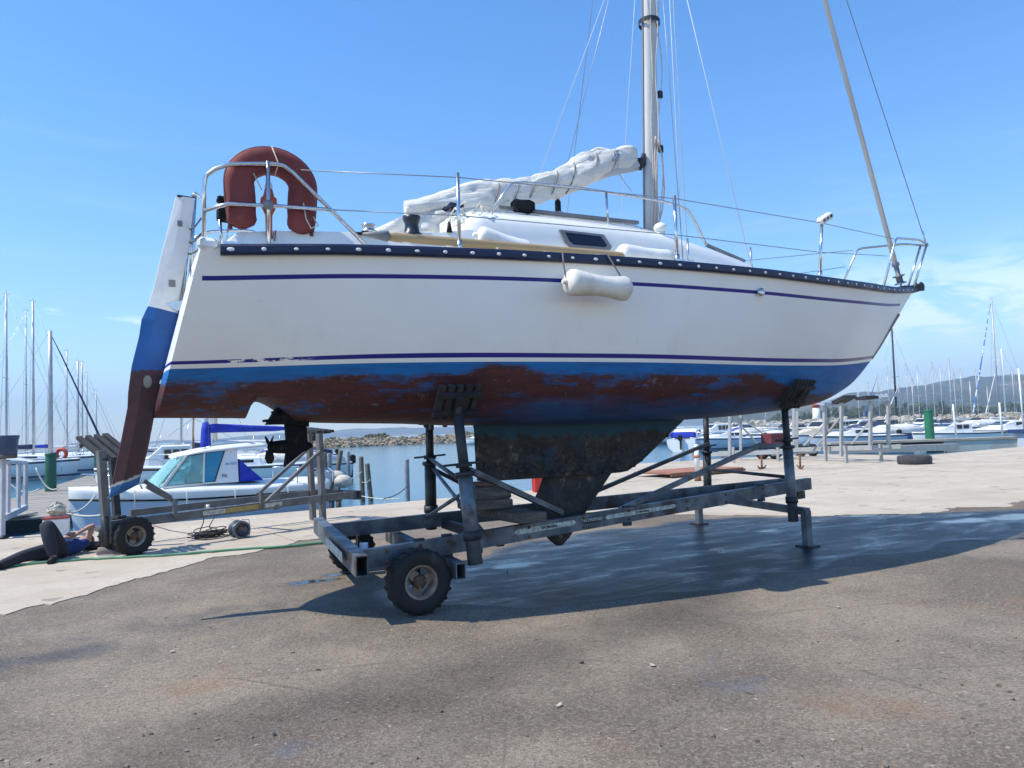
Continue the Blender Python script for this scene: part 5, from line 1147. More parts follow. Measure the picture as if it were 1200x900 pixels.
for (px, pyt, Y, r, lb, m, ln) in ((381, 530, 33, .10, 'dark mooring post close behind the cradle post, first of the row', m_post, (0, 0)), (386.5, 531, 35, .11, 'short grey mooring post second in the row behind the cradle', m_postsl, (0, 0)), (393, 528, 33, .11, 'leaning dark mooring post third in the row behind the cradle', m_post, (.25, .1)), (408.5, 529, 36, .085, 'thin straight grey mooring post standing alone in the water', m_postsl, (0, 0)), (424.5, 535, 24.5, .085, 'mooring post with rope loops left of the leaning pair', m_post, (-.03, 0)), (434, 543, 24.5, .085, 'lower leaning mooring post tied to its neighbour by rope', m_post, (-.1, 0)), (477, 538, 24.5, .085, 'pale mooring post standing alone off the quay by the far cradle post', m_postsl, (0, 0))):
    P = W(px, 560, Y); pile('mooring_post', lb, P, W(px, pyt, Y).z, r, m, 'mooring posts off the quay', False, ln)
for px, Y, lb, top in ((389, 15.9, 'short black stub post at the quay edge behind the far cradle post', .52), (397, 16.1, 'stub post with a collar standing right of the black one at the quay edge', .40)):
    P = W(px, 600, Y); o = thing('stub_post', lb, 'post', (P.x, P.y, 0), 0, 'stub posts at the quay edge'); q = MB(); q.tube([(0, 0, -.6), (0, 0, top * .5)], .055, 10); q.tube([(0, 0, top * .5), (0, 0, top)], .042, 10); q.build('shaft', m_galv_dark, o)
    q = MB(); q.lathe([(.045, .10), (.075, .10), (.075, .13), (.045, .13)], (0, 0, 0), (0, 0, 1), 10); q.build('collar', m_galv_dark, o)
def slack(A, B, sag, n=12): A, B = Vector(A), Vector(B); return [A.lerp(B, k / n) - Vector((0, 0, sag * 4 * (k / n) * (1 - k / n))) for k in range(n + 1)]
def line(label, A, B, sag, r=.016, m=m_rope, group=None):
    o = thing('mooring_line', label, 'rope', A, 0, group); q = MB(Vector(A)); q.tube(slack(A, B, sag), r, 6); q.build('rope', m, o)
line('white rope loop hanging between jetty edge and green pile', W(42, 548, 29), W(68, 572, 29), .35, .03)
line('white rope sagging from the gate towards the jetty edge', W(10, 565, 28), W(46, 573, 28), .25, .03)
line('pale mooring rope swung from cradle post to cabin boat bow', W(112, 580, 14.4), W(78, 600, 14.0), .12, .018)
line('lower mooring rope between quay and cabin boat bow', W(122, 603, 13.7), W(74, 600, 14.2), .05, .018)
line('rope from the pale lone post down to the quay edge', W(477, 570, 24.4), W(450, 584, 21.5), .08, .018, m_darkrope)
line('rope joining the two leaning mooring posts', W(424.5, 565, 24.4), W(434, 562, 24.4), .05, .014)
line('slack white rope from the leaning posts to the quay', W(418, 580, 24), W(470, 584, 21.6), .06, .014)
line('taut white rope from the cabin boat stern to the mooring post', W(395, 570, 18), W(424, 553, 24.4), .02, .014)
# tyre, anchors, striped post, rusty barge plate, red can, crate
P = G(1072, 544); o = thing('old_tyre', 'worn black tyre lying flat on the concrete beyond the wet patch', 'tyre', P); q = MB(); R_ = .50
q.lathe([(R_ * .62, .03), (R_ * .70, .005), (R_ * .93, .0), (R_, .04), (R_ * 1.01, .14), (R_, .24), (R_ * .93, .28), (R_ * .70, .275), (R_ * .62, .25), (R_ * .66, .14), (R_ * .62, .03)], (0, 0, 0), (0, 0, 1), 40); q.build('tyre', M('dry_tyre', (.055, .056, .058), (.035, .035, .036), 5, rough=.8, bump=.3), o)
def anchor(lb, P, s_, rz):
    o = thing('rusty_anchor', lb, 'anchor', P, rz, 'rusty anchors on the quay'); q = MB(); q.tube([(0, 0, .03), (0, 0, .75 * s_)], .05 * s_, 8); q.build('shank', m_rust, o)
    q = MB(); q.tube([(.42 * s_, .1, .20 * s_), (.25 * s_, .04, .05), (0, 0, .04), (-.25 * s_, -.04, .05), (-.42 * s_, -.1, .20 * s_)], [.02, .05 * s_, .06 * s_, .05 * s_, .02], 8); q.build('arm', m_rust, o)
    q = MB(); q.tube([(.0, -.2 * s_, .7 * s_), (.0, .2 * s_, .7 * s_)], .03 * s_, 6); q.build('stock', m_rust, o)
anchor('small rusty anchor lying by the quay edge left of the big cradle post', G(893, 550), .6, .4); anchor('rusty hooked anchor standing right of the front cradle post', G(938, 550), .62, 1.2)
P = G(818, 564); o = thing('striped_marker', 'red and white banded marker post on a rusty base near the quay edge', 'marker post', P); q = MB(); q.tube([(0, 0, .26), (0, 0, .98)], [.075, .06], 10); q.build('white_tube', m_white, o)
q = MB(); q.tube([(0, 0, .0), (0, 0, .05), (0, 0, .27)], [.10, .09, .08], 10); q.build('rusty_base', m_rust, o); q = MB(); q.lathe([(.066, .62), (.078, .62), (.078, .70), (.066, .70)], (0, 0, 0), (0, 0, 1), 10); q.build('band', M('faded_orange', (.5, .16, .07)), o)
P = G(808, 556); o = thing('rusty_ramp', 'flat rust brown steel ramp lying along the quay edge', 'steel ramp', P, math.atan2(QD.y, QD.x)); q = MB(); q.rbox((0, 0, .13), (3.2, 1.5, .05), .015); q.build('ramp_plate', M('rust_plate', (.36, .155, .09), (.27, .12, .075), 1.5, rough=.85), o)
q = MB(); q.box((.9, -.3, .05), (1.2, .8, .10)); q.build('support', m_galv_dark, o); q = MB(); q.bar((-1.6, -.79, .08), (1.6, -.79, .08), .05, .07); q.build('edge_beam', m_rust, o)
P = G(632, 577); o = thing('fuel_can', 'bright red fuel can on the concrete seen behind the keel', 'can', P, .3); q = MB(); q.rbox((0, 0, .19), (.30, .20, .38), .03); q.tube([(-.08, 0, .37), (-.08, 0, .43), (.08, 0, .43), (.08, 0, .37)], .016, 6); q.build('can_body', M('bright_red_plastic', (.62, .035, .02), rough=.4), o)
q = MB(); q.lathe([(.035, .37), (.035, .42), (0, .425)], (.11, 0, 0), (0, 0, 1), 10); q.build('can_cap', m_black, o)
# small litter on the asphalt
q = MB()
for i in range(130):
    x, y = RND.uniform(-20, 1220), 900 - 260 * RND.random() ** 1.6; P = G(x, y, .004); s_ = RND.choice((.003, .004, .006, .009)) * RND.uniform(.7, 1.4)
    rock(q, P, s_ * 1.3)
q.build('gravel', M('gravel_chip', (.24, .21, .175), (.09, .08, .07), 3, rough=.9), kind='stuff')
for i, (x, y, lb) in enumerate(((655, 827, 'pale scrap of paper on the asphalt in front of the cradle'), (983, 712, 'small white flake on the asphalt right of the shadow'), (202, 764, 'white flake on the asphalt left of the shadow'), (765, 780, 'dry leaf on the asphalt below the middle of the shadow'))):
    o = thing('litter_scrap', lb, 'litter', G(x, y, .005), RND.random() * 6, 'scraps of litter on the asphalt'); q = MB(); n_ = 7
    top = [Vector((math.cos(2 * PI * k / n_) * .024 * RND.uniform(.6, 1.2), math.sin(2 * PI * k / n_) * .016 * RND.uniform(.6, 1.2), .004 + RND.random() * .008)) for k in range(n_)]; q.loft([top, [p + Vector((0, 0, -.003)) for p in top]], True, True); q.build('scrap', M('paper_scrap', (.42, .40, .35), rough=.8), o)

# ------------------------------------------------------------------ the person lying on the quay
m_skin = M('skin', (.52, .29, .20), (.46, .24, .165), 8, rough=.5); m_jeans = M('dark_trousers', (.018, .020, .030), (.028, .030, .042), 8, rough=.85, bump=.2); m_shirt = M('blue_shirt', (.012, .045, .20), (.009, .033, .15), 5, rough=.8, bump=.25); m_hair = M('brown_hair', (.09, .055, .03), (.05, .03, .02), 30, rough=.6)
def skinned(name, V, E, m, parent, root=0, sub=2):
    me = bpy.data.meshes.new(name); ks = list(V); me.from_pydata([V[k][0] for k in ks], [(ks.index(a), ks.index(b)) for a, b in E], []); me.materials.append(m)
    o = bpy.data.objects.new(name, me); COL.objects.link(o); o.parent = parent; sm = o.modifiers.new('skin', 'SKIN'); sm.use_smooth_shade = True
    for i, k in enumerate(ks):
        r = V[k][1]; r = r if isinstance(r, tuple) else (r, r); sv = me.skin_vertices[0].data[i]; sv.radius = r; sv.use_root = (i == root)
    s2 = o.modifiers.new('sub', 'SUBSURF'); s2.levels = sub; s2.render_levels = sub; return o
hipw = G(64, 655); hdw = G(111, 643); hd = hdw - hipw; pz = math.atan2(hd.y, hd.x); PS = .92
per = thing('person', 'person in blue shirt lying on their back on the quay with one knee raised', 'person', hipw, pz); per.scale = (PS, PS, PS)
B = {'pelvis': ((0, 0, .12), .115), 'waist': ((.16, 0, .115), .105), 'chest': ((.36, 0, .13), .125), 'neck': ((.54, 0, .135), .052), 'head': ((.66, 0, .165), .092), 'crown': ((.735, 0, .16), .07),
     'hipr': ((-.02, -.09, .12), .10), 'kneer': ((-.36, -.13, .56), .07), 'calfr': ((-.37, -.19, .32), .062), 'ankr': ((-.35, -.24, .085), .04), 'toer': ((-.48, -.30, .035), .03),
     'hipl': ((-.03, .09, .115), .085), 'kneel': ((-.46, .13, .12), .06), 'calfl': ((-.66, .14, .09), .05), 'ankl': ((-.88, .15, .06), .036), 'toel': ((-.93, .16, .18), .028),
     'shr': ((.46, -.14, .13), .055), 'elr': ((.55, -.22, .42), .042), 'wrr': ((.36, -.13, .33), .026), 'plr': ((.30, -.09, .30), .030),
     'shl': ((.46, .14, .13), .055), 'ell': ((.24, .24, .16), .04), 'wrl': ((.27, .06, .27), .026), 'pll': ((.27, -.02, .28), .030)}
E_ = [('pelvis', 'waist'), ('waist', 'chest'), ('chest', 'neck'), ('neck', 'head'), ('head', 'crown'), ('pelvis', 'hipr'), ('hipr', 'kneer'), ('kneer', 'calfr'), ('calfr', 'ankr'), ('ankr', 'toer'), ('pelvis', 'hipl'), ('hipl', 'kneel'), ('kneel', 'calfl'), ('calfl', 'ankl'), ('ankl', 'toel'),
      ('chest', 'shr'), ('shr', 'elr'), ('elr', 'wrr'), ('wrr', 'plr'), ('chest', 'shl'), ('shl', 'ell'), ('ell', 'wrl'), ('wrl', 'pll')]
for hnd, base, d_, s_ in (('r', (.30, -.09, .30), Vector((-.8, .35, -.45)), Vector((.2, .8, .3))), ('l', (.27, -.02, .28), Vector((.05, -.95, .1)), Vector((1, 0, 0)))):
    d_ = d_.normalized(); s_ = (s_ - d_ * s_.dot(d_)).normalized(); up_ = d_.cross(s_)
    for k, ln in enumerate((.062, .072, .068, .052)):
        r0 = Vector(base) + s_ * (.022 * (k - 1.5)) + d_ * .03; B[f'f{hnd}{k}a'] = (tuple(r0 + d_ * .02), .0095); B[f'f{hnd}{k}b'] = (tuple(r0 + d_ * ln * .6 + up_ * .012), .0085); B[f'f{hnd}{k}c'] = (tuple(r0 + d_ * ln + up_ * .032), .007)
        E_ += [('pl' + hnd, f'f{hnd}{k}a'), (f'f{hnd}{k}a', f'f{hnd}{k}b'), (f'f{hnd}{k}b', f'f{hnd}{k}c')]
    r0 = Vector(base) - s_ * .035; B[f't{hnd}a'] = (tuple(r0 + d_ * .005), .011); B[f't{hnd}b'] = (tuple(r0 + d_ * .045 - s_ * .015), .009); E_ += [('pl' + hnd, f't{hnd}a'), (f't{hnd}a', f't{hnd}b')]
skinned('body', B, E_, m_skin, per)
for sg in (-1, 1): q = MB(); q.tube([(.08 + .1 * k, sg * (.11 + .02 * math.sin(k * 2)), .225 + .012 * math.cos(k * 3)) for k in range(4)], .012, 5); q.build('shirt_fold', m_shirt, per)
T = {k: B[k] for k in ('pelvis', 'hipr', 'kneer', 'calfr', 'ankr', 'hipl', 'kneel', 'calfl', 'ankl')}; T = {k: (v[0], (v[1] if not isinstance(v[1], tuple) else v[1][0]) * 1.0 + .028) for k, v in T.items()}; T['belt'] = ((.12, 0, .118), .135); T['pelvis'] = ((.0, 0, .125), .15); T['hipr'] = ((-.03, -.10, .13), .135); T['hipl'] = ((-.03, .10, .12), .13)
skinned('trousers', T, [('pelvis', 'belt'), ('pelvis', 'hipr'), ('hipr', 'kneer'), ('kneer', 'calfr'), ('calfr', 'ankr'), ('pelvis', 'hipl'), ('hipl', 'kneel'), ('kneel', 'calfl'), ('calfl', 'ankl')], m_jeans, per)
S_ = {'chest': ((.36, 0, .14), .160), 'waist': ((.18, 0, .125), .145), 'hem': ((.03, 0, .125), .152), 'collar': ((.50, 0, .135), .085), 'shr': ((.455, -.14, .13), .075), 'slr': ((.485, -.18, .22), .066), 'shl': ((.455, .14, .13), .075), 'sll': ((.38, .18, .14), .066)}
skinned('shirt', S_, [('chest', 'waist'), ('waist', 'hem'), ('chest', 'collar'), ('chest', 'shr'), ('shr', 'slr'), ('chest', 'shl'), ('shl', 'sll')], m_shirt, per)
q = MB(); q.ball((.735, 0, .15), (.085, .098, .105), 14, 10); q.ball((.66, 0, .10), (.085, .097, .055), 12, 8); q.build('hair', m_hair, per)
q = MB(); q.loft([[Vector((.66 + x, y, .245 + z)) for x, y, z in r_] for r_ in ([(-.02, -.016, 0), (.03, -.007, .006), (.03, .007, .006), (-.02, .016, 0)], [(-.022, -.012, .028), (0, -.004, .02), (0, .004, .02), (-.022, .012, .028)])], True, True); q.build('nose', m_skin, per)
for sg in (-1, 1):
    q = MB(); q.ball((.675, sg * .034, .246), (.008, .013, .006), 8, 5); q.build('eye', m_black, per)
    q = MB(); q.ball((.665, sg * .093, .16), (.028, .010, .02), 8, 5); q.build('ear', m_skin, per)
q = MB(); q.ball((.612, 0, .243), (.005, .024, .004), 8, 4); q.build('mouth', M('lips', (.36, .13, .11)), per)
for nm, pts in (('shoe', [(-.33, -.24, .055), (-.42, -.27, .05), (-.53, -.31, .035)]), ('shoe', [(-.87, .15, .05), (-.93, .155, .12), (-.95, .16, .22)])):
    q = MB(); q.tube([(pts[0][0] + .03, pts[0][1], pts[0][2])] + pts, [.03, .05, .05, .032], 10); q.build(nm, m_black, per)
P = G(107, 644.5); o = thing('cushion', 'black cushion under the head of the lying person', 'cushion', P, pz); q = MB(); q.ball((.06, 0, .055), (.22, .20, .055), 16, 8); q.build('cushion', m_black, o)
P = hipw + Matrix.Rotation(pz, 3, 'Z') @ (Vector((.255, -.06, .325)) * PS); o = thing('phone', 'small dark phone held in the hands of the lying person', 'phone', P, pz); q = MB(); q.rbox((0, 0, 0), (.07, .11, .01), .003, 0, Matrix.Rotation(-.5, 3, 'Y')); q.build('phone_case', m_black, o)
# ------------------------------------------------------------------ moored boats, pontoons, beacon, trailers further off
m_bhull = M('boat_white', (.78, .78, .76), (.68, .68, .66), .6, rough=.35, dirt=(.5, .47, .42), dlo=.64)
m_bgrey = M('boat_pale_grey', (.50, .54, .60), (.44, .48, .54), .6, rough=.4)
m_bblue = M('boat_navy', (.025, .05, .14), rough=.35); m_bblue2 = M('boat_mid_blue', (.10, .18, .36), rough=.4)
m_win = M('boat_window', (.02, .028, .035), rough=.08, rvar=.02)
m_cov_blue = M('royal_blue_canvas', (.012, .035, .42), (.009, .025, .30), 3, rough=.75); m_cov_navy = M('navy_canvas', (.018, .03, .075), rough=.85); m_cov_white = M('white_canvas', (.66, .65, .62), (.55, .54, .51), 3, rough=.85)
m_cov_blk = M('black_canvas', (.03, .03, .035), rough=.85); m_mast = M('mast_alloy', (.50, .50, .51), (.42, .42, .43), 1, rough=.45, metal=.3); m_cream = M('cream_paint', (.60, .52, .40), rough=.6); m_turq = M('turquoise_canvas', (.05, .30, .36), rough=.8)
m_mast_white = M('mast_white', (.74, .74, .73), rough=.4); m_buoy = M('bright_red_ring', (.55, .045, .02), rough=.5)
COV = {'blue': m_cov_blue, 'navy': m_cov_navy, 'white': m_cov_white, 'black': m_cov_blk}
def hull_shape(L_, Bm, F, sheer=.25, flare=.86, n=12):
    rings = []
    for i in range(n + 1):
        s = i / n; x = (s - .5) * L_; hb_ = Bm / 2 * (1 - max(0, (s - .42) / .58) ** 2.2) * (.82 + .18 * min(1, s / .35)); hb_ = max(hb_, .02); z = F * (1 + sheer * max(0, s - .3) ** 1.5)
        rings.append([Vector((x - (1 - k) * .0 + (k - 1) * .10 * L_ * max(0, s - .8) * 3 * .5, hb_ * w_, -.25 + (z + .25) * k)) for k, w_ in ((1, 1), (.72, .985), (.42, flare), (.15, flare * .6), (0, .0))] + [Vector((x + (k - 1) * .10 * L_ * max(0, s - .8) * 3 * .5, -hb_ * w_, -.25 + (z + .25) * k)) for k, w_ in ((.15, flare * .6), (.42, flare), (.72, .985), (1, 1))])
    return rings
def put_hull(o, L_, Bm, F, m, stripe=None, boot=m_bblue):
    rings = hull_shape(L_, Bm, F); q = MB(); q.loft(rings, False, True, True); h = q.build('hull', m, o)
    q = MB(); q.loft([[r[0] * 1.0 + Vector((0, 0, -.01)), (r[0] + r[-1]) / 2 + Vector((0, 0, .05)), r[-1] + Vector((0, 0, -.01))] for r in rings], False, False, True); q.build('deck', m_bhull, o)
    for nm, mm_, k0, k1 in (('rub_strake', m_cov_blk if stripe is None else stripe, .90, .97), ('boot_top', boot, .28, .36)):
        q = MB()
        for sg in (1, -1):
            rr = []
            for r in rings:
                A = r[0] if sg == 1 else r[-1]; zt = A.z; z0 = -.25
                w_ = lambda k: (1 if k > .72 else .86 + (k - .42) / .3 * .125 if k > .42 else .86 * (.6 + .4 * (k - .15) / .27))
                rr.append([Vector((A.x, A.y * w_(k1) + sg * .006, z0 + (zt - z0) * k1)), Vector((A.x, A.y * w_(k1) + sg * .03, z0 + (zt - z0) * (k0 + k1) / 2)), Vector((A.x, A.y * w_(k0) + sg * .006, z0 + (zt - z0) * k0))])
            q.loft(rr, False)
        q.build(nm, mm_, h)
    return h
def yacht(label, loc, rz, L_, mast_h, cover='white', hm=m_bhull, r=.075, furl=None, stripe=None, group='yachts moored at the jetty', lean=0.0, mm_=m_mast, small=False, spread=(.5,), buoy=False, thick=1.0):
    o = thing('yacht', label, 'yacht', loc, rz, group); o.rotation_euler = (lean, 0, rz); F = L_ * .115; Bm = L_ * .33; put_hull(o, L_, Bm, F, hm, stripe)
    q = MB(); rings = []
    for x, w_, h in ((-.20, .30, .03), (-.17, .32, .42), (.02, .31, .44), (.14, .27, .36), (.24, .18, .10), (.27, .14, .0)):
        z0 = F * 1.0; rings.append([Vector((x * L_, w_ * Bm * 1.08, z0)), Vector((x * L_, w_ * Bm, z0 + h * .75)), Vector((x * L_, w_ * Bm * .6, z0 + h)), Vector((x * L_, -w_ * Bm * .6, z0 + h)), Vector((x * L_, -w_ * Bm, z0 + h * .75)), Vector((x * L_, -w_ * Bm * 1.08, z0))])
    q.loft(rings, True, True); cb = q.build('cabin', hm if hm is m_bhull else m_bhull, o)
    for sg in (1, -1):
        q = MB(); q.bar((-.14 * L_, sg * (.335 * Bm), F + .20), (.12 * L_, sg * (.30 * Bm), F + .19), .02, .13); q.build('window', m_win, cb)
    xm = .08 * L_; q = MB(); q.tube([(xm, 0, F + .2), (xm - .01 * mast_h, 0, mast_h)], [r, r * .8], 8); q.tube([(xm - .01 * mast_h, 0, mast_h), (xm - .01 * mast_h, 0, mast_h + .45)], .012, 4); q.bar((xm - .01 * mast_h - .25, 0, mast_h + .02), (xm - .01 * mast_h + .2, 0, mast_h + .02), .03, .03); ms_ = q.build('mast', mm_, o)
    for f in spread: q = MB(); z = F + (mast_h - F) * f; q.bar((xm - .01 * z, -.75, z + .02), (xm - .01 * z, .75, z + .02), .05, .03); q.build('spreader', mm_, ms_)
    if cover:
        q = MB(); rings = []
        for i in range(10):
            s = i / 9; x = xm - .05 - s * .36 * L_; rr = (.19 - .07 * s) * (1 + .12 * nz(i * 1.7, L_)) * thick; rings.append([Vector((x, math.cos(a) * rr * .65, F + 1.0 + .25 * s * 0 + math.sin(a) * rr)) for a in [2 * PI * k / 8 for k in range(8)]])
        q.loft(rings, True, True, True); q.build('sail_cover', COV[cover], o)
    q = MB(); q.tube([(xm, 0, F + .88), (xm - .40 * L_, 0, F + .88)], .055, 6); q.build('boom', mm_, o)
    wr = .012
    tp = Vector((xm - .01 * mast_h, 0, mast_h)); bow = Vector((.49 * L_, 0, F * 1.15)); st_ = Vector((-.49 * L_, 0, F))
    for nm, a, b_ in (('backstay', st_, tp), ('shroud', Vector((xm - .1, Bm * .46, F)), tp * .98), ('shroud', Vector((xm - .1, -Bm * .46, F)), tp * .98)): q = MB(); q.tube([a, b_], wr, 4); q.build(nm, m_wire, o)
    q = MB()
    if furl: q.tube([bow, bow.lerp(tp, .03), bow.lerp(tp, .12), bow.lerp(tp, .8), tp * .99], [.02, .07, .10, .05, .02], 8); q.build('furled_sail', furl, o)
    else: q.tube([bow, tp], wr, 4); q.build('forestay', m_wire, o)
    q = MB()
    for sg in (1, -1): q.tube([(.38 * L_, sg * Bm * .2, F * 1.1), (.40 * L_, sg * Bm * .18, F * 1.1 + .55), (.50 * L_, 0, F * 1.15 + .55)], .018, 5); q.tube([(-.44 * L_, sg * Bm * .36, F), (-.44 * L_, sg * Bm * .36, F + .55), (-.485 * L_, 0, F + .55)], .018, 5); q.tube([(-.44 * L_, sg * Bm * .36, F + .55), (0, sg * Bm * .48, F + .55), (.39 * L_, sg * Bm * .19, F * 1.1 + .55)], .008, 4)
    q.build('guard_rail', m_steel, o)
    return o
LOC = lambda px, Y, z=-.7: Vector((W(px, 505, Y).x, Y, z))
def mast_to(px, pyt, Y): return W(px, pyt, Y).z + .7
hdL = math.atan2(.396, .918)                            # bows towards the jetty
for px, pyt, t_, L_, cov, kw, lb in (
    (8, 345, 24.9, 10.0, 'white', {}, 'white yacht whose mast stands at the far left edge of the marina'),
    (39.5, 353, 33.5, 10.5, 'navy', {'r': .095}, 'white yacht with a tall mast and dark boom cover, second along the jetty'),
    (31, 364, 44, 9.0, 'white', {'r': .06}, 'white yacht with a thin mast close beside the tall one'),
    (59.5, 388, 40.7, 10.5, 'blue', {'r': .21, 'furl': m_cov_navy, 'thick': .9}, 'white yacht with thick pale mast and dark furled headsail'),
    (79, 411, 48.9, 9.0, 'white', {}, 'white yacht right of the thick masted one along the jetty'),
    (92, 423, 55.8, 9.0, 'white', {'r': .11}, 'white yacht with the left of two close standing masts'),
    (97, 424, 59, 9.0, 'navy', {'r': .09}, 'white yacht with the right of two close standing masts'),
    (102.5, 437, 63.5, 8.5, 'white', {}, 'white yacht with short mast just past the close pair'),
    (113.5, 458, 72, 8.0, 'white', {}, 'small white yacht with the shortest mast, last along the jetty')):
    Y = 27.3 + .918 * t_ - 2.2; P = LOC(px, Y); c = P - Vector((math.cos(hdL), math.sin(hdL), 0)) * .08 * L_; yacht(lb, c, hdL, L_, mast_to(px, pyt, Y), cov, **kw)
# life ring on a stern rail
P = W(72, 532, 40); o = thing('life_ring', 'bright red horseshoe life ring on a rail beside the green pile', 'lifebuoy', P, 0); q = MB(); q.tube([Vector((math.cos(a) * .26, 0, math.sin(a) * .26)) for a in [-.9 + k * .30 for k in range(17)]], .10, 8); q.build('ring', m_buoy, o)
q = MB(); q.tube([(0, 0, -.26), (0, 0, -1.0)], .015, 5); q.build('bracket', m_steel, o)
# boats behind the white cabin boat
hdR = hdL + PI
def back(px, Y, L_, hd_): return LOC(px, Y) - Vector((math.cos(hd_), math.sin(hd_), 0)) * .08 * L_
P = back(241, 33, 9, hdR)
yb = yacht('yacht with a royal blue sail cover standing behind the white cabin boat', P, hdR, 9, mast_to(241, 300, 33), None, group='yachts behind the cabin boat', r=.08, mm_=m_mast_white)
q = MB(); rings = [[Vector((.72 - .0 - x, math.cos(a) * r_ * .6, 2.75 + z + math.sin(a) * r_)) for a in [2 * PI * k / 10 for k in range(10)]] for x, z, r_ in ((.0, .0, .20), (.4, .02, .22), (1.0, .0, .20), (2.0, -.04, .16), (3.0, -.07, .13), (3.5, -.08, .08))]; q.loft(rings, True, True, True); q.build('sail_cover', m_cov_blue, yb)
q = MB(); q.loft([[Vector((.72 + math.cos(a) * r_, math.sin(a) * r_, z)) for a in [2 * PI * k / 10 for k in range(10)]] for z, r_ in ((1.75, .26), (2.2, .22), (2.7, .20), (3.05, .13))], True, True, True); q.build('mast_cover', m_cov_blue, yb)
for px, pyt, Y, L_, cov, kw, lb in ((226, 490, 42, 8, 'navy', {'mm_': m_rust, 'r': .06}, 'small yacht with a dark red mast behind the cabin boat windscreen'), (247, 300, 40, 9, 'white', {'mm_': m_mast_white, 'r': .11}, 'white yacht with a thick white mast right of the blue covered boom'), (252, 300, 47, 9, 'navy', {'mm_': m_cream, 'r': .10}, 'yacht with a cream coloured mast behind the blue covered one'), (212, 320, 55, 9, 'white', {}, 'white yacht seen between rudder and hull far behind')):
    yacht(lb, back(px, Y, L_, hdR), hdR, L_, mast_to(px, pyt, Y), cov, group='yachts behind the cabin boat', **kw)

def motorboat(label, loc, rz, L_, style='cabin', hm=m_bhull, cover=None, group='motor boats moored in the harbour', F=None, stripe=None, cab=m_bhull, tall=1.0):
    o = thing('motorboat', label, 'motorboat', loc, rz, group); F = F or L_ * .13; Bm = L_ * .36; put_hull(o, L_, Bm, F, hm, stripe)
    def house(name, xs0, m, parent):
        q = MB(); q.loft([[Vector((x * L_, w_ * Bm, z0)), Vector((x * L_, w_ * Bm * .9, z1 - .06)), Vector((x * L_, w_ * Bm * .75, z1)), Vector((x * L_, -w_ * Bm * .75, z1)), Vector((x * L_, -w_ * Bm * .9, z1 - .06)), Vector((x * L_, -w_ * Bm, z0))] for x, w_, z0, z1 in xs0], True, True); return q.build(name, m, parent)
    if style in ('cabin', 'pilot', 'cruiser'):
        hh = {'cabin': .55, 'pilot': 1.15, 'cruiser': .85}[style] * tall
        if style == 'pilot': prof = [(-.10, .33, F, F + hh), (.08, .33, F, F + hh), (.16, .32, F, F + hh * .55), (.36, .16, F * 1.05, F * 1.05 + .22)]
        elif style == 'cabin': prof = [(-.12, .34, F, F + hh), (.06, .33, F, F + hh * 1.02), (.18, .28, F, F + hh * .62), (.34, .16, F * 1.05, F * 1.05 + .12)]
        else: prof = [(-.28, .36, F, F + hh * .7), (-.22, .36, F, F + hh), (.06, .34, F, F + hh), (.20, .28, F, F + hh * .5), (.38, .12, F * 1.05, F * 1.05 + .15)]
        c = house('cabin', prof, cab, o)
        for sg in (1, -1):
            x0, x1 = (-.09, .07) if style != 'cruiser' else (-.2, .05); n_ = 2 if style == 'cabin' else 3
            for k in range(n_):
                a, b_ = x0 + (x1 - x0) * (k + .1) / n_, x0 + (x1 - x0) * (k + .88) / n_; q = MB(); zc = F + hh * .62; q.bar((a * L_, sg * .318 * Bm, zc), (b_ * L_, sg * .318 * Bm, zc), .035, hh * .40); q.build('window', m_win, c)
        q = MB(); a = prof[1 if style != 'cruiser' else 2]; b_ = prof[2 if style != 'cruiser' else 3]
        A = Vector((a[0] * L_, 0, a[3])); Bq_ = Vector((b_[0] * L_, 0, b_[3])); d = (Bq_ - A); n_ = Vector((-d.z, 0, d.x)); n_ = n_ if n_.z > 0 else -n_; n_.normalize(); q.bar(A + d * .15 + n_ * .01, A + d * .85 + n_ * .01, Bm * .48, .02, up=n_); q.build('windscreen', m_win, c)
        if cover: q = MB(); q.rbox((-.28 * L_, 0, F + .35), (.26 * L_, Bm * .72, .5), .12); q.build('cockpit_cover', cover, o)
        q = MB(); q.rbox((-.02 * L_, 0, F + hh + .05), (.05 * L_, .3, .07), .02); q.tube([(-.06 * L_, 0, F + hh), (-.09 * L_, 0, F + hh + 1.0)], .012, 4); q.build('roof_gear', m_steel, c)
    else:
        q = MB(); q.rbox((.05 * L_, 0, F + .30), (.14 * L_, Bm * .4, .6), .05); q.build('console', m_bhull, o)
        q = MB(); q.bar((.10 * L_, 0, F + .55), (.06 * L_, 0, F + .9), Bm * .4, .02, up=(1, 0, .4)); q.build('windscreen', m_win, o)
        if cover: q = MB(); q.loft([[Vector((x * L_, w_ * Bm, F)), Vector((x * L_, w_ * Bm * .5, F + h)), Vector((x * L_, -w_ * Bm * .5, F + h)), Vector((x * L_, -w_ * Bm, F))] for x, w_, h in ((-.45, .40, .3), (-.1, .44, .75), (.15, .42, .7), (.40, .15, .2))], True, True, True); q.build('boat_cover', cover, o)
    q = MB(); q.rbox((-.53 * L_, 0, F + .12), (.30, .34, .50), .08); q.rbox((-.52 * L_, 0, F - .45), (.14, .14, .8), .03); q.build('outboard', m_black, o)
    q = MB()
    for sg in (1, -1): q.tube([(.02 * L_, sg * Bm * .45, F * 1.02), (.10 * L_, sg * Bm * .43, F * 1.05 + .45), (.33 * L_, sg * Bm * .26, F * 1.12 + .45), (.47 * L_, sg * .03, F * 1.2 + .42)], .016, 5)
    q.build('bow_rail', m_steel, o)
    return o
QA = math.atan2(QD.y, QD.x)
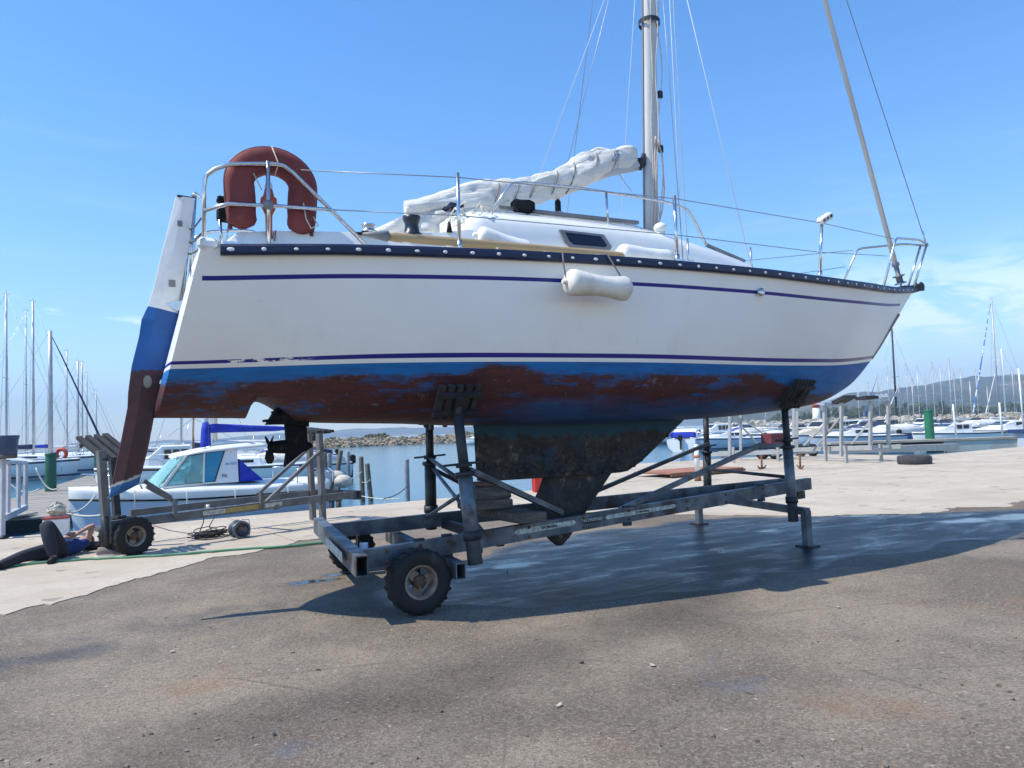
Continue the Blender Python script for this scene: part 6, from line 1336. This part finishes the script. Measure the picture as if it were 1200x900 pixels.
MBS = [(205, 36, 7, 'pilot', hdR, {}, 'white pilot house boat behind the raked windscreen of the cabin boat'), (285, 45, 7, 'cabin', hdR, {'cover': m_cov_blue}, 'white motor boat with blue cover behind the cabin boat roof'), (335, 38, 6.5, 'open', hdR, {'cover': m_cov_white}, 'open boat with pale cover behind the stern of the cabin boat'), (318, 55, 7, 'cabin', hdR, {}, 'white motor boat below the outdrive leg far off'), (350, 62, 6, 'open', hdR, {'cover': m_cov_navy}, 'small boat with navy cover left of the far cradle posts'), (178, 60, 7.5, 'cruiser', hdR, {}, 'white cruiser glimpsed between rudder and cradle far off'),
       (570, 128, 8, 'pilot', QA + 2.6, {}, 'white fishing boat far off beyond the near cradle post')]
for px, Y, L_, st_, hd_, kw, lb in MBS: motorboat(lb, LOC(px, Y), hd_, L_, st_, **kw)
RB = [(808, 64, 8.0, 'cruiser', 1.15, {'stripe': m_bblue, 'cover': m_cov_blue}, 'white cruiser with dark bands seen from its stern by the keel'), (852, 62, 7.5, 'cabin', 3.5, {'hm': m_bgrey, 'stripe': m_bblue}, 'pale blue hulled boat behind the far front cradle post'), (842, 80, 8.5, 'pilot', 3.4, {}, 'white boat with square wheelhouse behind the pale blue one'),
      (884, 72, 8, 'open', 3.6, {'cover': m_cov_white}, 'white boat under a pale cover left of the front cradle post'), (925, 66, 8.5, 'cabin', 3.3, {}, 'white cabin boat right of the front cradle post'), (948, 82, 8, 'cruiser', 3.6, {}, 'white cruiser behind the bow of the propped boat'), (968, 60, 8, 'pilot', 3.45, {'cab': m_cream}, 'boat with cream wheelhouse behind the grey cradle trailers'), (1000, 55, 7.5, 'cabin', 3.35, {'hm': m_bgrey}, 'pale grey cabin boat behind the trailer pads'), (985, 78, 8, 'pilot', 3.5, {}, 'white wheelhouse boat further back behind the trailer pads'), (905, 92, 8, 'cabin', 3.4, {'cover': m_cov_navy}, 'white boat with navy cockpit cover far behind the cradle post'),
      (1018, 70, 8, 'open', 3.4, {'cover': m_cov_navy}, 'open boat with navy cover between the trailer and green pile'), (1050, 60, 7.5, 'open', 3.35, {'hm': m_bblue2, 'cover': m_cov_white}, 'mid blue hulled open boat left of the bright green pile'), (1118, 56, 7.2, 'cabin', 3.30, {'tall': 1.35, 'hm': m_bhull}, 'white cabin boat with two dark side windows right of the green pile'), (1085, 72, 8, 'cabin', 3.4, {}, 'white motor boat behind the bright green pile'), (1185, 57, 7.5, 'cruiser', 3.28, {'tall': .9}, 'white cruiser with three side windows at the right edge'), (1150, 74, 8, 'open', 3.4, {'cover': m_cov_white}, 'covered white boat between the two right hand cabin boats'),
      (780, 88, 9, 'cruiser', 3.5, {}, 'white motor yacht glimpsed past the front edge of the keel'), (870, 100, 8, 'pilot', 3.4, {}, 'wheelhouse boat under the red and white beacon'), (1040, 84, 8, 'pilot', 3.45, {'cab': m_cream}, 'cream wheelhouse boat before the rock breakwater'), (1216, 72, 8, 'pilot', 3.4, {}, 'white wheelhouse boat cut by the right edge of the view')]
for px, Y, L_, st_, hd_, kw, lb in RB: motorboat(lb, LOC(px, Y), hd_, L_, st_, group='motor boats on the right side of the harbour', **kw)
for i in range(16):
    px = 880 + i * 21 + RND.uniform(-7, 7); Y = RND.uniform(66, 98); hd_ = 3.4 + RND.uniform(-.15, .15); L_ = RND.uniform(5.5, 8.5); kind = ('open', 'cabin', 'pilot', 'open')[i % 4]
    motorboat(('open white boat', 'low white cabin boat', 'white wheelhouse boat', 'white boat under a cover')[i % 4] + ' in the crowded rows, ' + ('behind the front cradle post', 'past the bow', 'above the trailer pads', 'left of the green pile', 'right of the green pile', 'near the right edge')[min(5, i * 6 // 16)] + (', farther row' if Y > 82 else ', nearer row'), LOC(px, Y), hd_, L_, kind, group='motor boats in the crowded rows', hm=RND.choice((m_bhull, m_bhull, m_bgrey, m_bblue2)), cover=(RND.choice((m_cov_white, m_cov_navy, m_cov_blue)) if i % 4 in (0, 3) else None), cab=RND.choice((m_bhull, m_bhull, m_cream)))
m_furl_band = M('blue_white_furled_sail', (.03, .16, .46), (.72, .74, .76), 1.4, lo=.52, hi=.56, rough=.8, stretch=(.4, .4, 1.3)); m_furl_blue = M('furled_blue', (.03, .12, .38), rough=.8)
RY = [(1172, 349, 96, 10, 'white', {'furl': m_furl_band, 'r': .12, 'spread': (.52,)}, 3.3, 'yacht with the tallest mast and a blue banded furled sail'), (1052, 385, 100, 10, 'navy', {'mm_': m_galv_dark, 'r': .14}, 3.4, 'yacht with a dark grey mast just right of the bow'), (1180, 408, 108, 10, 'white', {'mm_': m_mast_white, 'furl': m_cov_white, 'r': .13}, 3.4, 'yacht with a white mast and white furled sail by the tallest'), (1066, 427, 122, 9, 'navy', {}, 3.5, 'yacht behind the rocks with the mast above the dark rowing hull'), (1079, 430, 126, 9, 'white', {}, 3.4, 'yacht behind the rocks left of the green pile line'), (1097, 425, 124, 9, 'navy', {}, 3.5, 'yacht behind the rocks straight above the green pile'), (1106, 428, 130, 9, 'white', {}, 3.3, 'yacht behind the rocks with the second mast right of the pile'), (1117, 420, 122, 9.5, 'navy', {'r': .10}, 3.5, 'yacht behind the rocks with the leaning heavier mast'), (1130, 432, 132, 9, 'white', {}, 3.4, 'yacht behind the rocks before the hill shoulder'), (1148, 434, 128, 9, 'navy', {}, 3.4, 'yacht behind the rocks left of the tallest mast'), (1191, 430, 134, 9, 'white', {}, 3.4, 'yacht with the last mast before the right edge'),
      (1032, 440, 118, 9, 'blue', {'furl': m_furl_blue}, 3.4, 'yacht with a blue furled sail under the bow'), (1020, 448, 126, 9, 'white', {}, 3.5, 'yacht with a thin mast under the bow, above the pads'), (1008, 455, 130, 9, 'white', {}, 3.4, 'yacht mostly hidden by the stem of the propped boat'), (1044, 430, 134, 9, 'white', {}, 3.5, 'yacht with a thin mast beside the dark grey one'), (1088, 440, 140, 8.5, 'white', {}, 3.5, 'distant small yacht between two taller masts'),
      (1072, 445, 86, 7.5, 'navy', {'r': .06}, 3.4, 'small yacht before the breakwater left of the green pile'), (1122, 438, 88, 7.5, 'white', {'r': .06}, 3.5, 'small yacht before the breakwater right of the green pile'), (1140, 446, 92, 7.5, 'blue', {'r': .06}, 3.3, 'small yacht with a blue boom cover before the breakwater'), (1160, 452, 84, 7, 'white', {'r': .055}, 3.4, 'small yacht before the breakwater beside the tallest mast'), (1199, 445, 90, 7.5, 'navy', {'r': .06}, 3.4, 'small yacht before the breakwater at the right edge'), (965, 455, 96, 8, 'navy', {'r': .06}, 3.5, 'yacht before the breakwater whose mast hides behind the bow'), (1056, 452, 94, 7.5, 'white', {'r': .055, 'furl': m_cov_white}, 3.4, 'small yacht with a white furled sail left of the green pile'), (898, 470, 90, 8, 'white', {'r': .06}, 3.4, 'yacht with its mast behind the front cradle post')]
for px, pyt, Y, L_, cov, kw, hd_, lb in RY: yacht(lb, back(px, Y, L_, hd_), hd_, L_, mast_to(px, pyt, Y), cov, group='yachts in the right hand harbour', **kw)

# ---- the white cabin boat alongside the quay
cb_h = QA + PI; cl = Vector((-7.95, 15.45, 0)); cen = cl + QD * 1.95; cen.z = -.70
cbt = thing('cabin_boat', 'white cabin boat with raked aqua windscreen moored bow left along the quay', 'motorboat', cen, cb_h); Lc = 5.1
m_lower = M('pale_blue_grey_hull', (.50, .56, .64), (.45, .51, .60), .8, rough=.35); m_aqua = None
def chull(k):                                           # k: 0 stern .. 1 bow -> x, half beam, sheer height
    x = .69 + (k - .5) * Lc; hb_ = 1.12 * (1 - max(0, (k - .40) / .60) ** 1.9) * (.9 + .1 * min(1, k / .3)); z = 1.18 + .16 * max(0, k - .35); return x, max(.03, hb_), z
rl, ru = [], []
for i in range(21):
    x, h, z = chull(i / 20); zc = z - .19 + .02 * math.sin(i * .35); rake = lambda zz_: -.35 * max(0, i / 20 - .75) * 4 * (1 - (zz_ + .1) / 1.3) * .5
    rl.append([Vector((x + rake(zc), h * .95, zc)), Vector((x + rake(.3), h * .86, .35)), Vector((x + rake(0), h * .72, .0)), Vector((x + rake(-.2), 0, -.3)), Vector((x + rake(0), -h * .72, .0)), Vector((x + rake(.3), -h * .86, .35)), Vector((x + rake(zc), -h * .95, zc))])
    ru.append([Vector((x + rake(zc), h * .965, zc)), Vector((x, h, z - .06)), Vector((x, h * .97, z)), Vector((x, h * .8, z + .06)), Vector((x, 0, z + .08)), Vector((x, -h * .8, z + .06)), Vector((x, -h * .97, z)), Vector((x, -h, z - .06)), Vector((x + rake(zc), -h * .965, zc))])
q = MB(); q.loft(rl, False, True, True); ch = q.build('hull', m_lower, cbt); q = MB(); q.loft(ru, False, True, True); q.build('deck', m_bhull, cbt)
q = MB()
for sg in (1, -1): q.tube([Vector((r[0].x, sg * (r[0].y + .012), r[0].z)) for r in rl], .022, 6)
q.build('rub_strake', m_black, ch)
# cabin: sides, roof, glass
m_aq, t, b = new_mat('aqua_glass'); b.inputs['Base Color'].default_value = (.55, .88, .86, 1); b.inputs['Transmission Weight'].default_value = .75; b.inputs['Roughness'].default_value = .04; b.inputs['IOR'].default_value = 1.15
m_aq2 = M('cover_seen_in_glass', (.03, .26, .42), (.025, .22, .36), 2, rough=.08, rvar=.02)  # blue painted into the pane for the cover seen through it
zs0 = 1.30
q = MB()                                                 # roof: gently crowned slab, longer aft
q.loft([[Vector((x, w_, z)), Vector((x, w_ * .9, z + .07)), Vector((x, 0, z + .10)), Vector((x, -w_ * .9, z + .07)), Vector((x, -w_, z)), Vector((x, 0, z - .02))] for x, w_, z in ((-.55, .66, 2.03), (-.42, .76, 2.03), (.1, .82, 2.01), (.8, .80, 1.955), (1.15, .70, 1.89), (1.32, .5, 1.86))], True, True, True); rf = q.build('roof', m_bhull, cbt)
q = MB(); q.tube([(-.3, .55, 2.10), (-.1, .55, 2.15), (.6, .55, 2.10), (.8, .55, 2.03)], .016, 6); q.build('roof_rail', m_steel, rf)
for sg in (1, -1):
    q = MB(); q.loft([[Vector((.14, sg * .88, zs0)), Vector((.14, sg * .76, 2.0)), Vector((.40, sg * .77, 2.0)), Vector((.62, sg * .88, zs0))], [Vector((.14, sg * .84, zs0)), Vector((.14, sg * .72, 2.0)), Vector((.40, sg * .73, 2.0)), Vector((.62, sg * .84, zs0))]], True, True); side = q.build('cabin_side', m_bhull, cbt)
    if sg == 1:
        for s__, x_, z_, sz_, c_ in (('wa 655', .28, 1.70, .085, (.10, .22, .55)), ('PK', .42, 1.44, .11, (.05, .05, .06))): words_on(s__, sz_, M('wall_letters', c_), side, (x_, .884 - .17 * (z_ - zs0), z_), (math.radians(81), 0, PI), depth=.002)
    pts = [Vector((.40, sg * .775, 1.99)), Vector((.63, sg * .875, zs0 + .04))]
    mid_t = Vector((.80, sg * .775, 1.95)); mid_b = Vector((.84, sg * .872, zs0 + .03)); fr = [Vector((1.12, sg * .72, 1.90)), Vector((1.55, sg * .80, zs0 + .01))]
    q = MB(); f_ = [pts[0], mid_t, mid_b, pts[1]]; q.loft([f_, [p - Vector((0, sg * .012, 0)) for p in f_]], True, True); q.build('side_window', m_aq2, cbt)
    q = MB(); f_ = [mid_t, fr[0], fr[1], mid_b]; q.loft([f_, [p - Vector((0, sg * .012, 0)) for p in f_]], True, True); q.build('side_window', m_aq, cbt)
    q = MB()
    for lp in ((pts[0], mid_t, mid_b, pts[1]), (mid_t, fr[0], fr[1], mid_b)): q.tube([Vector((p.x, p.y + sg * .006, p.z)) for p in lp + (lp[0],)], .011, 5)
    q.build('window_seal', m_black, cbt)
    q = MB(); q.bar((1.15, sg * .71, 1.90), (1.62, sg * .79, zs0 - .02), .05, .05, up=(0, 1, 0)); q.bar((.81, sg * .785, 1.95), (.845, sg * .88, zs0), .025, .025, up=(1, 0, 0)); q.bar((.60, sg * .885, zs0 + .02), (1.62, sg * .80, zs0 - .01), .03, .03); q.build('window_frame', m_bhull, cbt)
q = MB(); f_ = [Vector((1.22, .66, 1.89)), Vector((1.27, 0, 1.91)), Vector((1.22, -.66, 1.89)), Vector((1.72, -.74, zs0 - .01)), Vector((1.86, 0, zs0 + .03)), Vector((1.72, .74, zs0 - .01))]; q.loft([f_, [p - Vector((.012, 0, .012)) for p in f_]], True, True); q.build('windscreen', m_aq, cbt)
q = MB(); q.rbox((.95, .3, 1.36), (.3, .4, .34), .06); q.rbox((.4, -.3, 1.40), (.4, .4, .4), .08); q.build('helm_seat', M('tan_vinyl', (.30, .22, .13), rough=.6), cbt)
q = MB(); q.lathe([(.15, -.01), (.165, 0), (.15, .01), (.135, 0)], (1.12, .3, 1.56), (1, 0, .5), 18); q.build('steering_wheel', m_black, cbt)
q = MB(); q.loft([[Vector((.10, .80, 1.30)), Vector((.08, .70, 1.78)), Vector((.06, -.7, 1.78)), Vector((.10, -.8, 1.30))], [Vector((-.42, .76, 1.29)), Vector((-.38, .64, 1.36)), Vector((-.38, -.64, 1.36)), Vector((-.42, -.76, 1.29))]], True, True); q.build('blue_cover', m_cov_blue, cbt)
q = MB()
for sg in (1, -1): q.tube([(2.0, sg * .85, 1.28), (2.1, sg * .8, 1.52), (2.7, sg * .35, 1.58), (3.0, 0, 1.60)], .018, 6); q.tube([(-1.75, sg * .95, 1.2), (-1.72, sg * .93, 1.50), (-1.1, sg * .98, 1.50), (-1.1, sg * .98, 1.2)], .016, 6)
q.build('guard_rail', m_steel, cbt)
q = MB(); q.rbox((-2.05, .0, 1.15), (.42, .42, .62), .10); q.rbox((-2.02, 0, .35), (.2, .16, 1.1), .03); q.build('outboard', m_bgrey, cbt)
m_reg = M('registration_ink', (.025, .045, .16), rough=.6)
def on_chull(s__, k, z, size, m): 
    x, h, zz_ = chull(k); words_on(s__, size, m, ch, (x, h * (.86 + .09 * (z - .35) / .55) + .035, z), (math.radians(84), 0, PI), depth=.002)
on_chull('PV 892060', .44, .86, .11, m_reg); on_chull('OPTIMUS', .27, .90, .12, m_reg); on_chull('OPTIMUS', .12, .93, .05, m_reg)
for k, z, lb in ((.78, .62, 'small round white fender hanging under the cabin boat bow'), (.42, .12, 'white ball fender low on the cabin boat side below the lettering'), (.20, .14, 'white ball fender low near the cabin boat stern'), (.60, .16, 'white ball fender low amidships on the cabin boat')):
    x, h, zz_ = chull(k); lp = Vector((x, h + .10, z)); wp = cen + Matrix.Rotation(cb_h, 3, 'Z') @ lp; o = thing('ball_fender', lb, 'fender', wp, cb_h, 'small fenders on the cabin boat'); q = MB(); q.ball((0, 0, 0), (.09, .09, .12), 12, 8); q.build('fender_body', m_vinyl2, o); q = MB(); q.tube([(0, 0, .1), (0, -.05, zz_ - z)], .008, 5); q.build('fender_line', m_rope, o)
for px, py, Y, lb in ((371, 570, 18.4, 'crumpled navy tarp hung at the cabin boat stern'),):
    P = W(px, py, Y); o = thing('tarp', lb, 'tarp', P); q = MB(); q.loft([[Vector((math.cos(a) * r_ * (1 + .2 * nz(a, z * 3)), math.sin(a) * r_ * .6, z)) for a in [2 * PI * k / 12 for k in range(12)]] for z, r_ in ((-.35, .22), (-.1, .20), (.3, .14), (.75, .05))], True, True, True); q.build('tarp_cloth', m_cov_navy, o)
for px, py, Y, lb in ((394, 560, 17.9, 'white bag of gear piled on the quay beam end'), (402, 565, 17.6, 'white sack beside the gear bag by the mooring posts')):
    P = W(px, py, Y); P.z = max(.0, P.z - .1); o = thing('gear_bag', lb, 'bag', P, 0, 'white bags by the mooring posts'); q = MB(); q.ball((0, 0, .12), (.22, .18, .16), 12, 8); q.build('bag', m_bag, o)

# ---- pontoon on the right with its posts, plank finger and barge
pd = Vector((1.0, -.02, 0)).normalized(); p0 = W(1050, 520, 47.0); p0.z = -.7
po = thing('pontoon', 'long pale concrete pontoon on the right side of the harbour', 'pontoon', p0, math.atan2(pd.y, pd.x)); m_pont = M('pontoon_concrete', (.50, .48, .42), (.40, .38, .33), .8, rough=.85, dirt=(.22, .21, .18), dlo=.6)
for k in range(5):
    q = MB(); x0 = 2.6 + k * 5.6; q.rbox((x0 + 2.55, 0, .18), (5.1, 1.6, .95), .05); q.build('float', m_pont, po)
q = MB(); q.bar((-4.5, 0, .72), (31, 0, .72), 1.64, .14); q.build('walkway', M('walkway_wood', (.40, .36, .29), (.30, .27, .22), 1, rough=.85), po)
q = MB(); q.bar((-5, -1.4, .30), (3.0, -1.4, .30), .7, .40); q.build('finger_beam', M('finger_grey', (.36, .35, .31), rough=.8), po)
q = MB(); q.bar((-4, .2, .45), (2.2, .2, .45), 1.8, .30); q.build('dark_frame', m_cov_blk, po)
for k, x in enumerate((4.2, 7.2, 8.6, 11.5, 14.0)):
    q = MB(); q.tube([(x, .6, .7), (x - .05, .6, 3.0 if k != 2 else 5.2)], .055, 6); q.build('service_post', m_mast_white, po)
P = W(1250, 520, 45.5); P.z = -.7; o = thing('work_punt', 'dark navy flat work punt at the right end of the pontoon', 'punt', P, .1); q = MB(); q.loft([[Vector((x, w_, 1.15)), Vector((x, w_ * .8, -.2)), Vector((x, -w_ * .8, -.2)), Vector((x, -w_, 1.15))] for x, w_ in ((-2.6, 1.1), (1.5, 1.3), (3, 1.2))], True, True); q.build('hull', m_bgrey, o)
q = MB(); q.bar((-2.8, 0, 1.12), (3, 0, 1.12), 2.7, .25); q.build('gunwale', m_bblue, o)
P = W(957, 490, 109); P.z = 2.0; o = thing('beacon', 'little white harbour beacon with a red top on the breakwater', 'beacon', P); q = MB(); q.tube([(0, 0, -1.5), (0, 0, 1.5)], [.62, .5], 14); q.build('tower', m_white, o); q = MB(); q.tube([(0, 0, 1.5), (0, 0, 2.3), (0, 0, 2.6)], [.55, .45, .1], 12); q.build('lantern', m_buoy, o)

# ---- cradle trailers parked further along the quay
def far_cradle(label, A, B_, posts, legs, wheels, pads, braces):
    ax_ = B_ - A; rz = math.atan2(ax_.y, ax_.x); base = Vector((A.x, A.y, 0)); o = thing('cradle_trailer', label, 'boat trailer', base, rz, 'cradle trailers standing empty'); IR = Matrix.Rotation(-rz, 3, 'Z'); loc = lambda P: IR @ (P - base)
    m_ = m_gc; part_bar(o, 'main_beam', loc(A), loc(B_), .08, .16, m_); pr = Vector((-ax_.y, ax_.x, 0)).normalized() * 1.2; part_bar(o, 'main_beam', loc(A + pr), loc(B_ + pr), .08, .16, m_)
    part_bar(o, 'cross_member', loc(A) + Vector((.4, 0, -.1)), loc(A + pr) + Vector((.4, 0, -.1)), .08, .12, m_); part_bar(o, 'cross_member', loc(B_) + Vector((-.4, 0, -.1)), loc(B_ + pr) + Vector((-.4, 0, -.1)), .08, .12, m_)
    for (px, pt, pb, Y) in posts:
        a, b_ = loc(W(px, pb, Y)), loc(W(px, pt, Y)); q = MB(); q.bar(a, b_, .10, .10, up=(1, 0, 0)); q.build('post', m_, o)
    for (px, py) in legs: P = G(px, py); a = loc(P); q = MB(); q.bar(a, a + Vector((0, 0, .62)), .09, .09, up=(1, 0, 0)); q.build('leg', m_, o)
    for (px, py, Y) in wheels: P = W(px, py, Y); P.z = .27; cradle_wheel(o, loc(P), (0, -1, 0), .27, .17, lugs=14)
    for (px, py, Y, tilt, m2, ln_) in pads:
        P = loc(W(px, py, Y)); q = MB(); q.box(P, (ln_, .5, .07), 0, Matrix.Rotation(tilt, 3, 'Y')); pd_ = q.build('pad', m2, o)
        for k in range(3): q = MB(); q.box(P + Matrix.Rotation(tilt, 3, 'Y') @ Vector(((k - 1) * ln_ * .33, 0, .05)), (ln_ * .24, .52, .05), 0, Matrix.Rotation(tilt, 3, 'Y')); q.build('slat', m2, pd_)
    for a, b_, Y0, Y1 in braces: part_bar(o, 'brace', loc(W(*a, Y0)), loc(W(*b_, Y1)), .06, .06, m_)
    return o
m_gc = M('pale_galvanised', (.42, .42, .41), (.34, .34, .33), 3, rough=.6, metal=.3, dirt=(.26, .22, .17), dlo=.58); m_padl = M('pale_pad', (.38, .42, .50), rough=.6)
far_cradle('empty cradle trailer with raised pads standing under the bow', W(1056, 523, 25), W(948, 526, 29.5), [(966.5, 474, 524, 26.5), (986, 472, 535, 26), (1020, 470, 527, 25.2), (1041, 470, 521, 25.6)], [(992, 543), (968, 541), (1033, 541)], [(952, 522, 31), (938, 522, 31)],
           [(966, 473, 26.5, -.15, m_padl, .62), (989, 469, 26, .28, m_slat, .72), (1016, 467, 25.2, .05, m_slat, .55), (1040, 464, 25.6, .0, m_padl, .6)], [((972, 492), (942, 522), 26.5, 27.5), ((984, 490), (958, 522), 26, 27), ((1020, 493), (998, 520), 25.2, 25.6)])
far_cradle('empty cradle trailer half hidden behind the front cradle posts', W(925, 528, 29), W(842, 531, 30.5), [(855, 481, 540, 29), (868, 481, 538, 29.8), (930, 470, 532, 29), (934, 482, 530, 30)], [(912, 541), (860, 543)], [(908, 524, 29.6), (893, 524, 29.8)], [(861, 478, 29.4, .1, m_slat, .6)], [((858, 488), (890, 522), 29, 29.2), ((870, 490), (915, 524), 29.8, 29.6)])
P = W(908, 520, 29.6); P.z = .62; o = thing('maroon_crate', 'maroon plastic crate sitting on the trailer behind the front cradle post', 'crate', P, .4); q = MB(); q.rbox((0, 0, .22), (.9, .6, .44), .04); q.build('crate', M('maroon_plastic', (.13, .025, .03), rough=.6), o)
# ------------------------------------------------------------------ the sea air: one even, thin haze
hm = bpy.data.materials.new('sea_air'); hm.use_nodes = True; ht = NT(hm.node_tree)
for n_ in list(ht.n):
    if n_.type != 'OUTPUT_MATERIAL': ht.n.remove(n_)
hv = ht.node('ShaderNodeVolumePrincipled'); hv.inputs['Color'].default_value = (.62, .80, 1.0, 1); hv.inputs['Density'].default_value = .00045; hv.inputs['Anisotropy'].default_value = .0
ht.l.new(hv.outputs[0], [n_ for n_ in ht.n if n_.type == 'OUTPUT_MATERIAL'][0].inputs['Volume'])
q = MB(); q.hexa([(-3900, -160, -4.5), (3900, -160, -4.5), (3900, 4000, -4.5), (-3900, 4000, -4.5)], [(-3900, -160, 260), (3900, -160, 260), (3900, 4000, 260), (-3900, 4000, 260)])
q.build('haze', hm, kind='stuff')
# lettering becomes plain mesh
bpy.context.view_layer.update(); dg = bpy.context.evaluated_depsgraph_get()
for o in [o for o in SC.objects if o.type == 'FONT']:
    me = bpy.data.meshes.new_from_object(o.evaluated_get(dg)); n_ = bpy.data.objects.new('lettering', me); COL.objects.link(n_); n_.parent = o.parent; n_.location = o.location; n_.rotation_euler = o.rotation_euler; bpy.data.objects.remove(o)
